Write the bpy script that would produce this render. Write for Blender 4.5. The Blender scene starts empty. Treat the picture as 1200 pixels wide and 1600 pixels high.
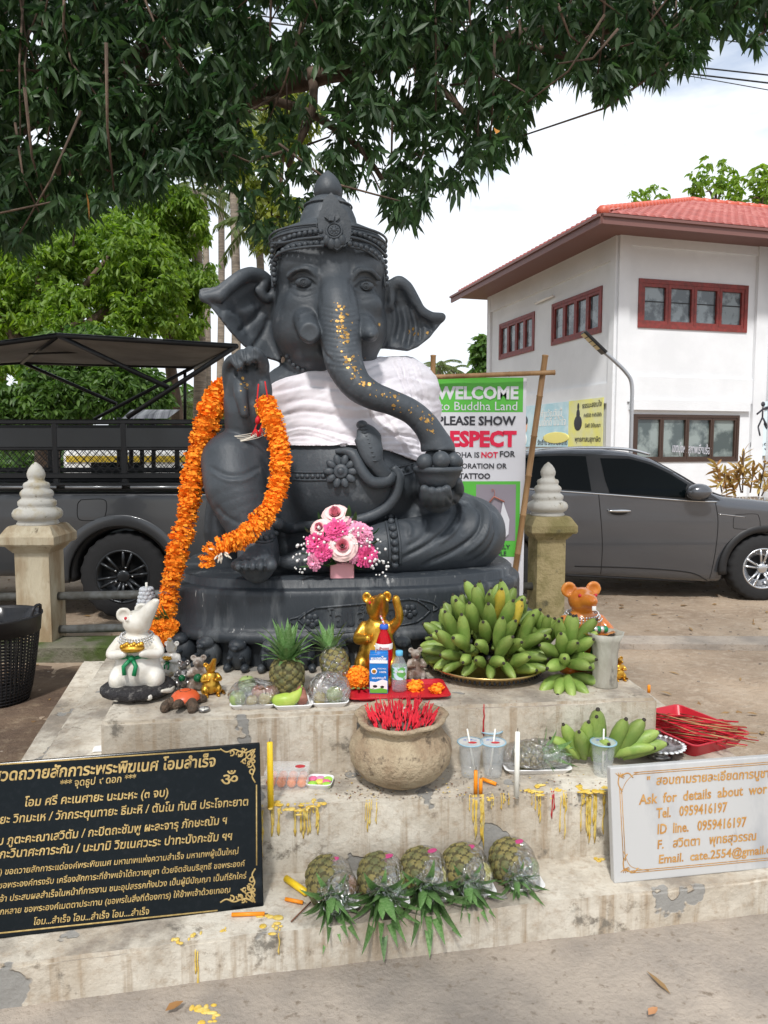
import bpy, bmesh, math, random
import numpy as np
import openvdb
from mathutils import Vector, Matrix, Euler
from mathutils.bvhtree import BVHTree
from math import radians, sin, cos, pi, atan2, sqrt

random.seed(7)
rng = np.random.default_rng(7)
scene = bpy.context.scene
COL = scene.collection

# ------------------------------------------------------------------ camera
CAMH = 1.62
PITCH = radians(5.05)
FPX = 1155.0                      # focal length in pixels of the 1200x1600 photograph
cam_d = bpy.data.cameras.new('camera')
cam = bpy.data.objects.new('camera', cam_d)
COL.objects.link(cam)
cam.location = (0, 0, CAMH)
cam.rotation_euler = (radians(90) - PITCH, 0, 0)
cam_d.sensor_fit = 'VERTICAL'
cam_d.sensor_height = 36.0
cam_d.lens = 36.0 * FPX / 1600.0
cam_d.clip_end = 3000
scene.camera = cam

# ------------------------------------------------------------------ exposure
scene.view_settings.view_transform = 'Standard'
scene.view_settings.look = 'None'
scene.view_settings.gamma = 1
scene.view_settings.exposure = 0.95
scene.view_settings.use_curve_mapping = False
scene.cycles.max_bounces = 8
scene.cycles.transparent_max_bounces = 12

# ------------------------------------------------------------------ sky
SUN_EL, SUN_AZ = radians(52), radians(190)     # azimuth clockwise from +Y
world = bpy.data.worlds.new('World')
scene.world = world
world.use_nodes = True
wn, wl = world.node_tree.nodes, world.node_tree.links
wn.clear()
wout = wn.new('ShaderNodeOutputWorld')
wbg = wn.new('ShaderNodeBackground')
sky = wn.new('ShaderNodeTexSky')
sky.sky_type = 'NISHITA'
sky.sun_disc = False
sky.sun_elevation = SUN_EL
sky.sun_rotation = SUN_AZ
sky.dust_density = 2.0
sky.air_density = 1.0
tc = wn.new('ShaderNodeTexCoord')
mp = wn.new('ShaderNodeMapping'); mp.inputs['Scale'].default_value = (1.0, 1.0, 3.2)
nz = wn.new('ShaderNodeTexNoise'); nz.inputs['Scale'].default_value = 2.2; nz.inputs['Detail'].default_value = 7; nz.inputs['Roughness'].default_value = .55
cr = wn.new('ShaderNodeValToRGB')
cr.color_ramp.elements[0].position = .36; cr.color_ramp.elements[0].color = (.30, .30, .30, 1)
cr.color_ramp.elements[1].position = .50; cr.color_ramp.elements[1].color = (1, 1, 1, 1)
mx = wn.new('ShaderNodeMixRGB'); mx.inputs['Color2'].default_value = (5.9, 6.2, 6.6, 1)
wl.new(tc.outputs['Generated'], mp.inputs[0]); wl.new(mp.outputs[0], nz.inputs['Vector'])
wl.new(nz.outputs['Fac'], cr.inputs[0]); wl.new(cr.outputs[0], mx.inputs['Fac'])
wl.new(sky.outputs[0], mx.inputs['Color1']); wl.new(mx.outputs[0], wbg.inputs['Color'])
wbg.inputs['Strength'].default_value = 0.095
wl.new(wbg.outputs[0], wout.inputs['Surface'])

sun_d = bpy.data.lights.new('sun', 'SUN')
sun_d.energy = 2.1
sun_d.angle = radians(6)
sun_d.color = (1, .97, .93)
sun = bpy.data.objects.new('sun', sun_d)
COL.objects.link(sun)
sd = Vector((sin(SUN_AZ) * cos(SUN_EL), cos(SUN_AZ) * cos(SUN_EL), sin(SUN_EL)))
sun.rotation_euler = (-sd).to_track_quat('-Z', 'Y').to_euler()

# ------------------------------------------------------------------ pixel -> world helpers (measuring only)
CP, SP = cos(PITCH), sin(PITCH)
def ray(u, v):
    x = (u - 600) / FPX; y = -(v - 800) / FPX
    return np.array([x, y * SP + CP, y * CP - SP])
def AZ(u, v, z):                   # point at height z
    d = ray(u, v); t = (z - CAMH) / d[2]
    return np.array([0, 0, CAMH]) + d * t
def AY(u, v, Y):                   # point at distance Y
    d = ray(u, v); return np.array([0, 0, CAMH]) + d * (Y / d[1])
def APL(u, v, p0, n):              # point on a plane
    d = ray(u, v); c = np.array([0, 0, CAMH]); n = np.asarray(n, float)
    return c + d * (np.dot(np.asarray(p0) - c, n) / np.dot(d, n))
def PX(Y): return Y / FPX          # metres per photograph pixel at distance Y
def proj(P):                       # world -> pixel, vectorised
    P = np.atleast_2d(P); x = P[:, 0]; y = P[:, 1]; z = P[:, 2] - CAMH
    f = y * CP - z * SP; up = y * SP + z * CP
    return 600 + FPX * x / f, 800 - FPX * up / f
YAW = radians(7)
SX0, SY0 = -.2, 3.78
def S(u, v, dz=0.0):               # statue frame: frontal plane turned 7 degrees, dz towards the viewer
    d = ray(u, v); t7 = math.tan(YAW)
    t = (SY0 - SX0 * t7 - dz) / (d[1] - t7 * d[0])
    return np.array([0, 0, CAMH]) + d * t

# ------------------------------------------------------------------ primitives -> (V, F)
def n3(a): a = np.asarray(a, float); return a / (np.linalg.norm(a) + 1e-12)
def rotm(rx=0, ry=0, rz=0): return np.array(Euler((rx, ry, rz)).to_matrix())
def frame(d):
    d = n3(d); a = np.array([0, 0, 1.]) if abs(d[2]) < .9 else np.array([1., 0, 0])
    x = n3(np.cross(a, d)); y = np.cross(d, x); return x, y, d
def box(c, s, R=None):
    v = np.array([[x, y, z] for x in (-.5, .5) for y in (-.5, .5) for z in (-.5, .5)]) * np.asarray(s)
    if R is not None: v = v @ np.asarray(R).T
    return v + np.asarray(c), [(0, 1, 3, 2), (4, 6, 7, 5), (0, 4, 5, 1), (2, 3, 7, 6), (0, 2, 6, 4), (1, 5, 7, 3)]
def rbox(c, s, b=.01, seg=2, R=None):
    bm = bmesh.new(); bmesh.ops.create_cube(bm, size=1)
    for q in bm.verts: q.co = Vector((q.co.x * s[0], q.co.y * s[1], q.co.z * s[2]))
    bmesh.ops.bevel(bm, geom=list(bm.edges), offset=min(b, min(s) * .45), segments=seg, affect='EDGES', profile=.5)
    v = np.array([q.co[:] for q in bm.verts]); bm.verts.index_update()
    f = [tuple(x.index for x in q.verts) for q in bm.faces]; bm.free()
    if R is not None: v = v @ np.asarray(R).T
    return v + np.asarray(c), f
def tube(pts, r, n=8, cap=True, flat=1.0, up=None):
    pts = np.asarray(pts, float); k = len(pts)
    r = np.full(k, r) if np.isscalar(r) else np.asarray(r, float)
    T = np.gradient(pts, axis=0); T /= (np.linalg.norm(T, axis=1)[:, None] + 1e-12)
    x, y, _ = frame(T[0])
    if up is not None:
        y = n3(np.asarray(up, float) - T[0] * np.dot(up, T[0])); x = np.cross(y, T[0])
    V = []; a = np.linspace(0, 2 * pi, n, endpoint=False)
    for i in range(k):
        x = n3(x - T[i] * np.dot(x, T[i])); y = np.cross(T[i], x)
        V.append(pts[i] + r[i] * (np.cos(a)[:, None] * x + flat * np.sin(a)[:, None] * y))
    V = np.concatenate(V); F = []
    for i in range(k - 1):
        for j in range(n):
            F.append((i * n + j, i * n + (j + 1) % n, (i + 1) * n + (j + 1) % n, (i + 1) * n + j))
    if cap:
        F.append(tuple(range(n - 1, -1, -1))); F.append(tuple((k - 1) * n + j for j in range(n)))
    return V, F
def smooth_path(pts, m=6):
    pts = np.asarray(pts, float); k = len(pts)
    if k < 3: return np.array([pts[0] + (pts[-1] - pts[0]) * t for t in np.linspace(0, 1, m + 1)])
    P = np.vstack([2 * pts[0] - pts[1], pts, 2 * pts[-1] - pts[-2]]); out = []
    for i in range(1, k):
        p0, p1, p2, p3 = P[i - 1], P[i], P[i + 1], P[i + 2]
        for t in np.linspace(0, 1, m, endpoint=False):
            out.append(.5 * ((2 * p1) + (-p0 + p2) * t + (2 * p0 - 5 * p1 + 4 * p2 - p3) * t * t + (-p0 + 3 * p1 - 3 * p2 + p3) * t ** 3))
    out.append(pts[-1]); return np.array(out)
def lathe(prof, c=(0, 0, 0), n=24, R=None, wob=None, cap=False):
    prof = np.asarray(prof, float); a = np.linspace(0, 2 * pi, n, endpoint=False); V = []
    for i, (r, z) in enumerate(prof):
        rr = r * (1 + (wob(a, i) if wob else 0))
        V.append(np.stack([rr * np.cos(a), rr * np.sin(a), np.full(n, z)], 1))
    V = np.concatenate(V); F = []; k = len(prof)
    for i in range(k - 1):
        for j in range(n): F.append((i * n + j, i * n + (j + 1) % n, (i + 1) * n + (j + 1) % n, (i + 1) * n + j))
    if cap and prof[0][0] > 1e-6: F.append(tuple(range(n - 1, -1, -1)))
    if cap and prof[-1][0] > 1e-6: F.append(tuple((k - 1) * n + j for j in range(n)))
    if R is not None: V = V @ np.asarray(R).T
    return V + np.asarray(c), F
def ball(c, r, n=12, m=8, R=None):
    r = np.broadcast_to(np.asarray(r, float), (3,)); th = np.linspace(0, pi, m + 1)
    V = [np.array([[0, 0, -1.]])]
    a = np.linspace(0, 2 * pi, n, endpoint=False)
    for t in th[1:-1]: V.append(np.stack([np.sin(t) * np.cos(a), np.sin(t) * np.sin(a), np.full(n, -np.cos(t))], 1))
    V.append(np.array([[0, 0, 1.]])); V = np.concatenate(V) * r; F = []
    for j in range(n): F.append((0, 1 + (j + 1) % n, 1 + j))
    for i in range(m - 2):
        for j in range(n): F.append((1 + i * n + j, 1 + i * n + (j + 1) % n, 1 + (i + 1) * n + (j + 1) % n, 1 + (i + 1) * n + j))
    b = 1 + (m - 2) * n; e = len(V) - 1
    for j in range(n): F.append((b + j, b + (j + 1) % n, e))
    if R is not None: V = V @ np.asarray(R).T
    return V + np.asarray(c), F
def prism(poly, o, ax, ay, az, t):          # 2D polygon in the plane o+ax*x+ay*y, thickened by t along az
    P = np.asarray(poly, float); ax, ay, az = map(np.asarray, (ax, ay, az))
    a = np.asarray(o) + P[:, :1] * ax + P[:, 1:2] * ay; n = len(P)
    V = np.vstack([a, a + az * t]); F = [tuple(range(n - 1, -1, -1)), tuple(range(n, 2 * n))]
    for i in range(n): F.append((i, (i + 1) % n, n + (i + 1) % n, n + i))
    return V, F
def grid(fn, us, vs):
    V = [fn(u, v) for v in vs for u in us]; n = len(us); F = []
    for i in range(len(vs) - 1):
        for j in range(n - 1): F.append((i * n + j, i * n + j + 1, (i + 1) * n + j + 1, (i + 1) * n + j))
    return np.array(V, float), F
def xf(vf, R=None, t=None, s=None):
    V = np.asarray(vf[0], float)
    if s is not None: V = V * np.asarray(s)
    if R is not None: V = V @ np.asarray(R).T
    if t is not None: V = V + np.asarray(t)
    return V, vf[1]

class MB:
    def __init__(s): s.V = []; s.F = []; s.n = 0; s.mi = []; s.sm = []
    def add(s, vf, mi=0, smooth=True):
        V, F = vf; s.V.append(np.asarray(V, float))
        for f in F: s.F.append(tuple(i + s.n for i in f))
        s.mi += [mi] * len(F); s.sm += [smooth] * len(F); s.n += len(V); return s
    def mesh(s, name, mats, org=(0, 0, 0)):
        me = bpy.data.meshes.new(name)
        V = (np.concatenate(s.V) if s.V else np.zeros((0, 3))) - np.asarray(org)
        me.from_pydata(V.tolist(), [], s.F)
        for m in mats: me.materials.append(m)
        me.polygons.foreach_set('material_index', s.mi)
        me.polygons.foreach_set('use_smooth', s.sm)
        me.update(); return me
def raw_mesh(name, V, F, mats, org=(0, 0, 0), smooth=True):
    me = bpy.data.meshes.new(name)
    me.from_pydata((np.asarray(V) - np.asarray(org)).tolist(), [], [tuple(int(i) for i in f) for f in F])
    for m in mats: me.materials.append(m)
    me.polygons.foreach_set('use_smooth', [smooth] * len(me.polygons)); me.update(); return me

# ------------------------------------------------------------------ objects
ORG = {}
def _tag(o, label=None, cat=None, group=None, kind=None):
    if label: o['label'] = label
    if cat: o['category'] = cat
    if group: o['group'] = group
    if kind: o['kind'] = kind
    return o
def thing(name, label, cat, loc, group=None, kind=None):
    o = bpy.data.objects.new(name, None); COL.objects.link(o); o.location = tuple(float(x) for x in loc)
    o.empty_display_size = .1
    ORG[o.name] = np.asarray(loc, float); return _tag(o, label, cat, group, kind)
def lst(m): return m if isinstance(m, (list, tuple)) else [m]
def part(name, mb, mats, parent, label=None, kind=None):
    org = ORG[parent.name]
    me = mb.mesh(name, lst(mats), org) if isinstance(mb, MB) else mb
    o = bpy.data.objects.new(name, me); COL.objects.link(o); o.parent = parent; ORG[o.name] = org
    return _tag(o, label, None, None, kind)
def piece(name, me, parent, loc, rot=None, sc=None, label=None):   # shares mesh data; loc in world
    o = bpy.data.objects.new(name, me); COL.objects.link(o); o.parent = parent
    p = np.asarray(loc, float) - ORG[parent.name]; ORG[o.name] = np.asarray(loc, float)
    M = Matrix.Identity(3) if rot is None else Matrix(np.asarray(rot).tolist())
    M = M.to_4x4(); M.translation = Vector(p.tolist())
    o.matrix_basis = M
    if sc is not None: o.scale = (sc, sc, sc) if np.isscalar(sc) else tuple(float(x) for x in sc)
    return _tag(o, label)
def solo(name, mb, mats, label, cat, loc, group=None, kind=None):
    me = mb.mesh(name, lst(mats), loc) if isinstance(mb, MB) else mb
    o = bpy.data.objects.new(name, me); COL.objects.link(o); o.location = tuple(float(x) for x in loc)
    ORG[o.name] = np.asarray(loc, float); return _tag(o, label, cat, group, kind)
def struct(name, mb, mats, loc=(0, 0, 0)):
    return solo(name, mb, mats, None, None, loc, None, 'structure')

# ------------------------------------------------------------------ materials
MATS = {}
def mat(name, col, rough=.6, metal=0, col2=None, scale=8, detail=5, lo=.4, hi=.6, bump=0, bscale=None,
        col3=None, s3=20, lo3=.6, hi3=.68, trans=0, ior=1.45, coat=0, rand=0, alpha=1, stretch=None, sss=0, spec=None, coords='Object', sheen=0):
    if name in MATS: return MATS[name]
    m = bpy.data.materials.new(name); m.use_nodes = True; MATS[name] = m
    N, L = m.node_tree.nodes, m.node_tree.links; b = N['Principled BSDF']
    c4 = lambda c: (c[0], c[1], c[2], 1)
    b.inputs['Base Color'].default_value = c4(col); b.inputs['Roughness'].default_value = rough
    b.inputs['Metallic'].default_value = metal; b.inputs['Transmission Weight'].default_value = trans
    b.inputs['IOR'].default_value = ior; b.inputs['Coat Weight'].default_value = coat
    b.inputs['Alpha'].default_value = alpha
    if spec is not None: b.inputs['Specular IOR Level'].default_value = spec
    if sss: b.inputs['Subsurface Weight'].default_value = sss; b.inputs['Subsurface Scale'].default_value = .02
    vec = None
    if col2 or col3 or bump:
        t = N.new('ShaderNodeTexCoord'); vec = t.outputs['Object' if coords == 'World' else coords]
        if coords == 'World':
            g = N.new('ShaderNodeNewGeometry'); vec = g.outputs['Position']
        if stretch:
            q = N.new('ShaderNodeMapping'); q.inputs['Scale'].default_value = stretch; L.new(vec, q.inputs[0]); vec = q.outputs[0]
    cur = None
    def noise(sc, det=5):
        n = N.new('ShaderNodeTexNoise'); n.inputs['Scale'].default_value = sc; n.inputs['Detail'].default_value = det
        n.inputs['Roughness'].default_value = .6; L.new(vec, n.inputs['Vector']); return n.outputs['Fac']
    def mixin(cur, base, c, fac, lo, hi):
        r = N.new('ShaderNodeMapRange'); r.inputs['From Min'].default_value = lo; r.inputs['From Max'].default_value = hi
        L.new(fac, r.inputs['Value']); x = N.new('ShaderNodeMixRGB'); L.new(r.outputs[0], x.inputs['Fac'])
        x.inputs['Color1'].default_value = c4(base); x.inputs['Color2'].default_value = c4(c)
        if cur: L.new(cur, x.inputs['Color1'])
        return x.outputs[0]
    if col2: cur = mixin(cur, col, col2, noise(scale, detail), lo, hi)
    if col3: cur = mixin(cur, col, col3, noise(s3, 6), lo3, hi3)
    if rand:
        oi = N.new('ShaderNodeObjectInfo'); h = N.new('ShaderNodeHueSaturation')
        r = N.new('ShaderNodeMapRange'); r.inputs['To Min'].default_value = 1 - rand; r.inputs['To Max'].default_value = 1 + rand
        L.new(oi.outputs['Random'], r.inputs['Value']); L.new(r.outputs[0], h.inputs['Value'])
        h.inputs['Color'].default_value = c4(col)
        if cur: L.new(cur, h.inputs['Color'])
        cur = h.outputs[0]
    if cur: L.new(cur, b.inputs['Base Color'])
    if bump:
        bn = N.new('ShaderNodeBump'); bn.inputs['Strength'].default_value = bump; bn.inputs['Distance'].default_value = .02
        L.new(noise(bscale or scale * 4, 6), bn.inputs['Height']); L.new(bn.outputs[0], b.inputs['Normal'])
    return m

# ------------------------------------------------------------------ signed distance field sculpting
class Field:
    def __init__(s, lo, hi, h):
        s.lo = np.asarray(lo, float); s.h = h
        s.dim = np.ceil((np.asarray(hi) - s.lo) / h).astype(int) + 1
        s.A = np.full(s.dim, .3, np.float32)
        s.ax = [s.lo[i] + np.arange(s.dim[i]) * h for i in range(3)]
    def sub(s, lo, hi):
        a = np.clip(np.floor((np.asarray(lo) - s.lo) / s.h).astype(int), 0, s.dim - 1)
        b = np.clip(np.ceil((np.asarray(hi) - s.lo) / s.h).astype(int) + 1, 1, s.dim)
        sl = tuple(slice(a[i], b[i]) for i in range(3))
        X = s.ax[0][sl[0]][:, None, None].astype(np.float32); Y = s.ax[1][sl[1]][None, :, None].astype(np.float32); Z = s.ax[2][sl[2]][None, None, :].astype(np.float32)
        return sl, X, Y, Z
    def union(s, sl, d, k=.0):
        a = s.A[sl]
        if k > 0:
            h = np.clip(k - np.abs(a - d), 0, None) / k; s.A[sl] = np.minimum(a, d) - h * h * k * .25
        else: s.A[sl] = np.minimum(a, d)
    def cut(s, sl, d, k=.0):
        a = s.A[sl]; d = -d
        if k > 0:
            h = np.clip(k - np.abs(a - d), 0, None) / k; s.A[sl] = np.maximum(a, d) + h * h * k * .25
        else: s.A[sl] = np.maximum(a, d)
    def ell(s, c, r, k=.03, R=None, cut=False):
        c = np.asarray(c); r = np.broadcast_to(np.asarray(r, float), (3,)); m = (max(r) if R is not None else r) + k + .03
        sl, X, Y, Z = s.sub(c - m, c + m); X = X - c[0]; Y = Y - c[1]; Z = Z - c[2]
        if R is not None:
            R = np.asarray(R); X, Y, Z = (R[0, 0] * X + R[1, 0] * Y + R[2, 0] * Z, R[0, 1] * X + R[1, 1] * Y + R[2, 1] * Z, R[0, 2] * X + R[1, 2] * Y + R[2, 2] * Z)
        k0 = np.sqrt((X / r[0]) ** 2 + (Y / r[1]) ** 2 + (Z / r[2]) ** 2)
        k1 = np.sqrt((X / r[0] ** 2) ** 2 + (Y / r[1] ** 2) ** 2 + (Z / r[2] ** 2) ** 2) + 1e-6
        d = k0 * (k0 - 1) / k1
        (s.cut if cut else s.union)(sl, d.astype(np.float32), k)
    def cap(s, a, b, ra, rb=None, k=.02, cut=False):
        rb = ra if rb is None else rb; a = np.asarray(a, float); b = np.asarray(b, float); m = max(ra, rb) + k + .03
        sl, X, Y, Z = s.sub(np.minimum(a, b) - m, np.maximum(a, b) + m); ab = b - a; L = float(np.dot(ab, ab)) + 1e-9
        X = X - a[0]; Y = Y - a[1]; Z = Z - a[2]
        t = np.clip((X * ab[0] + Y * ab[1] + Z * ab[2]) / L, 0, 1)
        d = np.sqrt((X - t * ab[0]) ** 2 + (Y - t * ab[1]) ** 2 + (Z - t * ab[2]) ** 2) - (ra + (rb - ra) * t)
        (s.cut if cut else s.union)(sl, d.astype(np.float32), k)
    def path(s, pts, rs, k=.02, m=4, cut=False):
        P = smooth_path(pts, m); n = len(pts)
        rs = np.full(n, rs) if np.isscalar(rs) else np.asarray(rs, float)
        R = np.interp(np.linspace(0, n - 1, len(P)), np.arange(n), rs)
        # one exact min over all segments, then a single smooth union
        m0 = R.max() + k + .03; sl, X, Y, Z = s.sub(P.min(0) - m0, P.max(0) + m0); D = None
        for i in range(len(P) - 1):
            a, b = P[i], P[i + 1]; ab = b - a; L = float(np.dot(ab, ab)) + 1e-9
            x = X - a[0]; y = Y - a[1]; z = Z - a[2]; t = np.clip((x * ab[0] + y * ab[1] + z * ab[2]) / L, 0, 1)
            d = np.sqrt((x - t * ab[0]) ** 2 + (y - t * ab[1]) ** 2 + (z - t * ab[2]) ** 2) - (R[i] + (R[i + 1] - R[i]) * t)
            D = d if D is None else np.minimum(D, d)
        (s.cut if cut else s.union)(sl, D.astype(np.float32), k)
    def extract(s):
        g = openvdb.FloatGrid(.3); g.copyFromArray(np.ascontiguousarray(s.A))
        P, T, Q = g.convertToPolygons(isovalue=0.0, adaptivity=0.0) if False else g.convertToPolygons(0.0)[:3] if False else _poly(g)
        return s.lo + P * s.h, [tuple(f[::-1]) for f in T.tolist()] + [tuple(f) for f in Q.tolist()]
def _poly(g):
    r = g.convertToPolygons(isovalue=0.0, adaptivity=0.0)
    if len(r) == 3: return r
    return r[0], np.zeros((0, 3), int), r[1]
def poly_sdf(px, py, poly):
    poly = np.asarray(poly, float); d = None; sgn = None; n = len(poly)
    for i in range(n):
        a = poly[i]; b = poly[i - 1]; e = b - a; wx = px - a[0]; wy = py - a[1]
        t = np.clip((wx * e[0] + wy * e[1]) / (e @ e + 1e-12), 0, 1)
        q = (wx - e[0] * t) ** 2 + (wy - e[1] * t) ** 2
        d = q if d is None else np.minimum(d, q)
        c1 = py >= a[1]; c2 = py < b[1]; c3 = e[0] * wy > e[1] * wx
        flip = (c1 & c2 & c3) | (~c1 & ~c2 & ~c3); s1 = np.where(flip, -1., 1.)
        sgn = s1 if sgn is None else sgn * s1
    return sgn * np.sqrt(d)
def vnormals(V, F):
    me = bpy.data.meshes.new('tmp'); me.from_pydata(np.asarray(V).tolist(), [], F)
    N = np.empty(len(V) * 3); me.vertices.foreach_get('co', N)
    nn = np.array([x.vector[:] for x in me.vertex_normals]); bpy.data.meshes.remove(me); return nn
def strokes(V, N, L):
    """relief carved or raised on the outward faces seen from the front: (points in photo px, width px, depth m)"""
    u, v = proj(V); cdir = np.array([0, 0, CAMH]) - V; cdir /= np.linalg.norm(cdir, axis=1)[:, None]
    fr = np.clip((N * cdir).sum(1) * 2.5, 0, 1); D = np.zeros(len(V))
    for pts, w, dep in L:
        P = smooth_path([(a, b, 0) for a, b in pts], 5)[:, :2]; dd = np.full(len(V), 1e9)
        bb = (u > P[:, 0].min() - 3 * w) & (u < P[:, 0].max() + 3 * w) & (v > P[:, 1].min() - 3 * w) & (v < P[:, 1].max() + 3 * w)
        I = np.where(bb)[0]; uu = u[I]; vv = v[I]; q = np.full(len(I), 1e9); tt = np.zeros(len(I)); k = len(P) - 1
        for i in range(k):
            a, b = P[i], P[i + 1]; e = b - a; t = np.clip(((uu - a[0]) * e[0] + (vv - a[1]) * e[1]) / (e @ e + 1e-9), 0, 1)
            d2 = (uu - a[0] - t * e[0]) ** 2 + (vv - a[1] - t * e[1]) ** 2; better = d2 < q
            q = np.where(better, d2, q); tt = np.where(better, (i + t) / k, tt)
        D[I] += dep * np.exp(-q / (2 * (w * .5) ** 2)) * np.clip(np.minimum(tt, 1 - tt) * 8 + .15, 0, 1)
    return V + N * (D * fr)[:, None]
def text_mesh(body, size=1.0, extrude=0.0, shear=0.0, offset=0.0, res=2, font=None):
    c = bpy.data.curves.new('lettering', 'FONT'); c.body = body; c.size = size; c.extrude = extrude; c.shear = shear
    c.offset = offset; c.resolution_u = res
    o = bpy.data.objects.new('lettering', c); COL.objects.link(o)
    dg = bpy.context.evaluated_depsgraph_get(); m = bpy.data.meshes.new_from_object(o.evaluated_get(dg))
    V = np.array([q.co[:] for q in m.vertices]) if len(m.vertices) else np.zeros((0, 3)); F = [tuple(p.vertices) for p in m.polygons]
    bpy.data.objects.remove(o); bpy.data.curves.remove(c); bpy.data.meshes.remove(m)
    return V, F
def text_on(mb, body, p0, p1, height, nrm, extrude=.002, offset=0.0, shear=0.0, mi=0, lift=0.0, res=2):
    """lettering between two world points of a baseline; height = letter size"""
    V, F = text_mesh(body, 1.0, 0, shear, offset, res)
    if not len(V): return
    p0 = np.asarray(p0); p1 = np.asarray(p1); ax = n3(p1 - p0); az = n3(nrm); ay = np.cross(az, ax)
    x0, x1 = V[:, 0].min(), V[:, 0].max(); sx = np.linalg.norm(p1 - p0) / (x1 - x0)
    W = p0 + ((V[:, :1] - x0) * sx) * ax + (V[:, 1:2] * height) * ay + az * lift
    if extrude > 0:
        n = len(W); W2 = np.vstack([W, W + az * extrude]); F2 = [tuple(i + n for i in f) for f in F]
        E = {}
        for f in F:
            for a, b in zip(f, f[1:] + f[:1]): E[(a, b)] = 1
        side = [(a, b, b + n, a + n) for (a, b) in E if (b, a) not in E]
        mb.add((W2, F2 + side), mi, False)
    else: mb.add((W, F), mi, False)
# ================================================================== MATERIALS
m_dirt = mat('sandy_soil', (.40, .31, .225), .95, col2=(.27, .20, .14), scale=.9, lo=.38, hi=.62, bump=1, bscale=26, col3=(.42, .34, .26), s3=14, lo3=.48, hi3=.75, coords='World')
m_path = mat('path_concrete', (.40, .34, .28), .9, col2=(.27, .235, .20), scale=3, lo=.4, hi=.62, bump=.5, bscale=60, col3=(.20, .16, .12), s3=35, lo3=.58, hi3=.72, coords='World')
m_stone = mat('dark_statue_stone', (.034, .041, .049), .50, col2=(.060, .070, .081), scale=3.0, lo=.32, hi=.66, bump=.16, bscale=50, col3=(.13, .14, .15), s3=11, lo3=.60, hi3=.78, coords='World', spec=.45)
m_stone2 = mat('dark_pedestal_stone', (.030, .036, .043), .45, col2=(.16, .17, .175), scale=9, lo=.54, hi=.78, bump=.2, bscale=40, col3=(.32, .32, .31), s3=30, lo3=.655, hi3=.70, coords='World', spec=.45, stretch=(1, 1, .22))
m_gold = mat('gold_leaf', (.52, .31, .09), .45, metal=.6, col2=(.30, .17, .05), scale=60)
m_cloth = mat('white_cloth', (.74, .715, .755), .9, col2=(.62, .59, .63), scale=4, lo=.4, hi=.65, coords='World', bump=.12, bscale=500)
def plinth_material():
    m = bpy.data.materials.new('weathered_white_plaster'); m.use_nodes = True; MATS['plaster'] = m
    N, L = m.node_tree.nodes, m.node_tree.links; b = N['Principled BSDF']; b.inputs['Roughness'].default_value = .9
    g = N.new('ShaderNodeNewGeometry'); pos = g.outputs['Position']
    def nz(sc, det=6, ro=.6, st=None):
        v = pos
        if st: q = N.new('ShaderNodeMapping'); q.inputs['Scale'].default_value = st; L.new(pos, q.inputs[0]); v = q.outputs[0]
        n = N.new('ShaderNodeTexNoise'); n.inputs['Scale'].default_value = sc; n.inputs['Detail'].default_value = det; n.inputs['Roughness'].default_value = ro
        L.new(v, n.inputs['Vector']); return n.outputs['Fac']
    def mr(v, a, c, lo=0., hi=1.):
        r = N.new('ShaderNodeMapRange'); r.inputs['From Min'].default_value = a; r.inputs['From Max'].default_value = c
        r.inputs['To Min'].default_value = lo; r.inputs['To Max'].default_value = hi; L.new(v, r.inputs['Value']); return r.outputs[0]
    def mul(a, c):
        x = N.new('ShaderNodeMath'); x.operation = 'MULTIPLY'; L.new(a, x.inputs[0])
        if isinstance(c, float): x.inputs[1].default_value = c
        else: L.new(c, x.inputs[1])
        return x.outputs[0]
    def mx(f, a, c):
        x = N.new('ShaderNodeMixRGB'); L.new(f, x.inputs['Fac'])
        for k, s in ((1, a), (2, c)):
            if isinstance(s, tuple): x.inputs[k].default_value = (*s, 1)
            else: L.new(s, x.inputs[k])
        return x.outputs[0]
    c = mx(mr(nz(2.2), .38, .62), (.62, .575, .49), (.42, .36, .28))
    c = mx(mul(mr(nz(5.5, 6, .7), .5, .66), .55), c, (.30, .25, .19))
    c = mx(mul(mr(nz(28, 8, .7), .50, .66), .65), c, (.36, .28, .20))                 # fine dirt speckle
    sep = N.new('ShaderNodeSeparateXYZ'); L.new(g.outputs['Normal'], sep.inputs[0])
    side = mr(sep.outputs[2], .3, .7, 1., 0.); top = mr(sep.outputs[2], .3, .7)
    st = mul(mul(mr(nz(1.0, 4, .6, (26, 26, 1.6)), .52, .68), side), .75)                # vertical run stains
    c = mx(st, c, (.30, .22, .14))
    big = mul(mr(nz(2.3, 6, .7), .46, .60), top)                                      # grime lying on the treads
    c = mx(mul(big, .8), c, (.20, .17, .14))
    blk = mul(mr(nz(7, 7, .7), .60, .68), .8); c = mx(blk, c, (.13, .12, .10))
    peel = mr(nz(4.2, 4, .5), .625, .635); c = mx(peel, c, (.27, .26, .24))              # plaster flaked off to the render
    L.new(c, b.inputs['Base Color'])
    bp = N.new('ShaderNodeBump'); bp.inputs['Strength'].default_value = .7; bp.inputs['Distance'].default_value = .006
    ad = N.new('ShaderNodeMath'); ad.operation = 'SUBTRACT'; L.new(nz(60, 6), ad.inputs[0]); L.new(peel, ad.inputs[1])
    L.new(ad.outputs[0], bp.inputs['Height']); L.new(bp.outputs[0], b.inputs['Normal']); return m
m_plaster = plinth_material()

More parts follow.
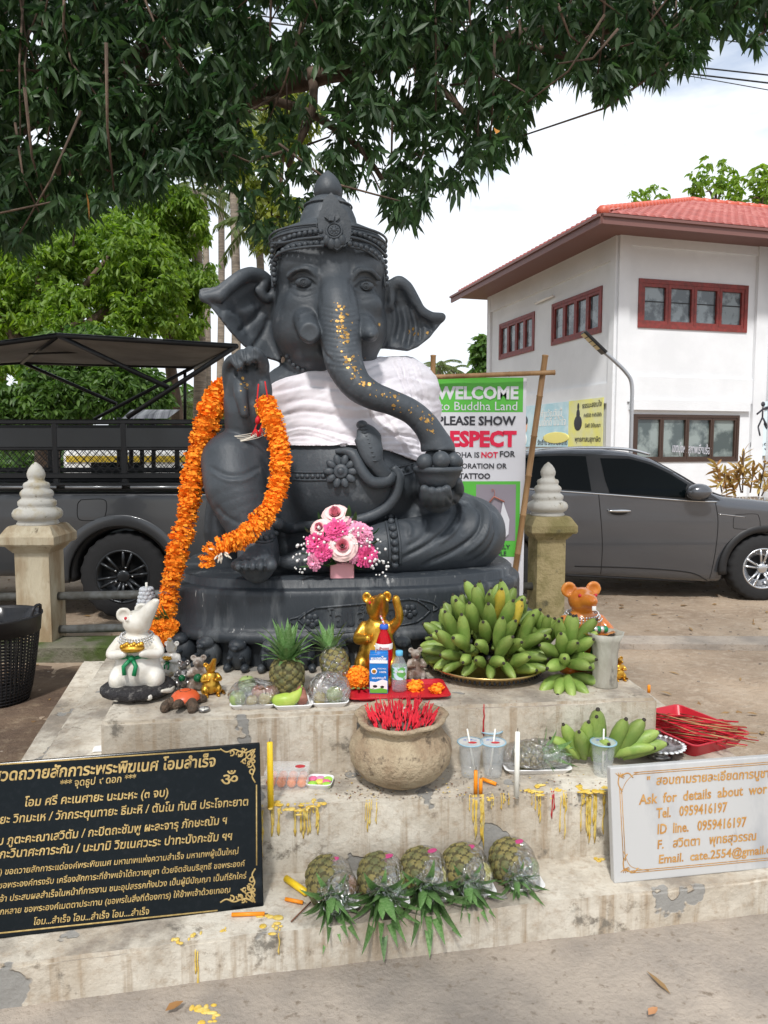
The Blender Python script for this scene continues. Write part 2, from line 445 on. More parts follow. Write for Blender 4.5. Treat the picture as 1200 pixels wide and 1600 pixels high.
# ================================================================== GROUND
gm = MB(); gm.add(box((0, 400, -.25), (1600, 1000, .5)), 0, False)
m_far = m_dirt
ground = struct('ground', gm, m_far)
from mathutils import noise as mnoise
def hgt(x, y):
    n = mnoise.noise(Vector((x * 1.1, y * 1.1, 0))) * .018 + mnoise.noise(Vector((x * 4, y * 4, 3))) * .010 + mnoise.noise(Vector((x * 13, y * 13, 9))) * .006
    return .03 + n
xs = np.arange(-6, 9.01, .05); ys = np.arange(1.2, 9.5, .05)
V, F = grid(lambda x, y: (x, y, hgt(x, y)), xs, ys)
struct('soil', MB().add((V, F), 0, True), m_dirt)
# concrete path in front of the steps
pm = MB(); pm.add(prism([(-5, -6), (6, -6), (6, 3.0), (1.5, 2.62), (-2.2, 1.95), (-5, 1.55)], (0, 0, .0), (1, 0, 0), (0, 1, 0), (0, 0, 1), .062), 0, False)
struct('path', pm, m_path)
Z0 = .062
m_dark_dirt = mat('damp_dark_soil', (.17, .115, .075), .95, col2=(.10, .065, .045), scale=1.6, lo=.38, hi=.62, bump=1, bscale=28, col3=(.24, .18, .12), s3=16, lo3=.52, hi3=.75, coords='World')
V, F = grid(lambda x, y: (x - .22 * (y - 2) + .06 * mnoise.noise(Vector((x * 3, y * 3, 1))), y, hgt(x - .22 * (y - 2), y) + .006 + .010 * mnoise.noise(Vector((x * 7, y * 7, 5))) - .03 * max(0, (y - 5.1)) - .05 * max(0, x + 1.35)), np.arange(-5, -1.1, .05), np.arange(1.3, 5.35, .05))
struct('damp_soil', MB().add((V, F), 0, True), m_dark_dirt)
# ================================================================== STEPPED PLINTH
def step(poly, z0, z1, seed, bev=.012):
    bm = bmesh.new(); n = len(poly)
    lo = [bm.verts.new((x, y, z0)) for x, y in poly]; hi = [bm.verts.new((x, y, z1)) for x, y in poly]
    bm.faces.new(hi); bm.faces.new(lo[::-1])
    for i in range(n): bm.faces.new((lo[i], lo[(i + 1) % n], hi[(i + 1) % n], hi[i]))
    bmesh.ops.bevel(bm, geom=[e for e in bm.edges if (e.verts[0].co.z > z1 - .001 and e.verts[1].co.z > z1 - .001) or abs(e.verts[0].co.z - e.verts[1].co.z) > .01], offset=bev, segments=2, affect='EDGES')
    x0 = min(p[0] for p in poly); x1 = max(p[0] for p in poly)
    for x in np.arange(x0 + .03, x1, .035):
        bmesh.ops.bisect_plane(bm, geom=bm.verts[:] + bm.edges[:] + bm.faces[:], plane_co=(x, 0, 0), plane_no=(1, 0, 0))
    for z in np.arange(z0 + .04, z1 - .02, .04):
        bmesh.ops.bisect_plane(bm, geom=bm.verts[:] + bm.edges[:] + bm.faces[:], plane_co=(0, 0, z), plane_no=(0, 0, 1))
    for q in bm.verts:
        p = q.co; k = Vector((p.x * 5, p.y * 5, p.z * 5 + seed)); k2 = Vector((p.x * 22, p.y * 22, p.z * 22 + seed))
        q.co += Vector((0, mnoise.noise(k) * .006 + mnoise.noise(k2) * .003, (mnoise.noise(k + Vector((9, 0, 0))) * .004 + mnoise.noise(k2 + Vector((9, 0, 0))) * .003) if p.z > z0 + .01 else 0))
    V = np.array([q.co[:] for q in bm.verts]); bm.verts.index_update(); F = [tuple(x.index for x in q.verts) for q in bm.faces]; bm.free()
    return V, F
ZA, ZB, ZC = .19, .4275, .654
plinth = thing('stepped_plinth', 'weathered cream plaster platform of three steps carrying the dark elephant-headed statue', 'platform', (0, 3.2, 0))
part('lower_step', MB().add(step([(-1.36, 1.87), (-.377, 2.06), (.738, 2.251), (1.75, 2.43), (1.45, 4.95), (-2.02, 4.85)], .0, ZA, 1), 0, False), m_plaster, plinth)
part('middle_step', MB().add(step([(-1.23, 2.275), (-.40, 2.36), (.791, 2.48), (1.40, 2.54), (1.15, 4.75), (-1.69, 4.66)], .1, ZB, 5), 0, False), m_plaster, plinth)
part('top_step', MB().add(step([(-.999, 2.524), (1.057, 2.775), (.80, 4.6), (-1.34, 4.5)], .3, ZC, 11), 0, False), m_plaster, plinth)

# ================================================================== STATUE
HH = .0072
BF = Field((-1.06, 2.98, .98), (.60, 4.30, 2.86), HH)
k1 = PX(3.78)
def r(px, dz=0): return px * PX(3.78 - dz)
# torso
torso = []
def tor(c, rr, k=.06): torso.append((c, rr, k)); BF.ell(c, rr, k)
tor(S(560, 838, -.05), (r(175), .33, r(62)), .04)
tor(S(541, 748, .06), (r(116), .33, r(97)), .05)
tor(S(546, 650, .0), (r(118), .29, r(88)), .10)
tor(S(470, 618, -.03), (r(52), .17, r(48)), .06)
tor(S(624, 616, -.04), (r(50), .17, r(50)), .06)
# his left arm under the cloth, forearm to the bowl
armL = [S(640, 610, -.02), S(655, 680, -.02), S(654, 735, .05), S(676, 762, .28), S(684, 778, .42)]
BF.path(armL, [r(36), r(32), r(30), r(24), r(22)], .03)
# his right arm
BF.path([S(450, 612, -.04), S(425, 690, -.06), S(398, 742, .0)], [r(40), r(34), r(30)], .03)
BF.path([S(398, 742, .0), S(388, 700, .17), S(381, 662, .27)], [r(30), r(31), r(27)], .03)
# raised knee leg (picture left)
BF.path([S(470, 812, .02), S(415, 770, .12), S(366, 725, .27)], [r(60), r(52), r(44)], .03)
BF.path([S(363, 722, .30), S(368, 762, .36), S(386, 812, .41), S(402, 848, .43), S(404, 872, .44)], [r(43), r(42), r(33), r(28), r(28)], .02)
BF.path([S(352, 775, .10), S(350, 830, .12), S(356, 878, .12)], [r(26), r(30), r(26)], .02)
# foot and toes
BF.path([S(404, 868, .44), S(402, 884, .55)], [r(27), r(23)], .015)
BF.ell(S(396, 882, .56), (r(30), .08, r(12)), .02)
for u0, rr in ((373, 8), (384, 8.5), (395, 9), (407, 9.5), (423, 12)):
    BF.path([S(u0, 880, .60), S(u0, 884 - rr * .3, .66), S(u0, 890 - rr * .5, .70)], [r(rr * .8, .6), r(rr * .72, .6), r(rr * .80, .6)], .003)
# folded leg (picture right)
BF.path([S(610, 815, .02), S(680, 812, .08), S(735, 828, .14)], [r(55), r(54), r(50)], .04)
BF.ell(S(733, 833, .16), (r(55), .24, r(53)), .03)
BF.path([S(728, 846, .22), S(660, 851, .33), S(612, 856, .36)], [r(46), r(42), r(38)], .03)
BF.path([S(612, 852, .36), S(570, 860, .38), S(520, 870, .41), S(476, 878, .43)], [r(34), r(32), r(22), r(17)], .02)
for i, u0 in enumerate((444, 455, 464)): BF.path([S(476, 878, .43), S(u0, 878 - i * 5, .45 - i * .05)], [r(14), r(9)], .01)
# neck, head
BF.ell(S(515, 575, -.03), (r(66), .2, r(50)), .05)
BF.ell(S(517, 438, -.01), (r(86), .285, r(86)), .03)
BF.ell(S(514, 500, .015), (r(83), .265, r(76)), .06)
BF.ell(S(476, 516, .11), (r(42), .14, r(42)), .08)
BF.ell(S(558, 518, .11), (r(40), .14, r(40)), .08)
BF.ell(S(474, 412, .13), (r(34), .105, r(28)), .05)
BF.ell(S(568, 416, .12), (r(28), .10, r(27)), .05)
BF.ell(S(474, 476, .19), (r(26), .06, r(20)), .03)
BF.ell(S(572, 478, .19), (r(24), .06, r(20)), .03)
# eye sockets
BF.ell(S(474, 441, .31), (r(30), .052, r(15)), .04, cut=True)
BF.ell(S(571, 446, .31), (r(24), .052, r(15)), .04, cut=True)
# brow ridges
BF.path([S(450, 432, .215), S(462, 422, .255), S(480, 419, .27), S(497, 432, .265)], r(3), .03)
BF.path([S(550, 434, .265), S(562, 422, .27), S(580, 423, .25), S(593, 436, .21)], r(3), .03)
# trunk
TR = [(522, 425, .19, 22), (524, 450, .235, 27), (527, 473, .285, 31), (530, 497, .32, 32), (533, 535, .36, 31.5), (538, 567, .41, 29), (556, 600, .46, 24),
      (582, 618, .48, 21), (612, 629, .48, 19), (642, 643, .47, 19), (663, 662, .465, 20), (676, 682, .46, 21.5), (682, 695, .455, 23)]
BF.path([S(a, b, c) for a, b, c, d in TR], [r(d, .4) for *_, d in TR], .03, m=5)
tp = S(683, 705, .455); BF.path([S(680, 692, .455), S(684, 702, .455)], [r(22, .4), r(27, .4)], .01)
BF.ell(S(686, 722, .455), (r(40), .2, r(17)), .006, cut=True)
# tusks
BF.path([S(477, 500, .25), S(484, 520, .385)], [r(17), r(15)], .014)
BF.ell(S(485.5, 522, .455), (r(30), .045, r(30)), .006, cut=True)
BF.path([S(567, 508, .25), S(578, 521, .38)], [r(16), r(12)], .016)
BF.path([S(577, 520, .36), S(580, 524, .43)], [r(13), r(5)], .01)
# mouth / chin
BF.ell(S(507, 560, .12), (r(46), .12, r(20)), .04)
# ears: thick shells from their outlines
def ear(poly, dz0, slope, rim, folds, curl):
    P3 = np.array([S(a, b, 0) for a, b in poly]); lo = P3.min(0) - .1; hi = P3.max(0) + .1; lo[1] = 3.3; hi[1] = 4.25
    sl, X, Y, Z = BF.sub(lo, hi)
    c7, s7 = cos(YAW), sin(YAW)
    # statue frame: a along the front plane, q towards the viewer
    def ab(P): P = np.asarray(P); return (P[..., 0] - SX0) * c7 + (P[..., 1] - SY0) * s7
    A = (X - SX0) * c7 + (Y - SY0) * s7; Q = (X - SX0) * s7 - (Y - SY0) * c7
    poly2 = [(float(ab(p)), float(p[2])) for p in P3]
    d2 = poly_sdf(A, Z + 0 * A, poly2)
    x0 = poly2[-1][0]
    q0 = dz0 + slope * np.abs(A - x0) + .03 * np.sin((A - x0) * 14) * 1.0
    dish = .045 * np.clip(-d2 / .10, 0, 1)
    dd = np.maximum(d2 + .012, np.abs(Q - q0 + dish) - .026)
    BF.union(sl, dd.astype(np.float32), .03)
    BF.path([S(a, b, dz0 + slope * abs(float(ab(S(a, b))) - x0) + .03 * sin((float(ab(S(a, b))) - x0) * 14) + .01) for a, b in rim], [r(w) for w in curl], .018)
earL = [(436, 440), (422, 431), (412, 425), (394, 423), (377, 428), (359, 442), (342, 456), (321, 458), (314, 463), (316, 474), (335, 495), (359, 526), (380, 547), (405, 561), (440, 570), (455, 500)]
ear(earL, .02, .30, [(430, 455), (418, 466), (408, 456), (414, 436), (394, 428), (376, 434), (358, 448), (341, 461), (319, 465)], None, [6, 7, 8, 9, 10, 10, 9, 9, 7])
earR = [(600, 452), (608, 443), (615, 435), (625, 434), (640, 446), (650, 463), (660, 481), (674, 490), (692, 491), (696, 497), (688, 512), (671, 533), (653, 547), (636, 554), (615, 551), (590, 547)]
ear(earR, .0, .18, [(603, 480), (611, 474), (610, 452), (622, 441), (636, 449), (646, 466), (657, 486), (672, 495), (689, 496)], None, [6, 7, 9, 9, 8, 8, 8, 8, 7])
# raised hand
BF.ell(S(384, 628, .29), (r(31), .075, r(40)), .02); BF.ell(S(384, 596, .32), (r(27), .06, r(34)), .02)
BF.path([S(360, 610, .29), S(356, 576, .33), S(365, 562, .38), S(374, 572, .42)], [r(9.5), r(8), r(7.6), r(6.5)], .003)
BF.path([S(374, 605, .30), S(371, 566, .35), S(379, 554, .40), S(386, 564, .43)], [r(9.5), r(8), r(7.6), r(6.5)], .003)
BF.path([S(390, 602, .30), S(386, 562, .35), S(391, 549, .40), S(398, 560, .43)], [r(9.5), r(8), r(7.6), r(6.5)], .003)
BF.path([S(404, 605, .30), S(410, 572, .36), S(403, 556, .41), S(399, 549, .43)], [r(12), r(10), r(9), r(6)], .008)
BF.path([S(376, 592, .34), S(376, 616, .385), S(382, 646, .40)], [r(9), r(9.5), r(6)], .008)
BF.path([S(408, 590, .33), S(412, 615, .35), S(404, 650, .33)], [r(12), r(12), r(13)], .01)
BF.path([S(384, 660, .28), S(384, 645, .29)], [r(26), r(28)], .02)
# bowl hand
BF.ell(S(684, 774, .42), (r(27), .09, r(17)), .015)
for i, (a, b) in enumerate(((664, 776), (676, 779), (688, 779), (699, 776))):
    BF.path([S(a, b + 8, .44), S(a, b + 2, .54), S(a - 1, b - 12, .57)], [r(9, .5), r(8.5, .5), r(7, .5)], .006)
BF.path([S(706, 778, .42), S(715, 766, .46), S(714, 752, .50)], [r(11), r(9.5), r(7)], .01)
Vb, Fb = BF.extract(); Nb = vnormals(Vb, Fb)
# carved relief
L = []
for i, t in enumerate(np.linspace(0, 1, 13)):                                       # trunk creases
    vv = 478 + t * 92; w = 30 + (i % 3); L.append(([(500 + 6 * t, vv), (530 + 5 * t, vv + 5), (560 + 2 * t, vv)], 1.9, -.0032))
for (a, b, c, d) in ((560, 570, 541, 612), (578, 590, 560, 628), (600, 603, 588, 644), (622, 608, 610, 650), (646, 618, 628, 658), (668, 632, 642, 672)): L.append(([(a, b), ((a + c) / 2 + 3, (b + d) / 2 + 2), (c, d)], 2, -.0025))
L += [([(500, 392), (498, 420), (498, 455), (500, 480)], 6, -.006), ([(546, 392), (549, 420), (549, 450), (553, 480)], 6, -.006)]
# eyelids
L += [([(450, 441), (460, 434), (474, 431), (488, 435), (498, 446)], 3.0, .008), ([(452, 443), (464, 450), (480, 452), (497, 447)], 2.6, .006), ([(446, 428), (458, 419), (476, 416), (492, 424), (500, 440)], 3, -.005),
      ([(452, 455), (466, 464), (484, 463), (496, 455)], 3, -.005),
      ([(551, 448), (561, 438), (574, 436), (584, 441), (590, 447)], 3.0, .008), ([(552, 451), (563, 457), (578, 456), (588, 449)], 2.6, .006), ([(548, 440), (558, 424), (575, 420), (588, 428), (594, 440)], 3, -.005),
      ([(553, 460), (566, 469), (582, 466), (590, 458)], 3, -.005)]
# face/tusk folds
L += [([(466, 496), (462, 510), (467, 528), (482, 536)], 3, -.006), ([(466, 496), (478, 489), (494, 493)], 3, .005), ([(556, 500), (566, 494), (584, 500), (590, 515)], 3, .005), ([(500, 535), (506, 552), (520, 566)], 4, -.008)]
# ear folds
for P in ([(335, 470), (362, 470), (392, 452), (404, 448)], [(345, 490), (370, 490), (400, 480)]): L.append((P, 14, .012))
for P in ([(372, 520), (395, 500), (412, 480)], [(395, 545), (412, 520), (422, 495)], [(360, 485), (380, 500), (392, 530)]): L.append((P, 7, -.012))
for P in ([(620, 470), (626, 500), (618, 535)], [(632, 468), (642, 505), (636, 545)], [(642, 478), (656, 510), (655, 535)], [(655, 497), (670, 508), (676, 520)]): L.append((P, 6, -.014))
for P in ([(614, 478), (616, 505), (610, 540)], [(627, 480), (634, 510), (628, 545)], [(640, 480), (650, 512), (646, 540)]): L.append((P, 5, .010))
# trouser folds on the folded knee
for P, w, d in (([(700, 775), (712, 792), (700, 822), (670, 850), (625, 875)], 5, -.016), ([(735, 779), (752, 800), (745, 832), (712, 860), (660, 884)], 5, -.018), ([(704, 777), (722, 795), (714, 825), (684, 852)], 4, .010),
                ([(742, 781), (763, 802), (757, 838), (728, 866)], 4, .010), ([(712, 773), (736, 784), (748, 800)], 4, -.010), ([(650, 800), (668, 812), (660, 838), (630, 858)], 5, -.010), ([(770, 810), (775, 835), (760, 862), (735, 880)], 4, -.009),
                ([(622, 812), (640, 822), (640, 840)], 5, .008), ([(326, 728), (352, 742), (380, 742), (406, 730)], 5, -.007), ([(326, 735), (352, 750), (382, 750), (404, 738)], 4, .005), ([(337, 790), (352, 806), (378, 820)], 5, -.006)):
    L.append((P, w, d))
for u0 in (378.5, 389.5, 401, 414): L.append(([(u0, 872), (u0, 882), (u0 - .5, 896)], 2.4, -.012))
for a in ((367, 585), (382, 578), (398, 574)): L.append(([(a[0] - 1, a[1] - 34), (a[0] + 1, a[1] - 12), (a[0] + 2, a[1] + 4)], 2.8, -.016))
Vb = strokes(Vb, Nb, L)
stx = S(543, 900, 0); stx[2] = 1.04
statue = thing('elephant_deity_statue', 'large dark grey seated elephant-headed deity statue on rounded pedestal, wrapped in white cloth', 'statue', (stx[0], stx[1], 1.04))
part('body', raw_mesh('body', Vb, Fb, [m_stone], ORG[statue.name]), None, statue)
BV = BVHTree.FromPolygons(Vb.tolist(), Fb)
CAMV = Vector((0, 0, CAMH))
def hit(u, v, off=0.0, tree=None):
    d = Vector(ray(u, v).tolist()).normalized(); h = (tree or BV).ray_cast(CAMV, d)
    if h[0] is None: return None, None
    n = h[1] if h[1].dot(d) < 0 else -h[1]
    return np.array(h[0] + n * off), np.array(n)
def along(pts, off=0.0, step_px=3.0, tree=None):
    P = smooth_path([(a, b, 0) for a, b in pts], 12)[:, :2]; out = []; last = None
    for a, b in P:
        if last is not None and math.hypot(a - last[0], b - last[1]) < step_px: continue
        h, n = hit(a, b, off, tree)
        if h is None: continue
        out.append(h); last = (a, b)
    return out
# eyes
for (u0, v0, s) in ((475, 442, 1), (571, 447.5, .92)):
    e = MB(); h, n = hit(u0, v0, .005)
    e.add(ball(h, (.040 * s, .022, .024 * s), 16, 10)); f = n3(np.array([0, 0, CAMH]) - h)
    c = h + f * .021; x, y, z = frame(f)
    for rr, w in ((.017, .0022), (.010, .002)):
        a = np.linspace(0, 2 * pi, 19); e.add(tube([c + rr * s * (cos(t) * x + sin(t) * y) - f * rr * .12 for t in a], w, 6, False))
    e.add(ball(c, .005, 8, 6)); part('eye', e, m_stone, statue)
# crown
cr0 = S(513, 380, -.02)
def prof(L): return [(rr * k1, S(513, vv, 0)[2]) for rr, vv in L]
c = MB(); cc = np.array([cr0[0], cr0[1], 0])
lp = [(80, 396), (85, 392), (88, 386), (88, 379), (83, 374), (74, 366), (60, 359), (48, 354), (44, 349), (42, 340), (38, 330), (33, 320), (27, 312), (23, 309), (19.5, 307.5)]
c.add(xf(lathe([(a / k1 * k1, b) for a, b in prof(lp)], (0, 0, 0), 56), s=(1, .98, 1), t=cc))
part('crown', c, m_stone, statue)
c = MB(); lp2 = [(18, 308), (21, 303), (21.8, 297), (20.5, 289), (17, 281), (12, 274), (7, 269), (1, 264)]
c.add(lathe(prof(lp2), cc, 36)); part('crown_finial', c, m_stone, statue)
CT = MB();
for rr, vv in ((88.5, 383), (89, 375)):
    z = S(513, vv)[2]; a = np.linspace(0, 2 * pi, 49); CT.add(tube([cc + np.array([rr * k1 * cos(t), rr * k1 * sin(t) * .98, z]) for t in a], .006, 6, False))
for rr, vv in ((44, 352), (36, 322)):
    z = S(513, vv)[2]; a = np.linspace(0, 2 * pi, 49); CT.add(tube([cc + np.array([rr * k1 * cos(t), rr * k1 * sin(t), z]) for t in a], .005, 6, False))
part('crown_rim', CT, m_stone, statue)
bead = MB().add(ball((0, 0, 0), 1, 10, 7)).mesh('bead', [m_stone])
def beads(pts, rad_px, spacing, depth_fn=None, tree=None, off=0):
    P = smooth_path([(a, b, 0) for a, b in pts], 14)[:, :2]; last = None
    for a, b in P:
        if last is not None and math.hypot(a - last[0], b - last[1]) < spacing: continue
        if depth_fn: h = depth_fn(a, b)
        else: h, n = hit(a, b, off, tree)
        if h is None: continue
        piece('bead', bead, statue, h, sc=rad_px * k1); last = (a, b)
def crown_pt(extra):
    def f(a, b):
        R = (88 + extra) * k1; x = (a - 513) * k1 * .985
        if abs(x) > R: x = math.copysign(R, x)
        return S(a, b, .02 + sqrt(max(R * R - x * x, 0)) * .98)
    return f
beads([(431, 383), (445, 374), (465, 367), (488, 363), (505, 362)], 3.8, 7.6, crown_pt(1))
beads([(545, 362), (562, 366), (580, 374), (594, 383), (601, 392)], 3.8, 7.6, crown_pt(1))
beads([(429, 438), (428, 424), (430, 409), (437, 396), (450, 388), (470, 383), (494, 380), (504, 380)], 4.2, 8.2, crown_pt(3))
beads([(546, 381), (560, 384), (576, 390), (590, 400), (599, 414), (603, 430), (604, 446)], 4.2, 8.2, crown_pt(6))
beads([(428, 376), (425, 392), (425, 410), (427, 430), (431, 450)], 3.8, 7.8, lambda a, b: S(a, b, .07))
beads([(600, 384), (602, 400), (602, 416), (602, 436), (600, 450)], 3.8, 7.8, lambda a, b: S(a, b, .07))
for P in ([(424, 380), (445, 379), (468, 374), (505, 370)], [(545, 370), (566, 375), (586, 384), (601, 398)], [(426, 450), (425, 420), (430, 402), (445, 392), (475, 386.5), (506, 384)], [(546, 385), (570, 391), (588, 404), (598, 422), (602, 450)]):
    T = [crown_pt(6)(a, b) for a, b in smooth_path([(x, y, 0) for x, y in P], 6)[:, :2]]; part('crown_rim', MB().add(tube(T, .0065, 6)), m_stone, statue)
# crown front ornament
def orn(poly, dz, th, tilt=0): return prism([((a - 524) * k1 * .95, (365 - b) * k1 * .95) for a, b in poly], S(524, 365, dz), (cos(YAW), sin(YAW), 0), n3((0, .16 + tilt, 1)), (sin(YAW), -cos(YAW), .1), th)
o = MB()
o.add(orn([(517, 307), (527, 318), (533, 330), (541, 336), (545, 350), (547, 362), (545, 378), (534, 388), (526, 394), (517, 388), (507, 382), (500, 370), (497, 352), (499, 340), (503, 332), (506, 318)], .27, .035), 0, False)
o.add(orn([(517, 318), (525, 330), (530, 342), (521, 352), (508, 342), (511, 328)], .305, .014), 0, False)
o.add(orn([(518, 328), (523, 338), (521, 347), (514, 347), (513, 338)], .32, .012), 0, False)
sz = lambda a, b, dz: S(a, b, dz) + np.array([0, .16 * (365 - b) * k1, 0])
for rr in (12, 8): o.add(tube([sz(522 + rr * cos(t), 360 + rr * sin(t), .315) for t in np.linspace(0, 2 * pi, 25)], .0055, 6, False))
o.add(ball(sz(522, 360, .31), .016, 10, 8))
for i in range(8): t = i * pi / 4; o.add(ball(sz(522 + 5.5 * cos(t), 360 + 5.5 * sin(t), .315), .0085, 8, 6))
for i, (a, b) in enumerate([(500, 372), (498, 362), (498, 351), (500, 341), (503, 331), (508, 322), (514, 314), (524, 317), (530, 326), (536, 334), (541, 342), (544, 352), (546, 363), (545, 374), (537, 382)]):
    o.add(tube([sz(a + 4 * cos(t), b + 4 * sin(t), .30) for t in np.linspace(0, 5, 10)], .0045, 5))
for a0 in (-.9, -.3, .3, .9): o.add(ball(sz(522 + 15 * sin(a0), 366 + 16 * cos(a0), .305), (.020, .014, .026), 10, 8))
part('crown_ornament', o, m_stone, statue)
# sash cloth over chest and shoulder
CF = Field((-.75, 3.2, 1.45), (.35, 4.3, 2.2), .0062)
for (c0, rr, kk) in torso[1:]: CF.ell(c0, np.asarray(rr) + .021, kk + .03)
CF.path(armL[:3], [r(35) + .018, r(31) + .018, r(24)], .09)
ph = np.meshgrid(*CF.ax, indexing='ij')
pu, pv = proj(np.stack([a.ravel() for a in ph], 1)); pu = pu.reshape(CF.A.shape); pv = pv.reshape(CF.A.shape)
clipP = [(410, 604), (430, 594), (452, 588), (503, 569), (545, 563), (600, 556), (634, 551), (650, 556), (690, 570), (725, 600), (735, 660), (706, 712), (653, 722), (628, 712), (603, 705), (560, 697), (500, 697), (436, 697), (420, 660)]
dc = poly_sdf(pu, pv, clipP) * k1
CF.A = np.maximum(CF.A, dc.astype(np.float32)); del ph, pu, pv
Vc, Fc = CF.extract(); Nc = vnormals(Vc, Fc)
L = []
fr_ = random.Random(3)
for i in range(11):
    t = (i + fr_.uniform(-.4, .4)) / 10; y0 = 596 + t * 92; x1 = 690 - 10 * t; y1 = 560 + t * 150
    pts = [(418 + 22 * t + fr_.uniform(-4, 4), y0), (480, y0 - 6 - 10 * (1 - t) + fr_.uniform(-3, 3)), (560, (y0 + y1) / 2 + 2 + fr_.uniform(-5, 5)), (630, y1 - 6 + fr_.uniform(-4, 4)), (x1, y1 + 8)]
    L.append((pts, fr_.uniform(2.6, 6), (.007 if i % 2 else -.010) * fr_.uniform(.4, 1.3)))
for pts in ([(640, 556), (655, 590), (668, 640), (672, 700)], [(625, 556), (640, 600), (655, 650), (658, 712)], [(612, 560), (628, 590), (640, 620)], [(436, 690), (500, 690), (600, 699), (652, 715)], [(596, 640), (620, 680), (640, 712)], [(575, 640), (600, 670), (640, 690)]):
    L.append((pts, 3.4, -.008)); L.append(([(a + 5, b + 1) for a, b in pts], 3.4, .007))
Vc = strokes(Vc, Nc, L); Vc = Vc + Nc * np.array([mnoise.noise(Vector((p[0] * 6, p[1] * 6, p[2] * 14))) * .008 - abs(mnoise.noise(Vector((p[0] * 3.2, p[1] * 3, (p[2] - p[0] * .28) * 15)))) * .013 - abs(mnoise.noise(Vector((p[0] * 7 + 5, p[1] * 6, (p[2] - p[0] * .5) * 34)))) * .006 for p in Vc])[:, None]
cb = S(560, 700, 0)
solo('draped_cloth', raw_mesh('draped_cloth', Vc, Fc, [m_cloth], cb), None, 'creased white cloth wrapped across the chest and one shoulder of the dark statue', 'cloth', cb)
# belt with flower clasp
hp = along([(436, 742), (460, 744), (490, 745), (515, 744)], .0)
for dv in (-6, 6): part('belt_rim', MB().add(tube(along([(432, 740 + dv), (470, 744 + dv), (512, 744 + dv)], .002), .0045, 6)), m_stone, statue)
beads([(436, 742), (470, 744), (508, 744)], 3.6, 7.4)
for dv in (-7, 7): part('belt_rim', MB().add(tube(along([(615, 738 + dv), (634, 734 + dv), (652, 728 + dv)], .004), .0045, 6)), m_stone, statue)
beads([(618, 738), (634, 734), (650, 728)], 4.5, 9)
h, n = hit(533, 737, .012); x, y, z = frame(n); y = n3(np.array([0, 0, 1]) - n * n[2]); x = np.cross(y, n)
fl = MB(); fl.add(lathe([(.035, 0), (.034, .01), (.028, .016), (.02, .014), (.016, .02), (.008, .026), (.001, .027)], h, 24, np.stack([x, y, n], 1)))
for i in range(10):
    t = i * 2 * pi / 10; d = cos(t) * x + sin(t) * y; e = -sin(t) * x + cos(t) * y
    fl.add(ball(h + d * .055, (.027, .0175, .011), 12, 8, np.stack([d, e, n], 1)))
part('belt_flower', fl, m_stone, statue)
# cobra belt
def off(pts, dd): return [hit(a, b, d)[0] for (a, b), d in zip(pts, dd) if hit(a, b, d)[0] is not None]
sn = MB()
P = off([(525, 708), (540, 708), (553, 715), (565, 738), (580, 753), (600, 752), (608, 742)], [.012, .018, .02, .02, .024, .028, .02])
sn.add(tube(smooth_path(P, 6), np.interp(np.linspace(0, 1, len(smooth_path(P, 6))), [0, .3, 1], [.010, .026, .03]), 12))
P = off([(610, 731), (618, 745), (616, 768), (604, 788), (584, 802), (560, 810), (530, 815), (500, 818)], [.02, .022, .02, .015, .012, .01, .01, .01])
sn.add(tube(smooth_path(P, 6), np.interp(np.linspace(0, 1, len(smooth_path(P, 6))), [0, .15, .5, 1], [.018, .030, .026, .024]), 12))
P = off([(600, 745), (590, 735), (580, 722), (573, 705), (569, 690), (563, 676)], [.03, .034, .045, .055, .065, .075])
Q = smooth_path(P, 6); sn.add(tube(Q, np.interp(np.linspace(0, 1, len(Q)), [0, .3, .5, .75, .92, 1], [.032, .036, .055, .064, .042, .03]), 14, True, .45, up=(.1, -1, .1)))
hd, nn = hit(562, 671, .085); sn.add(ball(hd + np.array([0, .02, -.006]), (.027, .036, .022), 14, 10))
for k in range(9):
    a, b = 563 + k * 2.1, 683 + k * 5.2; q = hit(a, b, .088 - k * .004)[0]
    if q is not None: sn.add(tube([q + np.array([-.022, .004, 0]), q + np.array([0, -.012, 0]), q + np.array([.022, .004, 0])], .0028, 5))
part('cobra', sn, m_stone, statue)
part('cobra', MB().add(tube(smooth_path(off([(426, 820), (450, 822), (480, 820), (500, 818)], [.02, .02, .01, .01]), 5), .026, 12)), m_stone, statue)
# anklets
for P in ([(609, 806), (614, 830), (617, 856), (617, 882)],):
    beads(P, 5.2, 9.5, off=.004)
    for dx in (-8, 8): part('anklet', MB().add(tube(along([(a + dx, b) for a, b in P], .002), .007, 6)), m_stone, statue)
beads([(398, 838), (412, 840), (424, 838), (432, 832)], 4.0, 8, off=.002)
part('anklet', MB().add(tube(along([(378, 836), (398, 845), (415, 847), (430, 841)], .002), .007, 6)), m_stone, statue)
beads([(450, 556), (456, 566), (466, 574), (480, 580)], 4, 8, off=.002)
# bowl of sweets
bw = MB(); bc = S(684, 742, .47)
bw.add(lathe([(.02, -.075), (.055, -.07), (.085, -.045), (.098, -.015), (.106, .012), (.113, .016), (.113, .034), (.104, .038), (.09, .03), (.0, .03)], bc, 32)); part('bowl', bw, m_stone, statue)
for a, b, dz, rr in ((664, 722, .53, 13), (689, 719, .55, 14), (708, 720, .50, 12.5), (676, 714, .46, 13), (700, 711, .44, 13), (714, 722, .44, 10)):
    q = MB(); q.add(ball(S(a, b, dz), rr * k1 * .9, 16, 12)); part('sweet_ball', q, m_stone, statue)
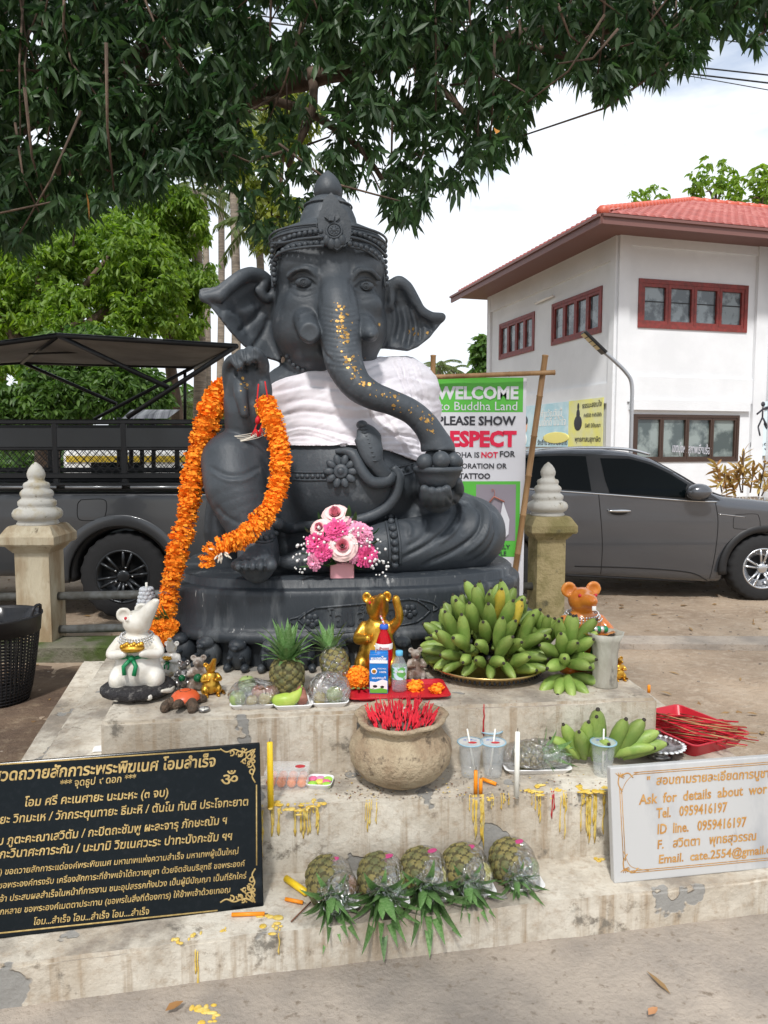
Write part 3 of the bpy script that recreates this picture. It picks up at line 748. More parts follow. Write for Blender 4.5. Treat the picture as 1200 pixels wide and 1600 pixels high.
# gold leaf flecks pressed on trunk, hand, ear
gl = MB(); rg = random.Random(5)
def fleck(u0, v0, s):
    h, n = hit(u0, v0, .0015)
    if h is None: return
    x, y, z = frame(n); k = rg.randint(5, 8); a0 = rg.random() * 6; pts = [h + s * rg.uniform(.45, 1.2) * (cos(a0 + i * 2 * pi / k) * x + sin(a0 + i * 2 * pi / k) * y) for i in range(k)]
    gl.add((np.array(pts), [tuple(range(k))]), 0, False)
for (a, b, w, h_, nn_) in ((528, 480, 10, 12, 10), (535, 510, 14, 22, 34), (538, 532, 10, 16, 16), (548, 562, 14, 10, 14), (556, 580, 10, 14, 14), (575, 598, 16, 8, 12), (606, 615, 30, 8, 16), (640, 640, 26, 8, 8), (668, 655, 14, 12, 16), (674, 672, 8, 6, 6), (372, 585, 14, 14, 4), (382, 600, 6, 10, 8), (645, 518, 9, 5, 5), (592, 508, 2, 3, 2), (385, 640, 8, 6, 3), (690, 712, 16, 6, 8)):
    for i in range(int(nn_ * 1.15)): fleck(rg.gauss(a, w * .5), rg.gauss(b, h_ * .5), rg.choice([.003, .004, .005, .0095]))
part('gold_leaf', gl, m_gold, statue, kind='stuff')
for uv in ((640, 518), (653, 522), (668, 520), (591, 507)):
    gl2 = MB(); gl, glb = gl2, gl; fleck(*uv, .010)
    if gl.n: part('gold_leaf', gl, m_gold, statue)
    gl = glb

# ------------------------------------------------------------------ pedestal
def superring(a, b, n, k=96):
    t = np.linspace(0, 2 * pi, k, endpoint=False); c_, s_ = np.cos(t), np.sin(t)
    return np.stack([a * np.sign(c_) * np.abs(c_) ** (2 / n), b * np.sign(s_) * np.abs(s_) ** (2 / n)], 1)
pedc = np.array([S(541, 900)[0], S(541, 900)[1] + .02, ZC]); Rz = rotm(0, 0, YAW)
def loft(rings, cap=True):
    V = np.concatenate([np.c_[p, np.full(len(p), z)] for p, z in rings]) @ Rz.T + np.array([pedc[0], pedc[1], 0]); k = len(rings[0][0]); F = []
    for i in range(len(rings) - 1):
        for j in range(k): F.append((i * k + j, i * k + (j + 1) % k, (i + 1) * k + (j + 1) % k, (i + 1) * k + j))
    if cap: F.append(tuple((len(rings) - 1) * k + j for j in range(k)))
    return V, F
ped = thing('statue_pedestal', 'dark grey oval pedestal with raised inscription panel under the seated statue', 'pedestal', (pedc[0], pedc[1], ZC))
N4 = 3.0
pr = [(.855, .60, ZC + .0), (.855, .60, ZC + .10), (.862, .61, ZC + .105), (.895, .645, ZC + .115), (.900, .65, ZC + .135), (.898, .648, ZC + .155), (.885, .63, ZC + .165), (.872, .622, ZC + .18), (.868, .618, ZC + .24), (.868, .618, ZC + .315), (.866, .615, ZC + .335), (.858, .607, ZC + .343), (.838, .587, ZC + .345), (.832, .580, ZC + .350), (.830, .578, ZC + .378), (.822, .57, 1.04), (.45, .3, 1.041), (.01, .01, 1.041)]
pv_ = MB().add(loft([(superring(a, b, N4), z) for a, b, z in pr])); part('base', pv_, m_stone2, ped)
PV = np.concatenate(pv_.V); PT = BVHTree.FromPolygons(PV.tolist(), pv_.F)
def ptube(pts, rr, name='panel_border'):
    T = along(pts, rr * .4, 2.5, PT); part(name, MB().add(tube(T, rr, 6)), m_stone2, ped)
ptube([(470, 983), (458, 975), (452, 968), (466, 964), (478, 956)], .005); ptube([(676, 955), (684, 950), (676, 942), (660, 938), (650, 936)], .005)
T = [(478, 958), (492, 950), (560, 944), (640, 936), (652, 938), (664, 946), (672, 954), (662, 964), (650, 972), (600, 982), (500, 993), (486, 988), (474, 976), (466, 968), (478, 958)]
for i in range(len(T) - 1):
    a, b = T[i], T[i + 1]; part('panel_border', MB().add(tube([hit(a[0] + (b[0] - a[0]) * t, a[1] + (b[1] - a[1]) * t, .002, PT)[0] for t in np.linspace(0, 1, 6)], .0055, 6)), m_stone2, ped)
for (u0, v0) in ((488, 970), (640, 955)):
    o = MB()
    for i in range(5):
        t = i * 2 * pi / 5 + .3; q = hit(u0 + 7 * cos(t), v0 + 7 * sin(t), .002, PT)[0]; o.add(ball(q, (.016, .008, .016), 10, 6))
    o.add(ball(hit(u0, v0, .004, PT)[0], (.008, .008, .008), 8, 6)); part('panel_flower', o, m_stone2, ped)
h0, n0 = hit(565, 970, 0, PT); tm = MB()
p0 = APL(514, 981, h0, n0); p1 = APL(620, 969, h0, n0)
text_on(tm, 'โอมสำเร็จ', p0 - n0 * .02, p1 - n0 * .02, .105, n0, extrude=.026); part('lettering', tm, m_stone2, ped)
# row of crouching mice carrying the pedestal
mm = MB()
mm.add(ball((0, 0, .055), (.042, .05, .058), 14, 10)); mm.add(ball((0, -.025, .105), (.030, .036, .026), 12, 8)); mm.add(ball((0, -.055, .10), (.014, .02, .013), 10, 6))
for s in (-1, 1): mm.add(ball((s * .026, -.01, .122), (.014, .007, .014), 10, 6)); mm.add(ball((s * .03, -.045, .018), (.014, .024, .018), 10, 6)); mm.add(ball((s * .02, -.05, .06), (.009, .02, .009), 8, 6))
mouse_me = mm.mesh('carved_mouse', [m_stone2])
ring = superring(.885, .63, N4, 600); seg = np.r_[0, np.cumsum(np.linalg.norm(np.diff(ring, axis=0), axis=1))]; Ltot = seg[-1]
for i in range(36):
    s_ = (i + .5) / 36 * Ltot; j = int(np.searchsorted(seg, s_)); j = min(j, 598); p = ring[j]; tg = ring[j + 1] - ring[j]; ang = atan2(tg[1], tg[0])
    w = np.array([*p, ZC]) @ Rz.T; piece('carved_mouse', mouse_me, ped, w + np.array([pedc[0], pedc[1], 0]), rotm(0, 0, ang + YAW), (1.3, 1.15, 1.08))
# ================================================================== OFFERINGS
def fd(P): return P[1] * CP - (P[2] - CAMH) * SP
def px_at(P): return fd(P) / FPX
def lpart(name, mb, mats, parent, label=None, kind=None, loc=(0, 0, 0), rot=None):
    me = mb.mesh(name, lst(mats)) if isinstance(mb, MB) else mb
    o = bpy.data.objects.new(name, me); COL.objects.link(o); o.parent = parent
    M = Matrix(np.asarray(rot).tolist()).to_4x4() if rot is not None else Matrix.Identity(4)
    M.translation = Vector([float(x) for x in loc]); o.matrix_basis = M
    ORG[o.name] = (0, 0, 0); return _tag(o, label, None, None, kind)
def lpiece(name, me, parent, loc, rot=None, sc=None, label=None):
    o = lpart(name, me, None, parent, label, None, loc, rot)
    if sc is not None: o.scale = (sc,) * 3 if np.isscalar(sc) else tuple(float(x) for x in sc)
    return o
def copy_tree(o, parent=None):
    c = o.copy(); COL.objects.link(c)
    if parent is not None:
        mb_ = o.matrix_basis.copy(); c.parent = parent; c.matrix_basis = mb_
    for ch in list(o.children): copy_tree(ch, c)
    return c
def align(d, spin=0.0):             # rotation whose local +Z points along d
    x, y, z = frame(d); R = np.stack([x, y, z], 1); return R @ rotm(0, 0, spin)

m_orange = mat('marigold_orange', (1.0, .37, .02), .8, col2=(1.0, .28, .012), scale=60, rand=.10, sss=.0)
m_orange2 = mat('marigold_deep', (.85, .30, .01), .8, rand=.1)
m_leafg = mat('bouquet_leaf', (.04, .13, .03), .5, rand=.2)
m_white = mat('white_gloss', (.78, .78, .76), .35)
m_foam = mat('foam_tray', (.80, .80, .80), .6)
m_red = mat('red_plastic', (.50, .015, .03), .35)
m_redstick = mat('red_stick', (.62, .012, .03), .7, rand=.2)
m_bamboo_st = mat('bare_stick', (.45, .26, .12), .8, rand=.2)
m_brass = mat('polished_brass', (.68, .50, .22), .3, metal=1)
m_goldp = mat('gold_paint', (.70, .40, .06), .28, metal=.85, col2=(.5, .26, .03), scale=30, bump=.1)
m_green = mat('banana_green', (.17, .27, .055), .45, col2=(.31, .39, .10), scale=18, lo=.4, hi=.7, rand=.22, col3=(.08, .09, .03), s3=70, lo3=.68, hi3=.74)
m_yel = mat('banana_yellow', (.62, .47, .06), .5, col2=(.40, .42, .07), scale=12, rand=.15, col3=(.10, .07, .03), s3=60, lo3=.62, hi3=.70)
m_btip = mat('banana_tip', (.035, .028, .02), .8)
m_bstem = mat('banana_stem', (.22, .32, .08), .6)
m_pine = mat('pineapple_skin', (.11, .115, .045), .6, col2=(.22, .18, .06), scale=30, rand=.15, bump=.3)
m_pined = mat('pineapple_groove', (.07, .06, .025), .8)
m_pleaf = mat('pineapple_leaf', (.09, .20, .05), .38, col2=(.17, .29, .11), scale=20, rand=.3)
m_wax = mat('yellow_wax', (.62, .40, .05), .45, sss=.1, col2=(.72, .54, .16), scale=40)
m_candle = mat('yellow_candle', (.85, .58, .02), .4, sss=.1)
m_ocandle = mat('orange_candle', (.85, .27, .01), .4)
m_wcandle = mat('white_candle', (.80, .79, .72), .4)
m_water = mat('clear_plastic', (.80, .85, .88), .05, alpha=.16)
m_liq = mat('water_inside', (.55, .60, .62), .02, alpha=.16)
m_redliq = mat('red_drink', (.75, .005, .02), .05, trans=.55, ior=1.33)
m_bluecap = mat('blue_cap', (.03, .12, .55), .4)
m_ltblue = mat('pale_blue_rim', (.30, .50, .62), .35, alpha=.75)
m_black = mat('black_plastic', (.012, .012, .014), .45)
m_clay = mat('urn_clay', (.30, .22, .14), .8, col2=(.42, .34, .23), scale=9, lo=.4, hi=.6, bump=.8, bscale=50, col3=(.12, .09, .06), s3=22, lo3=.58, hi3=.68)
m_ash = mat('ash', (.16, .13, .11), .95, bump=1, bscale=60)
def film_mat():
    m = bpy.data.materials.new('cling_film'); m.use_nodes = True; N, L = m.node_tree.nodes, m.node_tree.links; N.clear()
    o = N.new('ShaderNodeOutputMaterial'); mixs = N.new('ShaderNodeMixShader'); t = N.new('ShaderNodeBsdfTransparent'); g = N.new('ShaderNodeBsdfGlossy')
    g.inputs['Roughness'].default_value = .12; fr = N.new('ShaderNodeLayerWeight'); fr.inputs['Blend'].default_value = .35
    tcx = N.new('ShaderNodeTexCoord'); n = N.new('ShaderNodeTexNoise'); n.inputs['Scale'].default_value = 22; n.inputs['Detail'].default_value = 3; n.inputs['Distortion'].default_value = 2.5
    L.new(tcx.outputs['Object'], n.inputs['Vector']); b = N.new('ShaderNodeBump'); b.inputs['Strength'].default_value = 1; b.inputs['Distance'].default_value = .03
    L.new(n.outputs['Fac'], b.inputs['Height']); L.new(b.outputs[0], g.inputs['Normal']); L.new(b.outputs[0], fr.inputs['Normal'])
    mr = N.new('ShaderNodeMapRange'); mr.inputs['To Min'].default_value = .26; mr.inputs['To Max'].default_value = .90; L.new(fr.outputs['Facing'], mr.inputs['Value'])
    L.new(mr.outputs[0], mixs.inputs[0]); L.new(t.outputs[0], mixs.inputs[1]); L.new(g.outputs[0], mixs.inputs[2]); L.new(mixs.outputs[0], o.inputs['Surface']); return m
m_film = film_mat()

# ---------------- bananas
def banana_mesh(name, body_mat, bend=.55, fat=1.0):
    mb = MB(); t = np.array([0, .05, .12, .25, .42, .6, .76, .88, .96, 1]); L0 = .14
    ang = bend * (t - .3); pts = np.c_[np.zeros(10), -L0 * (np.cos(ang) - 1) / bend * -1.2, L0 * t]
    rad = np.interp(t, [0, .06, .14, .35, .7, .88, .96, 1], [.006, .0075, .014, .0215, .0215, .0135, .0055, .0045]) * fat
    V, F = tube(pts, rad, 10)
    a = np.linspace(0, 2 * pi, 10, endpoint=False); k = 1 + .055 * np.cos(5 * a)      # ridges
    for i in range(10):
        c_ = pts[i]; V[i * 10:(i + 1) * 10] = c_ + (V[i * 10:(i + 1) * 10] - c_) * k[:, None]
    mb.V.append(V); mb.F = [tuple(f) for f in F]; mb.n = len(V)
    mb.mi = []
    for fi, f in enumerate(F):
        ring = min(f) // 10 if len(f) == 4 else (0 if fi == len(F) - 2 else 9)
        mb.mi.append(2 if ring == 0 else (1 if ring >= 8 else 0))
    mb.sm = [True] * len(F)
    return mb.mesh(name, [body_mat, m_btip, m_bstem])
ban_g = [banana_mesh('banana', m_green, b, f) for b, f in ((.5, 1), (.75, .95), (.35, 1.06))]
ban_y = [banana_mesh('banana', m_yel, b, f) for b, f in ((.5, 1), (.7, .96))]
rb = random.Random(11)
def banana_hand(label, base, dirs, group=None, name='banana_bunch', yellow=0.0, sc=1.0):
    """dirs: list of (offset xyz, direction, scale) relative to base"""
    t = thing(name, label, 'bananas', base, group)
    for off_, d, s in dirs:
        me = rb.choice(ban_y) if rb.random() < yellow else rb.choice(ban_g)
        R = align(d); dd = n3(d)
        # turn so that the curve bends upwards
        up = np.array([0, 0, 1.]) if abs(dd[2]) < .85 else n3(np.array([-base[0] * 0, -1, 0])) * -1
        y = n3(up - dd * np.dot(up, dd)); x = np.cross(y, dd); R = np.stack([x, y, dd], 1) @ rotm(0, 0, rb.uniform(-.35, .35))
        lpiece('banana', me, t, off_, R, s * sc)
    cm = MB().add(ball(np.mean([np.asarray(o_) for o_, _, _ in dirs], 0), (.028, .02, .02), 10, 6)); lpart('stalk', cm, m_bstem, t)
    return t
# heap on the brass tray
TC = AZ(768, 1068, ZC); TC[1] += .14; TC = np.array([TC[0], TC[1], ZC]); Rt = .245
def brass_tray():
    t = thing('offering_tray', 'round pierced brass tray holding the big heap of green bananas', 'tray', TC)
    b = MB(); b.add(lathe([(.0, .012), (.17, .012), (.19, .018), (.246, .052), (.254, .056), (.256, .052), (.248, .046), (.19, .010), (.165, .0), (0, .0)], (0, 0, 0), 64)); lpart('dish', b, m_brass, t)
    h = MB()
    for i in range(72):
        a = i * 2 * pi / 72; e = np.array([cos(a), sin(a), 0])
        h.add(box(e * .2265 + np.array([0, 0, .0305]), (.0022, .009, .018), rotm(0, 0, a) @ rotm(0, radians(61 - 90) * 1.0, 0)), 0, False)
    lpart('pierced_slots', h, m_black, t, kind='stuff')
    for i in range(3):
        a = i * 2.1 + .3; lpart('foot', MB().add(ball((.15 * cos(a), .15 * sin(a), .004), (.01, .01, .008), 8, 6)), m_brass, t)
    return t
brass_tray()
heap = {}
def add_row(z, Rr, n, el, sc, a0=0, yel=0, sect=6, row=0):
    for i in range(n):
        a = a0 + i * 2 * pi / n + rb.uniform(-.14, .14); e = np.array([cos(a), sin(a) * .85, 0])
        elv = el + rb.uniform(-.25, .25); d = np.array([cos(a) * cos(elv), sin(a) * cos(elv), sin(elv)]) + np.array([rb.uniform(-.18, .18), rb.uniform(-.15, .15), 0])
        d = n3(d); p = e * Rr + np.array([0, 0, z]) - d * .10 * sc
        key = (row, int((a % (2 * pi)) / (2 * pi) * sect)); heap.setdefault(key, []).append((p, d, sc * rb.uniform(.9, 1.08)))
add_row(.07, .235, 19, .10, 1.08, 0, row=0, sect=5)
add_row(.125, .245, 19, .40, 1.1, .15, row=0, sect=5)
add_row(.19, .225, 18, .85, 1.15, 0, row=1, sect=4)
add_row(.25, .185, 15, 1.1, 1.2, .2, row=1, sect=4)
add_row(.30, .135, 11, 1.25, 1.25, .1, row=2, sect=2)
add_row(.35, .07, 7, 1.4, 1.2, .1, row=2, sect=2)
clock = {0: 'at the right', 1: 'at the far right', 2: 'at the back', 3: 'at the left', 4: 'at the front'}
rowname = {0: 'bottom layer of the brass tray heap, ', 1: 'middle layer of the brass tray heap, ', 2: 'top of the brass tray heap, '}
SECT = {(0, 0): 'right back side', (0, 1): 'back side', (0, 2): 'left side', (0, 3): 'front left side', (0, 4): 'front right side',
        (1, 0): 'back right side', (1, 1): 'back left side', (1, 2): 'front left side', (1, 3): 'front right side', (2, 0): 'rear half', (2, 1): 'front half with yellow ones'}
for key, L in sorted(heap.items()):
    z0 = min(p[2] for p, _, _ in L); c0 = np.mean([p for p, _, _ in L], 0); base = TC + np.array([c0[0], c0[1], z0])
    rel = [(p - (base - TC), d, s) for p, d, s in L]
    y = .28 if key == (2, 1) else (.12 if key in ((1, 2),) else .0)
    banana_hand('banana bunch in the ' + rowname[key[0]] + SECT.get(key, 'side'), base, rel, 'banana bunches heaped on the brass tray', yellow=y)
# bunch to the right of the heap
B2 = AZ(893, 1078, ZC) + np.array([0, .10, 0])
def fan(n, rows, spread, el0, dz, out, sc, heading):
    L = []
    for r_ in range(rows):
        for i in range(n - r_ % 2):
            a = heading + (i - (n - 1) / 2 + .5 * (r_ % 2)) * spread / max(n - 1, 1) + rb.uniform(-.16, .16); el = el0[r_] + rb.uniform(-.22, .22)
            d = np.array([cos(a) * cos(el), sin(a) * cos(el), sin(el)])
            L.append((np.array([cos(a) * out + rb.uniform(-.015, .015), sin(a) * out, dz[r_] + rb.uniform(-.012, .012)]), d, sc * rb.uniform(.92, 1.06)))
    return L
banana_hand('large green banana bunch lying right of the brass tray beside the grey vase', B2, fan(6, 4, 2.5, (.05, .4, .8, 1.2), (.03, .08, .12, .14), .02, 1.12, -pi / 2 + .25))
B3 = AZ(868, 1010, ZC) * 1.0; B3 = np.array([B2[0] - .06, B2[1] + .13, ZC])
banana_hand('green banana bunch leaning between the brass tray and orange rat figure', B3, fan(5, 3, 2.3, (.5, .85, 1.2), (.08, .12, .14), .02, 1.08, -pi / 2 - .3))
# bunch on the middle step
B4 = AZ(945, 1205, ZB) + np.array([0, .05, 0])
L4 = []
for a, el, s, dx in ((-1.0, 1.05, 1.0, -.05), (-1.35, 1.15, 1.05, -.03), (-1.9, 1.3, 1.15, -.01), (-1.2, .85, 1.0, -.07), (-2.3, 1.1, .9, -.08), (-1.6, .5, .95, -.06), (-1.0, 1.2, 1.05, .03), (-.6, 1.1, 1.05, .06), (-.4, .75, 1., .07), (-.35, .45, 1., .08), (-2.6, .7, .85, -.08), (-1.5, .2, .9, -.02), (-.9, .25, .9, .04)):
    L4.append((np.array([dx, 0, .02 + rb.uniform(0, .02)]), np.array([cos(a) * cos(el) + dx * 3, sin(a) * cos(el) * .3, sin(el) + .15]), s * 1.25))
banana_hand('small green banana bunch standing on the middle step by the marble sign', B4, L4)

# ---------------- pineapples
def pine_mesh():
    nt, nz_ = 56, 40; mb = MB(); H = .155; V = []
    for i in range(nz_):
        t = i / (nz_ - 1)
        for j in range(nt):
            a = j / nt * 2 * pi; rr = .056 * (max(1 - abs(2 * t - .98) ** 3.2, 0)) ** .5 + .008
            u_ = a / (2 * pi) * 8; w = t * 8.5; p = abs(((u_ + w * .5) % 1) - .5) * 2; q = abs(((u_ - w * .5) % 1) - .5) * 2
            bumpv = min(1 - p, 1 - q) if False else min(p, q); bumpv = 1 - max(1 - p, 1 - q)
            V.append((rr * cos(a) * (1 + .09 * min(bumpv * 2.2, 1)), rr * sin(a) * (1 + .09 * min(bumpv * 2.2, 1)), t * H)); V[-1] = V[-1] + (bumpv,)
    Va = np.array(V); F = []; mi = []
    for i in range(nz_ - 1):
        for j in range(nt):
            f = (i * nt + j, i * nt + (j + 1) % nt, (i + 1) * nt + (j + 1) % nt, (i + 1) * nt + j); F.append(f); mi.append(1 if Va[list(f), 3].mean() < .2 else 0)
    mb.V.append(Va[:, :3]); mb.F = F; mb.n = len(Va); mb.mi = mi; mb.sm = [True] * len(F)
    return mb.mesh('fruit', [m_pine, m_pined])
pine_me = pine_mesh()
def blade_mesh(name, L, w, curl, matl, n=6, fold=.35):
    V = []; F = []
    for i in range(n + 1):
        t = i / n; ww = w * (1 - t ** 1.8) * (1 if t > .1 else .85) + .0006; a = curl * t
        y = L * (1 - cos(a)) / max(curl, .01); z = L * sin(a) / max(curl, .01); nv = np.array([0, -cos(a), sin(a)])
        V += [(-ww, y - fold * ww * -1 * 0, z), (0, y + fold * ww, z), (ww, y, z)]
    V = [np.array(p) for p in V]
    for i in range(n):
        b = i * 3; F += [(b, b + 1, b + 4, b + 3), (b + 1, b + 2, b + 5, b + 4)]
    return MB().add((np.array(V), F)).mesh(name, [matl])
blades = [blade_mesh('crown_leaf', 1, .125, c_, m_pleaf) for c_ in (.25, .7, 1.1)]
def pineapple(loc, axis, label, s=1.0, crown=.16, nleaf=34, group=None, wrap=False, seed=1, name='pineapple', droop=0, spread_=1.15):
    rp = random.Random(seed); t = thing(name, label, 'pineapple', loc, group); R = align(axis, rp.random() * 6); ax = n3(axis)
    lpiece('fruit', pine_me, t, (0, 0, 0), R, s)
    top = ax * .148 * s
    for i in range(nleaf):
        q = i / nleaf; az = i * 2.39996; inc = .08 + spread_ * q ** 1.1 + rp.uniform(-.08, .08); Ln = crown * (1.0 - .55 * abs(q - .25)) * rp.uniform(.85, 1.1)
        d = R @ np.array([sin(inc) * cos(az), sin(inc) * sin(az), cos(inc)])
        if droop: d = n3(d + np.array([0, 0, -droop * q]))
        # blade local +z = direction, local +y = curl outward
        out = n3(R @ np.array([cos(az), sin(az), 0])); y = n3(out - d * np.dot(out, d)); x = np.cross(y, d)
        lpiece('crown_leaf', blades[0 if q < .3 else (1 if q < .75 else 2)], t, top - ax * .02 * s * q + out * .012 * s, np.stack([x, y, n3(d)], 1), (Ln * 1.0, Ln, Ln))
    if wrap:
        f = MB(); V, F = ball((0, 0, .075 * s), (.068 * s, .068 * s, .098 * s), 28, 20)
        for i in range(len(V)):
            p = V[i]; V[i] = p * (1 + .05 * mnoise.noise(Vector((p[0] * 40, p[1] * 40, p[2] * 14 + seed))))
        f.add((V, F)); lpart('cling_film', f, m_film, t, rot=R)
    return t
pineapple(AZ(446, 1092, ZC) + np.array([0, .04, 0]), (0.02, 0, 1), 'upright pineapple with tall spiky crown beside the rat figures', 1.0, .165, 40, seed=3, spread_=.8)
pineapple(AZ(528, 1088, ZC) + np.array([0, .07, .045]), (-.25, .4, .75), 'pineapple wrapped in cling film on a foam tray beside the marigold ball', .85, .13, 30, wrap=True, seed=5)
# ---------------- foam trays
def foam_tray(loc, w, d, label, yaw=0, h=.018, matl=None, name='foam_tray', cat='tray', group='white foam trays'):
    t = MB(); o_, i_ = [], []
    def rr(w_, d_, z, k=6, c=.02):
        P = []
        for cx, cy, a0 in ((w_ / 2 - c, d_ / 2 - c, 0), (-w_ / 2 + c, d_ / 2 - c, pi / 2), (-w_ / 2 + c, -d_ / 2 + c, pi), (w_ / 2 - c, -d_ / 2 + c, 1.5 * pi)):
            for q in range(k): a = a0 + q / (k - 1) * pi / 2; P.append((cx + c * cos(a), cy + c * sin(a), z))
        return np.array(P)
    rings = [rr(w * .84, d * .84, 0), rr(w * .97, d * .97, h * .9), rr(w, d, h), rr(w * 1.0, d * 1.0, h + .003), rr(w * .96, d * .96, h + .003), rr(w * .83, d * .83, .004)]
    V = np.concatenate(rings); n = len(rings[0]); F = [tuple(range(n - 1, -1, -1)), tuple(range(5 * n, 6 * n))]
    for i in range(5):
        for j in range(n): F.append((i * n + j, i * n + (j + 1) % n, (i + 1) * n + (j + 1) % n, (i + 1) * n + j))
    t.add((V, F)); o = solo(name, t.mesh(name, [matl or m_foam]), None, label, cat, loc, group); o.rotation_euler[2] = yaw; return o
def film_over(name, c, r_, seed, label, parent=None):
    V, F = ball((0, 0, 0), r_, 30, 18); V[:, 2] = np.maximum(V[:, 2], -.25 * r_[2])
    for i in range(len(V)):
        p = V[i]; V[i] = p * (1 + .10 * mnoise.noise(Vector((p[0] * 30, p[1] * 30, p[2] * 30 + seed))))
    if parent: return lpart(name, MB().add((V, F)), m_film, parent, loc=c)
    return solo(name, MB().add((V, F)).mesh(name, [m_film]), None, label, 'cling film', c)
m_guava = mat('guava_skin', (.30, .38, .14), .45, col2=(.20, .30, .08), scale=20)
m_apple = mat('apple_skin', (.35, .10, .06), .35, col2=(.45, .25, .10), scale=14)
m_pear = mat('pear_skin', (.50, .42, .20), .5, col2=(.38, .30, .12), scale=40)
m_mango = mat('mango_skin', (.30, .45, .05), .4, col2=(.42, .50, .10), scale=12)
m_root = mat('root_skin', (.30, .13, .09), .6, col2=(.22, .08, .06), scale=30)
def fruit(loc, r_, m_, label, R=None):
    V, F = lathe([(.0, -.86), (.12, -.93), (.4, -.95), (.72, -.72), (.95, -.3), (1, .1), (.9, .5), (.62, .82), (.3, .93), (.12, .86), (0, .80)], (0, 0, 0), 20)
    V = V * r_; V[:, 2] += r_ * .95
    if R is not None: V = V @ R.T
    t = thing('fruit', label, 'fruit', loc); lpart('flesh', MB().add((V, F)), m_, t)
    lpart('stalk', MB().add(tube([(0, 0, r_ * 1.74), (.003, 0, r_ * 1.95)], .0018, 6)), m_btip, t); return t
T1 = AZ(391, 1112, ZC) + np.array([0, .075, 0]); foam_tray(T1, .17, .13, 'white foam tray of wrapped mixed fruit left of the tall pineapple', .1)
for dx, dy, dz, rr, m_, lab in ((-.055, -.03, 0, .031, m_guava, 'green guava at the left of the wrapped fruit tray'), (-.03, .03, .03, .034, m_guava, 'pale green guava on top at the back of the fruit tray'), (.0, -.035, 0, .022, m_pear, 'small tan pear at the front middle of the fruit tray'),
                          (.048, -.03, 0, .026, m_pear, 'round brown pear at the front right of the fruit tray'), (.015, .02, .01, .028, m_apple, 'red apple in the middle of the wrapped fruit tray'), (.06, .03, .005, .028, m_apple, 'reddish brown fruit at the right back of the tray')):
    fruit(T1 + np.array([dx, dy, .005 + dz]), rr, m_, lab)
film_over('cling_film', T1 + np.array([0, 0, .035]), (.098, .075, .062), 1, 'clear crumpled film stretched over the tray of mixed fruit')
T2 = AZ(456, 1112, ZC) + np.array([0, .06, 0]); foam_tray(T2, .145, .11, 'white foam tray with green mango and brown root below tall pineapple', .12)
mg = thing('green_mango', 'shiny yellow green mango with pointed tip on foam tray', 'mango', T2 + np.array([-.03, -.02, .006]))
Q = smooth_path([(-.05, 0, .022), (-.02, -.004, .024), (.02, 0, .026), (.045, .01, .042), (.058, .02, .062)], 4); lpart('flesh', MB().add(tube(Q, np.interp(np.linspace(0, 1, len(Q)), [0, .12, .4, .7, .9, 1], [.006, .02, .028, .02, .009, .004]), 16)), m_mango, mg)
lpart('stalk', MB().add(tube([(.058, .02, .062), (.062, .024, .072)], .003, 6)), m_bstem, mg)
Q = smooth_path([(.035, -.015, .022), (.03, .0, .03), (.02, .04, .06)], 4)
solo('brown_root', MB().add(tube(Q, np.interp(np.linspace(0, 1, len(Q)), [0, .1, .5, .9, 1], [.014, .021, .022, .017, .009]), 14)).mesh('root', [m_root]), None, 'smooth reddish brown root leaning behind the green mango', 'root', T2)
T3 = AZ(513, 1108, ZC) + np.array([0, .07, 0]); foam_tray(T3, .14, .13, 'white foam tray under the cling wrapped small pineapple', .1)
film_over('cling_film', T3 + np.array([0, .0, .045]), (.082, .07, .078), 4, 'clear film bulging over the small wrapped pineapple')
fruit(T3 + np.array([-.035, -.03, .005]), .024, m_pear, 'small tan fruit tucked beside the wrapped pineapple')
fruit(T3 + np.array([.02, -.025, .008]), .032, m_guava, 'round green guava under film in front of wrapped pineapple')

# ---------------- rat figures
def rat_mesh(arms='front', snout=.25, hy=0.0, es=.085):
    f = Field((-.52, -.5, -.06), (.52, .36, 1.12), .016)
    f.ell((0, 0, .28), (.25, .22, .26), .05); f.ell((0, 0, .52), (.19, .16, .18), .08); f.ell((0, .0, .79), (.15, .15, .135), .05)
    q_ = lambda x, y, z: (x * cos(hy) - y * sin(hy), x * sin(hy) + y * cos(hy), z)
    f.path([q_(0, -.06, .79), q_(0, -.2, .79 + snout * .3), q_(0, -.28, .79 + snout * .45)], [.11, .075, .045], .05); f.ell(q_(0, -.31, .80 + snout * .47), (.025, .025, .02), .01)
    for s in (-1, 1):
        ec = q_(s * .135, .05, .895); f.ell(ec, (es, .03, es), .015); f.ell((ec[0], ec[1] - .028, ec[2]), (es * .62, .03, es * .62), .01, cut=True)
        f.ell((s * .2, -.06, .17), (.10, .16, .14), .04); f.path([(s * .16, -.18, .05), (s * .17, -.30, .04)], [.06, .045], .02)
        if arms == 'front' or s < 0: f.path([(s * .18, 0, .57), (s * .25, -.12, .47), (s * .1, -.24, .50)], [.07, .06, .045], .03)
        else: f.path([(s * .18, 0, .57), (s * .29, -.06, .70), (s * .25, -.1, .90)], [.07, .055, .05], .03)
        f.ell((s * .065, -.135, .85), (.022, .02, .022), .004)
    f.path([(.18, .14, .07), (.34, .04, .05), (.36, -.14, .05), (.30, -.26, .08)], [.05, .045, .035, .02], .02)
    V, F = f.extract(); return V, F
RM = {k: rat_mesh(*a) for k, a in {'std': ('front', .1), 'up': ('front', .75, .3, .07), 'big': ('front', .55, 1.0, .085), 'wave': ('raise', .35, .3, .065)}.items()}
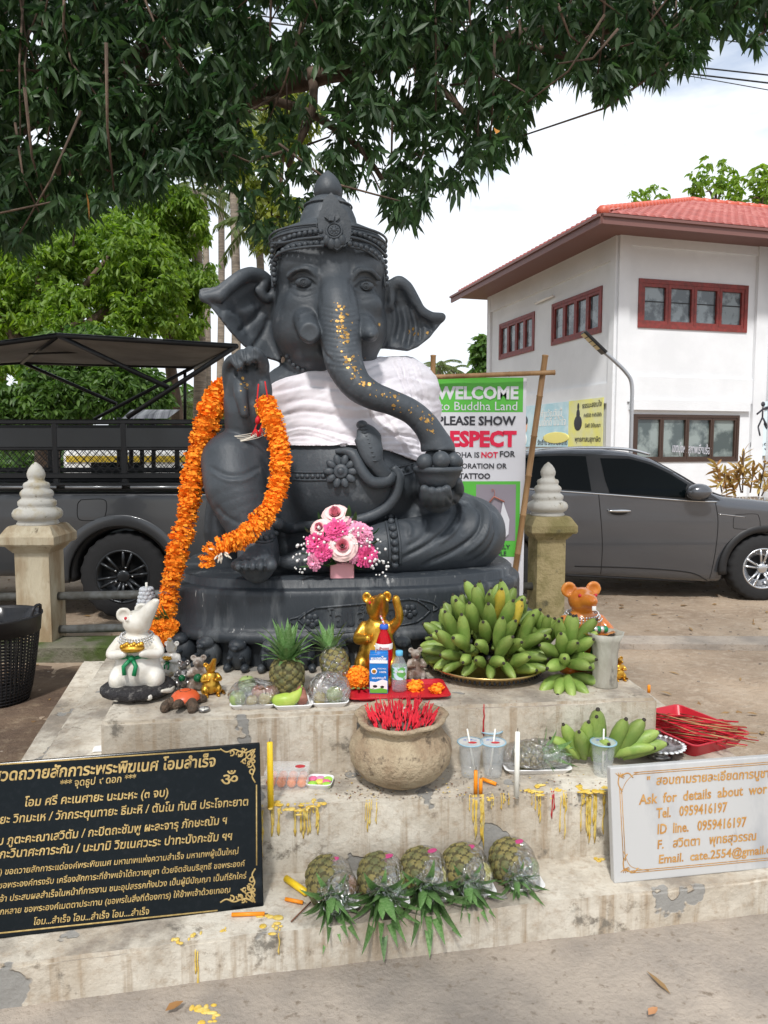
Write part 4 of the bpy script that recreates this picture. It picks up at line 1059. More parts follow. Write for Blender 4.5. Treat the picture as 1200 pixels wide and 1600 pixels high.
def rat(loc, h, kind, body_m, label, group=None, yaw=0.0, extras=(), name='rat_figurine', cat='figurine'):
    t = thing(name, label, cat, loc, group); t.rotation_euler[2] = yaw
    V, F = RM[kind]; lpart('body', MB().add((V * h, F)), body_m, t)
    if 'cushion' in extras:
        lpart('cushion', MB().add(lathe([(0, -.05), (.34, -.05), (.40, -.01), (.40, .04), (.34, .08), (0, .08)], (0, 0, 0), 30)) if False else MB().add(xf(lathe([(0, -.06), (.34, -.06), (.40, -.02), (.40, .03), (.34, .07), (0, .07)], (0, 0, 0), 30, wob=lambda a, i: .03 * np.sin(a * 14)), s=(h, h * .9, h), t=(0, -.02 * h, .05 * h))), m_cush, t)
    if 'tie' in extras:
        a = np.linspace(0, 2 * pi, 33); lpart('green_tie', MB().add(tube([(.218 * h * cos(x), .185 * h * sin(x), .44 * h + .008 * h * sin(9 * x)) for x in a], .022 * h, 8)).add(tube([(-.02 * h, -.20 * h, .44 * h), (-.10 * h, -.24 * h, .36 * h), (-.09 * h, -.25 * h, .27 * h)], .024 * h, 8)).add(tube([(-.02 * h, -.20 * h, .44 * h), (.03 * h, -.24 * h, .36 * h), (.01 * h, -.26 * h, .26 * h)], .024 * h, 8)).add(ball((-.02 * h, -.215 * h, .44 * h), .035 * h, 10, 8)), m_tie, t)
    if 'neck' in extras:
        mb = MB()
        for k, (rr, zz) in enumerate(((.165, .66), (.18, .635), (.2, .61))):
            for i in range(34): x = i * 2 * pi / 34; mb.add(ball((rr * h * cos(x), rr * h * .9 * sin(x) - .0 * h, zz * h - .03 * h * max(-sin(x), 0)), .012 * h, 6, 4))
        lpart('pearl_necklace', mb, m_pearl, t)
    if 'gold' in extras:
        mb = MB(); mb.add(ball((0, -.24 * h, .56 * h), (.13 * h, .08 * h, .05 * h), 16, 10))
        for i in range(9): mb.add(ball(((-.1 + .025 * i) * h, -.27 * h, (.585 + .012 * ((i * 7) % 3)) * h), .03 * h, 8, 6))
        lpart('gold_treasure', mb, m_goldp, t)
    if 'tray' in extras:
        mb = MB().add(xf(lathe([(.0, 0), (.12, .0), (.19, .05), (.2, .055), (.12, .02), (0, .02)], (0, 0, 0), 24, wob=lambda a, i: .06 * np.sin(a * 8)), s=(h,) * 3, t=(.02 * h, -.27 * h, .48 * h))); lpart('shell_dish', mb, body_m, t)
        mb = MB()
        for i in range(7): mb.add(ball(((-.08 + .035 * i) * h, -.28 * h, .545 * h), .035 * h, 8, 6), i % 2)
        lpart('coloured_stones', mb, [m_tie, m_pearl], t)
    if 'ball' in extras: lpart('green_ball', MB().add(ball((.02 * h, -.27 * h, .42 * h), .12 * h, 14, 10)), m_tieglass, t)
    if 'eyes' in extras: lpart('eye', MB().add(ball((-.085 * h, -.135 * h, .865 * h), .018 * h, 8, 6)).add(ball((.085 * h, -.135 * h, .865 * h), .018 * h, 8, 6)), m_red, t)
    if 'teeth' in extras:
        lpart('teeth', MB().add(rbox((0, -.30 * h, .765 * h), (.04 * h, .02 * h, .045 * h), .004 * h)), m_white, t)
    return t
m_pearlw = mat('pearly_white', (.72, .70, .64), .3, col2=(.62, .58, .50), scale=14, coat=.3)
m_cush = mat('dark_cushion', (.02, .018, .02), .6, bump=1, bscale=60, col2=(.16, .15, .14), scale=50, lo=.55, hi=.7)
m_tie = mat('green_ribbon', (.005, .20, .07), .4)
m_tieglass = mat('green_glass_ball', (.003, .09, .03), .1)
m_pearl = mat('silver_pearls', (.6, .6, .6), .25, metal=.6)
m_amber = mat('glossy_amber', (.62, .22, .03), .22, coat=.5, col2=(.50, .14, .02), scale=10)
m_silver = mat('antique_silver', (.45, .43, .42), .3, metal=.8, col2=(.15, .14, .13), scale=30)
m_brownm = mat('brown_glaze', (.16, .11, .08), .35, col2=(.40, .36, .32), scale=18)
P = AZ(210, 1092, ZC); P[1] += .05; rat(P + np.array([0, 0, .012]), .35, 'big', m_pearlw, 'large pearly white rat figure with head raised, green tie and gold nugget', yaw=.12, extras=('cushion', 'tie', 'neck', 'gold', 'eyes'))
P = AZ(266, 1060, ZC); P[1] += .03; rat(P, .155, 'up', mat('white_pottery', (.6, .58, .54), .3, col2=(.4, .3, .1), scale=20, lo=.55, hi=.65), 'small white rat figurine with gold trim behind the orange turtle', 'small rat figurines in a row', yaw=-.2, extras=('gold', 'tie'))
P = AZ(284, 1078, ZC); P[1] += .03; rat(P, .115, 'std', m_silver, 'small silver grey rat figurine holding a green glass ball', 'small rat figurines in a row', .0, ('ball',))
P = AZ(308, 1082, ZC); P[1] += .03; rat(P, .145, 'std', m_brownm, 'small brown rat figurine with crown holding a dark green ball', 'small rat figurines in a row', .1, ('ball',))
P = AZ(328, 1088, ZC); P[1] += .02; rat(P, .135, 'up', m_goldp, 'small shiny golden rat figurine at the end of the row', 'small rat figurines in a row', .4)
P = AZ(590, 1064, ZC); P[1] = P[1] + .02; gr_ = rat(P, .385, 'wave', m_goldp, 'tall golden rat figure raising one arm behind the red drink bottle', yaw=-.1, extras=('eyes',)); gr_.scale = (.82, .85, 1)
P = AZ(908, 1062, ZC); P[1] += .10; rat(P + np.array([.02, -.02, 0]), .405, 'std', m_amber, 'glossy orange rat figure with pearl necklace behind the grey vase', yaw=.12, extras=('neck', 'tray', 'tie', 'eyes', 'teeth'))
P = AZ(650, 1066, ZC); P[1] += .03; rat(P, .14, 'std', m_brownm, 'small dark brown rat figurine half hidden left of the banana tray', yaw=.2)
P = AZ(966, 1062, ZC); rat(P, .10, 'std', m_goldp, 'tiny golden figurine standing just behind the grey vase', yaw=.2)
# frosted ornament behind the white rat
P = AZ(232, 1020, ZC); P = np.array([P[0], P[1], ZC]); t = thing('frosted_ornament', 'knobbly frosted white crystal ornament standing behind the white rat', 'ornament', P)
m_frost = mat('frosted_glass', (.85, .88, .92), .35, trans=.5, ior=1.4)
mb = MB(); mb.add(lathe([(.06, 0), (.06, .02), (.03, .04), (.028, .16), (.045, .18), (.045, .19), (0, .2)], (0, 0, 0), 20)); lpart('stem', mb, m_frost, t)
mb = MB()
for k in range(7):
    for i in range(9): a = i * 2 * pi / 9 + k * .35; rr = .042 * (1 - .09 * k); mb.add(ball((rr * cos(a), rr * sin(a), .20 + k * .017), (.016, .016, .013), 7, 5))
lpart('knobs', mb, m_frost, t); lpart('wick', MB().add(tube([(0, 0, .3), (0, 0, .335)], .006, 6)), m_wcandle, t)
# turtle
P = AZ(285, 1108, ZC); P[1] += .03; t = thing('turtle_figurine', 'brown turtle figurine with orange red patterned shell, crawling forward', 'figurine', P); t.rotation_euler[2] = -.1; t.scale = (.72, .72, .72)
mt_sh = mat('orange_shell', (.62, .10, .03), .35); mt_b = mat('turtle_brown', (.13, .085, .055), .6, bump=1, bscale=60, col2=(.07, .05, .035), scale=40)
f = Field((-.13, -.15, -.02), (.13, .12, .1), .004); f.ell((0, .01, .035), (.068, .075, .026), .01); f.path([(0, -.05, .035), (0, -.09, .045), (0, -.115, .043)], [.02, .022, .018], .01)
for s in (-1, 1): f.path([(s * .045, -.03, .03), (s * .07, -.065, .024), (s * .072, -.09, .018)], [.03, .027, .022], .012); f.path([(s * .05, .05, .025), (s * .075, .07, .018)], [.026, .022], .01)
lpart('body', MB().add(f.extract()), mt_b, t)
V, F = ball((0, .012, .035), (.075, .080, .052), 24, 14); V[:, 2] = np.maximum(V[:, 2], .034); lpart('shell', MB().add((V, F)), mt_sh, t)
mb = MB()
for i in range(6):
    a = i * pi / 3 + .5; c0 = [(.030 * cos(a), .012 + .032 * sin(a), .081), (.058 * cos(a), .012 + .062 * sin(a), .064), (.074 * cos(a), .012 + .079 * sin(a), .042)]; mb.add(tube(c0, .0022, 5))
mb.add(tube([(.030 * cos(a), .012 + .032 * sin(a), .082) for a in np.linspace(0, 2 * pi, 7)], .0022, 5)); lpart('shell_ridges', mb, mt_b, t)
# tealight
P = AZ(319, 1112, ZC); t = thing('tealight', 'spent tealight candle in a small metal cup beside the turtle', 'candle', P); lpart('metal_cup', MB().add(lathe([(0, 0), (.02, 0), (.021, .014), (.0195, .014), (.0185, .009), (0, .009)], (0, 0, 0), 20)), m_silver, t)
lpart('wax', MB().add(lathe([(0, .0092), (.018, .0094), (.018, .0105), (0, .0105)], (0, 0, 0), 18)), m_wcandle, t); lpart('wick', MB().add(tube([(0, 0, .01), (.001, 0, .019)], .001, 5)), m_btip, t)
# vase
P = AZ(950, 1078, ZC); P[1] += .05; t = thing('grey_vase', 'weathered grey octagonal vase with scalloped flared rim at the step edge', 'vase', P)
mv = mat('vase_grey', (.42, .41, .35), .55, col2=(.30, .28, .23), scale=9, bump=.3, stretch=(1, 1, .4), col3=(.12, .11, .09), s3=14, lo3=.6, hi3=.68)
scal = lambda a, i: (.05 * np.cos(8 * a)) * (1 if 3 < i < 8 else .3)
lpart('body', MB().add(lathe([(.0, 0), (.052, .0), (.055, .01), (.048, .03), (.05, .14), (.058, .19), (.072, .222), (.066, .222), (.05, .19), (.042, .10), (0, .09)], (0, 0, 0), 48, wob=scal)), mv, t)
# small orange candle stub on corner
P = AZ(1018, 1086, ZC); P[1] += .03; t = thing('candle_stub', 'tiny orange candle stub near the right corner of the top step', 'candle', P); lpart('wax', MB().add(lathe([(0, 0), (.0065, 0), (.006, .028), (.004, .031), (0, .03)], (0, 0, 0), 10)), m_ocandle, t)

# ---------------- red tray with carton, bottles, marigolds
def flat_tray(name, label, c, w, d, h, yaw, m_, m_rim=None):
    t = thing(name, label, 'tray', c); t.rotation_euler[2] = yaw
    w2, d2 = w * .86, d * .84; V = []
    for (a, b, z) in ((w2, d2, 0), (w, d, h), (w + .012, d + .012, h), (w + .012, d + .012, h - .004), (w - .004, d - .004, h - .004)): pass
    R_ = [(w2, d2, 0.), (w, d, h - .003), (w + .014, d + .014, h - .003), (w + .014, d + .014, h), (w - .003, d - .003, h), (w2 - .004, d2 - .004, .004)]
    k = 6
    for a, b, z in R_:
        c_ = .025
        for cx, cy, a0 in ((a / 2 - c_, b / 2 - c_, 0), (-a / 2 + c_, b / 2 - c_, pi / 2), (-a / 2 + c_, -b / 2 + c_, pi), (a / 2 - c_, -b / 2 + c_, 1.5 * pi)):
            for q in range(k): an = a0 + q / (k - 1) * pi / 2; V.append((cx + c_ * cos(an), cy + c_ * sin(an), z))
    n = 4 * k; F = [tuple(range(n - 1, -1, -1)), tuple(range(5 * n, 6 * n))]
    for i in range(5):
        for j in range(n): F.append((i * n + j, i * n + (j + 1) % n, (i + 1) * n + (j + 1) % n, (i + 1) * n + j))
    lpart('tray_body', MB().add((np.array(V), F), 0, False), m_, t); return t
RT = AZ(622, 1096, ZC) + np.array([0, .10, 0]); flat_tray('red_tray', 'red plastic tray with milk carton, drink bottles and marigolds', RT, .38, .20, .018, .1, m_red)
def puff(nl=4, np_=16, r0=1.0, seed=0, name='blossom', mats=None, ht=.5, w=.30):
    rp = random.Random(seed); V = []; F = []; n = 0
    for l in range(nl):
        fr = 1 - l / nl * .75; tilt = l / max(nl - 1, 1)
        for i in range(np_):
            a = (i + .5 * (l % 2)) * 2 * pi / np_ + rp.uniform(-.1, .1); rr = r0 * fr * rp.uniform(.88, 1.1)
            e = np.array([cos(a), sin(a), 0]); g = np.array([-sin(a), cos(a), 0]); z0 = ht * tilt * .6; z1 = ht * (tilt * .9 + .05) + rp.uniform(-.08, .12) * ht
            ww = w * fr * rp.uniform(.8, 1.2)
            P_ = [e * rr * .25 + g * ww * .3 + [0, 0, z0], e * rr * .25 - g * ww * .3 + [0, 0, z0], e * rr * .7 - g * ww * .6 + [0, 0, (z0 + z1) / 2 + .06 * ht], e * rr * .7 + g * ww * .6 + [0, 0, (z0 + z1) / 2 - .02],
                  e * rr - g * ww * .5 + [0, 0, z1 + rp.uniform(-.12, .12) * ht], e * rr * 1.04 + [0, 0, z1 - .05], e * rr + g * ww * .5 + [0, 0, z1 + rp.uniform(-.12, .12) * ht]]
            V += P_; F += [(n, n + 1, n + 2, n + 3), (n + 3, n + 2, n + 4, n + 5), (n + 3, n + 5, n + 6)]; n += 7
    return MB().add((np.array(V), F)).mesh(name, mats)

def ruffle(n_, seed, band, name='marigold_blossom', mats=None, sz=.34):
    rp = random.Random(seed); V = []; F = []; n = 0
    for i in range(n_):
        a = i * 2.39996; el = rp.uniform(-band, band); o_ = np.array([cos(a) * cos(el), sin(a) * cos(el), sin(el)]); rr = rp.uniform(.74, 1.0)
        nn_ = n3(o_ * .55 + np.array([rp.gauss(0, .6), rp.gauss(0, .6), rp.gauss(0, .6)])); x, y, _ = frame(nn_); s_ = sz * rp.uniform(.75, 1.2); c = o_ * rr
        P_ = [c - y * s_ * .5 - x * s_ * .2, c - y * s_ * .5 + x * s_ * .2, c + x * s_ * .55 + nn_ * .05, c + y * s_ * .35 + x * s_ * .45, c + y * s_ * .5 + nn_ * .06, c + y * s_ * .35 - x * s_ * .45, c - x * s_ * .55 + nn_ * .05]
        V += P_ + [c - nn_ * .05]; F += [(n + 7, n, n + 1), (n + 7, n + 1, n + 2), (n + 7, n + 2, n + 3), (n + 7, n + 3, n + 4), (n + 7, n + 4, n + 5), (n + 7, n + 5, n + 6), (n + 7, n + 6, n)]; n += 8
    mb = MB().add((np.array(V), F)); mb.add(ball((0, 0, 0), (.78, .78, .78 * sin(min(band, 1.4))), 10, 6)); return mb.mesh(name, mats)
mari = [ruffle(80, s, 1.4, 'marigold_blossom', [m_orange], .42) for s in range(3)]

def marigold(loc, R, label, nrm=(0, 0, 1), m_i=0, name='marigold'):
    t = thing(name, label, 'flower', loc)
    o = lpiece('petals', mari[m_i], t, (0, 0, 0), align(nrm), (R, R, R * .7)); return t
marigold(AZ(665, 1080, ZC) + np.array([-.04, .0, .02]), .035, 'left one of the orange marigold blossoms lying on the red tray')
marigold(AZ(682, 1084, ZC) + np.array([0, .0, .02]), .03, 'right one of the orange marigold blossoms lying on the red tray', m_i=1)
P = AZ(558, 1080, ZC) + np.array([0, .02, .05]); t = thing('marigold_ball', 'dense orange marigold ball garland with green leaves beside the milk carton', 'garland', P - np.array([0, 0, .05]))
for i in range(40):
    zz = 1 - 2 * (i + .5) / 40; a = i * 2.39996; d = np.array([sqrt(1 - zz * zz) * cos(a), sqrt(1 - zz * zz) * sin(a), zz]); lpiece('marigold_blossom', mari[i % 3], t, d * .026 * np.array([1.25, 1, .95]) + np.array([0, 0, .05]), align(d, i), .021)
for i in range(5): lpiece('leaf', blades[1], t, (-.03 + i * .018, -.035, .02), align((i * .3 - .6, -.8, -.1)), .05)
# milk carton
def bxp(mb, c, s, mi=0, b=.001): mb.add(rbox(c, s, b, 1), mi, False)
P = AZ(592, 1088, ZC) + np.array([0, .04, .004]); t = thing('milk_carton', 'blue and white milk carton with small straw hole, on the red tray', 'carton', P); t.rotation_euler[2] = -.04
m_cb = mat('carton_blue', (.01, .17, .52), .35); m_cw = mat('carton_white', (.8, .8, .8), .35); m_grass_p = mat('carton_grass', (.12, .42, .05), .4)
w_, d_, h_ = .072, .045, .155
mb = MB(); bxp(mb, (0, 0, h_ / 2), (w_, d_, h_)); lpart('box', mb, m_cb, t)
mb = MB()
mb.add(box((0, -d_ / 2 - .0008, .128), (w_ * .96, .001, .012)), 0, False); mb.add(prism([(-.034, .004), (.034, .004), (.034, .052), (.015, .058), (-.012, .047), (-.034, .05)], (0, -d_ / 2 - .0004, 0), (1, 0, 0), (0, 0, 1), (0, -1, 0), .0008), 0, False); lpart('print', mb, m_cw, t)
mb = MB(); mb.add(prism([(-.034, .004), (.034, .004), (.034, .018), (.01, .024), (-.02, .018), (-.034, .022)], (0, -d_ / 2 - .0014, 0), (1, 0, 0), (0, 0, 1), (0, -1, 0), .0006), 0, False); lpart('print', mb, m_grass_p, t)
mb = MB()
for cx, cz, s in ((-.014, .030, 1), (.014, .028, .9)):
    mb.add(ball((cx, -d_ / 2 - .001, cz), (.010 * s, .0006, .006 * s), 10, 6), 0); mb.add(ball((cx - .010 * s, -d_ / 2 - .001, cz + .005), (.004, .0008, .004), 8, 6), 1)
    for q in (-.006, .006): mb.add(box((cx + q, -d_ / 2 - .0012, cz - .008), (.002, .0008, .008)), 1, False)
lpart('print', mb, [m_black, m_white], t)
mb = MB(); fz = np.array([0, -1, 0]); fy = -d_ / 2 - .0006
text_on(mb, 'หนองโพ', (-.030, fy, .133), (.030, fy, .133), .021, fz, .0006, .03); lpart('lettering', mb, m_cw, t); mb = MB(); text_on(mb, 'PURE MILK', (-.004, fy, .098), (.030, fy, .098), .008, fz, .0004); lpart('lettering', mb, m_cw, t); mb = MB(); text_on(mb, '100%', (.004, fy, .084), (.030, fy, .084), .010, fz, .0004, .02)
lpart('lettering', mb, m_cw, t); lpart('seal', MB().add(ball((-.018, fy, .09), (.012, .0006, .012), 16, 6)), m_cw, t)
mb = MB(); text_on(mb, 'นมสดแท้', (-.026, fy, .060), (.028, fy, .060), .012, fz, .0005, .01); lpart('lettering', mb, mat('ink_white', (.85, .85, .85), .5), t)
mb = MB().add(ball((-.018, fy - .0006, .09), (.008, .0006, .008), 12, 6)); lpart('seal', mb, m_goldp, t)
lpart('flap', MB().add(xf(box((0, 0, 0), (w_ * .98, .022, .0015)), rotm(.35, 0, 0), (0, .006, h_ + .004))), m_cb, t); lpart('straw', MB().add(tube([(-.012, 0, h_), (-.012, -.002, h_ + .028), (-.018, -.004, h_ + .032)], .0025, 8)), m_wcandle, t)
# water bottle
P = AZ(624, 1086, ZC) + np.array([0, .04, .004]); t = thing('water_bottle', 'clear plastic water bottle with pale blue cap and printed label', 'bottle', P)
bp = [(0, 0), (.026, .0), (.030, .006), (.030, .05), (.0285, .054), (.030, .058), (.0285, .062), (.030, .10), (.028, .112), (.016, .135), (.0125, .139), (.0125, .15)]
lpart('bottle_body', MB().add(lathe(bp, (0, 0, 0), 28)), m_water, t); lpart('water', MB().add(lathe([(0, .003), (.0275, .006), (.0275, .11), (.0, .112)], (0, 0, 0), 24)), m_liq, t)
lpart('cap', MB().add(lathe([(.0135, .143), (.0145, .145), (.0145, .16), (.012, .162), (0, .162)], (0, 0, 0), 20, wob=lambda a, i: .03 * np.sign(np.sin(a * 10)))), mat('cap_blue', (.12, .45, .7), .4), t)
m_lab = mat('label_meadow', (.55, .72, .80), .4, col2=(.12, .42, .10), scale=45, lo=.46, hi=.54, detail=1)
lpart('label', MB().add(lathe([(.0308, .052), (.0308, .102)], (0, 0, 0), 28)), m_lab, t); mb = MB(); text_on(mb, 'น้ำดื่ม', (-.016, -.0312, .082), (.016, -.0312, .082), .013, fz, .0005, .02); lpart('lettering', mb, m_cw, t)
# red drink bottle with straw
P = AZ(600, 1076, ZC) + np.array([0, .065, .004]); t = thing('red_drink_bottle', 'bottle of bright red drink with blue cap and pink striped straw', 'bottle', P)
lpart('bottle_body', MB().add(xf(lathe([(0, 0), (.031, .0), (.035, .008), (.033, .06), (.036, .12), (.034, .165), (.022, .20), (.015, .215), (.0145, .232)], (0, 0, 0), 30), t=(0, 0, 0))), m_redliq, t)
lpart('label', MB().add(lathe([(.0355, .145), (.0358, .165), (.0345, .168)], (0, 0, 0), 28)), m_cw, t); mb = MB(); text_on(mb, 'น้ำแดง', (-.02, -.0365, .148), (.02, -.0365, .148), .013, fz, .0006, .02); lpart('lettering', mb, m_red, t)
lpart('cap', MB().add(lathe([(.017, .225), (.018, .227), (.018, .24), (.016, .242), (0, .242)], (0, 0, 0), 20)), m_bluecap, t)
mb = MB(); A_ = np.array([.004, 0, .235]); B_ = np.array([-.04, .01, .335])
for i in range(14): mb.add(tube([A_ + (B_ - A_) * i / 14, A_ + (B_ - A_) * (i + 1) / 14], .0038, 8), i % 2)
lpart('straw', mb, [m_cw, mat('straw_pink', (.75, .25, .3), .4)], t)

# ---------------- urn with incense
UC = AZ(626, 1228, ZB) + np.array([0, .045, 0]); UC[2] = ZB
UX = px_at(UC); ur = 80 * UX
t = thing('incense_urn', 'round weathered clay urn with cracked scalloped rim in the middle step', 'urn', UC)
wob = lambda a, i: (.035 * np.sin(a * 3 + 1) + .03 * np.sin(a * 7) + .015 * np.sin(a * 13)) * (1 if 10 <= i <= 17 else .15)
up = [(0, .0), (.38, 0), (.55, .06), (.80, .22), (.97, .45), (1.0, .65), (.97, .80), (.955, .82), (.93, .86), (.80, 1.02), (.74, 1.10), (.78, 1.17), (.87, 1.25), (.90, 1.29), (.88, 1.33), (.80, 1.32), (.72, 1.25), (.66, 1.15), (.66, 1.08)]
V, F = lathe([(a * ur, b * ur) for a, b in up], (0, 0, 0), 72, wob=wob)
for i in range(len(V)):
    p = V[i]; V[i] = p + n3(p) * (mnoise.noise(Vector(p * 40)) * .004 + mnoise.noise(Vector(p * 120)) * .0015)
lpart('vessel', MB().add((V, F)), m_clay, t); lpart('ash', MB().add(xf(ball((0, 0, 0), (.67 * ur, .67 * ur, .10 * ur), 30, 10), t=(0, 0, 1.10 * ur))), m_ash, t)
t = thing('incense_sticks', 'thick cluster of burnt red incense sticks stuck in the clay urn', 'incense', UC + np.array([0, 0, 1.15 * ur]), kind=None)
stk = MB().add(tube([(0, 0, 0), (0, 0, 1)], .0022, 5)).mesh('incense_stick', [m_redstick]); rs = random.Random(4)
for i in range(260):
    rr = .60 * ur * sqrt(rs.random()); a = rs.random() * 2 * pi; d = np.array([cos(a) * rr * 1.3 / ur * .5 + rs.gauss(0, .22), sin(a) * rr / ur * .5 + rs.gauss(0, .22), 1]); l = rs.uniform(.035, .085)
    lpiece('incense_stick', stk, t, (rr * cos(a), rr * sin(a), -.01), align(d), (1, 1, l))
# ---------------- plastic cups of water
cupm = MB().add(lathe([(0, 0), (.027, 0), (.0275, .004), (.0315, .05), (.0325, .052), (.037, .105), (.0385, .107)], (0, 0, 0), 28)).mesh('cup', [m_water])
watm = MB().add(lathe([(0, .003), (.026, .004), (.0305, .05), (.0345, .090), (0, .091)], (0, 0, 0), 24)).mesh('water', [m_liq])
lidm = MB().add(lathe([(.0385, .1062), (.0415, .1065), (.0415, .1095), (.038, .110), (.0365, .1085), (0, .1085)], (0, 0, 0), 28)).mesh('lid', [m_ltblue, m_ltblue])
m_lidf = mat('lid_film', (.70, .76, .80), .2, alpha=.45)
def cup(u0, v0, label, st):
    P = AZ(u0, v0, ZB) + np.array([0, .035, 0]); t = thing('water_cup', label, 'cup', P, 'sealed plastic cups of water with straws'); t.scale = (1.16,) * 3
    lpiece('cup', cupm, t, (0, 0, 0)); lpiece('water', watm, t, (0, 0, 0))
    lpart('lid', MB().add(lathe([(.0375, .1062), (.0415, .1065), (.0415, .1095), (.0375, .110)], (0, 0, 0), 28)), m_ltblue, t); lpart('lid_film', MB().add(lathe([(.0375, .1085), (.0, .1087)], (0, 0, 0), 24)), m_lidf, t)
    mb = MB(); mb.add(ball((.006, -.008, .1095), (.014, .008, .0006), 12, 6)); lpart('print', mb, m_red, t)
    mb = MB(); text_on(mb, 'น้ำดื่ม', (-.02, .008, .1092), (.02, .008, .1092), .012, (0, 0, 1), .0003); lpart('lettering', mb, m_bluecap, t)
    a = np.array(st); lpart('straw', MB().add(tube([-a * .03 + np.array([0, 0, .01]), a * .02 + np.array([0, 0, .15])], .0026, 8)), m_wcandle, t)
cup(714, 1192, 'water cup at the back left of the cups beside the urn', (.0, .1, 0)); cup(736, 1218, 'water cup in front, nearest to the urn, slanted straw', (-.5, .0, 0))
cup(768, 1196, 'water cup at the back right, half behind the front cup', (.1, .1, 0)); cup(772, 1218, 'water cup in front, right of the urn, near white candle', (.3, 0, 0)); cup(946, 1218, 'lone water cup in front of the small banana bunch', (0, 0, 0))
# ---------------- candles on the middle step
def candle(u0, v0, z, htop, rpx, m_, label, name='candle', lean=(0, 0), burnt=True):
    P = AZ(u0, v0, z); s = px_at(P); h_ = (v0 - htop) * s / cos(radians(20)) * 1.04; t = thing(name, label, 'candle', P); L_ = np.array([lean[0] * h_, lean[1] * h_, h_])
    lpart('wax_stick', MB().add(tube([np.zeros(3), L_ * .5, L_ * .99, L_], [rpx * s, rpx * s * .97, rpx * s * .9, rpx * s * .3], 12)), m_, t); lpart('wick', MB().add(tube([L_, L_ * 1.0 + np.array([.001, 0, .012])], .0012, 5)), m_btip, t); return t
candle(423, 1262, ZB, 1166, 5, m_candle, 'tall yellow candle standing upright beside the black sign', 'yellow_candle')
candle(807, 1246, ZB, 1150, 4.2, m_wcandle, 'tall thin white candle standing right of the water cups', 'white_candle')
candle(743, 1240, ZB, 1206, 3.2, m_ocandle, 'leftmost and tallest short orange candle before the cups', 'orange_candle'); candle(751, 1240, ZB, 1218, 3, m_ocandle, 'short orange candle between two others before the cups', 'orange_candle')
def lying(P, d, L_, r_, m_, label, name, cat='candle'):
    t = thing(name, label, cat, P); d = n3(d); lpart('wax_stick', MB().add(tube([np.zeros(3), d * L_], r_, 10)), m_, t); lpart('wick', MB().add(tube([d * L_, d * (L_ + .01)], .001, 5)), m_btip, t); return t
lying(AZ(753, 1222, ZB) + np.array([0, 0, .012]), (.8, -.5, -.1), .055, .0065, m_ocandle, 'orange candle stub lying tilted before the water cups', 'orange_candle')
lying(AZ(447, 1378, ZA) + np.array([0, 0, .012]), (.6, -.62, 0), .11, .011, m_candle, 'thick yellow candle lying on the lowest step by the pineapples', 'yellow_candle')
lying(AZ(446, 1408, ZA) + np.array([0, 0, .007]), (.8, -.25, 0), .06, .006, m_ocandle, 'broken orange candle lying on the lowest step', 'orange_candle')
lying(AZ(362, 1433, ZA) + np.array([0, -.0, .008]), (1, .05, 0), .10, .006, m_ocandle, 'long orange candle lying at the front below black sign', 'orange_candle')
solo('burnt_match', MB().add(tube([np.zeros(3), (.05, .09, .004)], .0025, 6)).mesh('burnt_match', [mat('match_wood', (.16, .07, .04), .8)]), None, 'thin dark reddish stick lying beside the orange candle', 'stick', AZ(455, 1442, ZA) + np.array([0, 0, .004]))
# ---------------- sweets
P = AZ(446, 1238, ZB) + np.array([0, .06, 0]); t = thing('sweet_box', 'clear plastic clamshell box of orange sweets left of the urn', 'box', P)
m_clear = mat('clear_box', (.9, .92, .93), .08, alpha=.22); m_osw = mat('orange_sweet', (.72, .20, .03), .35, sss=.1)
lpart('box_base', MB().add(xf(lathe([(.0, 0), (.95, 0), (1.0, 1.0)], (0, 0, 0), 4), R=rotm(0, 0, pi / 4)), 0, False) if False else MB().add(rbox((0, 0, .022), (.15, .10, .044), .008, 2), 0, False), m_clear, t)
lpart('box_lid', MB().add(rbox((0, 0, .056), (.154, .104, .020), .008, 2), 0, False), m_clear, t)
for i in range(12): lpart('sweet', MB().add(ball((-.055 + (i % 4) * .036, -.03 + (i // 4) * .03, .02), (.017, .015, .016), 12, 8)), m_osw, t)
lpart('sticker', MB().add(ball((.045, .0, .067), (.018, .014, .0008), 14, 6)), m_red, t)
P = AZ(498, 1236, ZB) + np.array([0, .045, 0]); foam_tray(P, .095, .085, 'small white foam tray of pastel pink and green sweets', -.1)
pk, gn, yl = mat('sweet_pink', (.78, .16, .32), .4), mat('sweet_green', (.36, .68, .08), .4), mat('sweet_yellow', (.75, .68, .12), .4)
for i, (dx, dy, m_, lab) in enumerate(((-.026, .022, pk, 'pink round sweet at the back left of the pastel tray'), (.0, .024, mat('sweet_rose', (.7, .3, .5), .4), 'rose pink sweet at the back middle of the pastel tray'), (.027, .020, gn, 'lime green sweet at the back right of the pastel tray'), (-.025, -.016, gn, 'lime green sweet at the front left of the pastel tray'), (.022, -.002, pk, 'pink sweet at the middle right of the pastel tray'), (.026, -.024, gn, 'green sweet at the front right of the pastel tray'), (.0, -.0, yl, 'yellowish sweet in the centre of the pastel tray'))):
    o = MB().add(lathe([(0, 0), (.012, 0), (.0165, .005), (.015, .011), (.008, .014), (0, .013)], (0, 0, 0), 16, wob=lambda a, i: .07 * np.cos(6 * a))).mesh('sweet', [m_]); solo('sweet', o, None, lab, 'sweet', P + np.array([dx, dy, .006]))
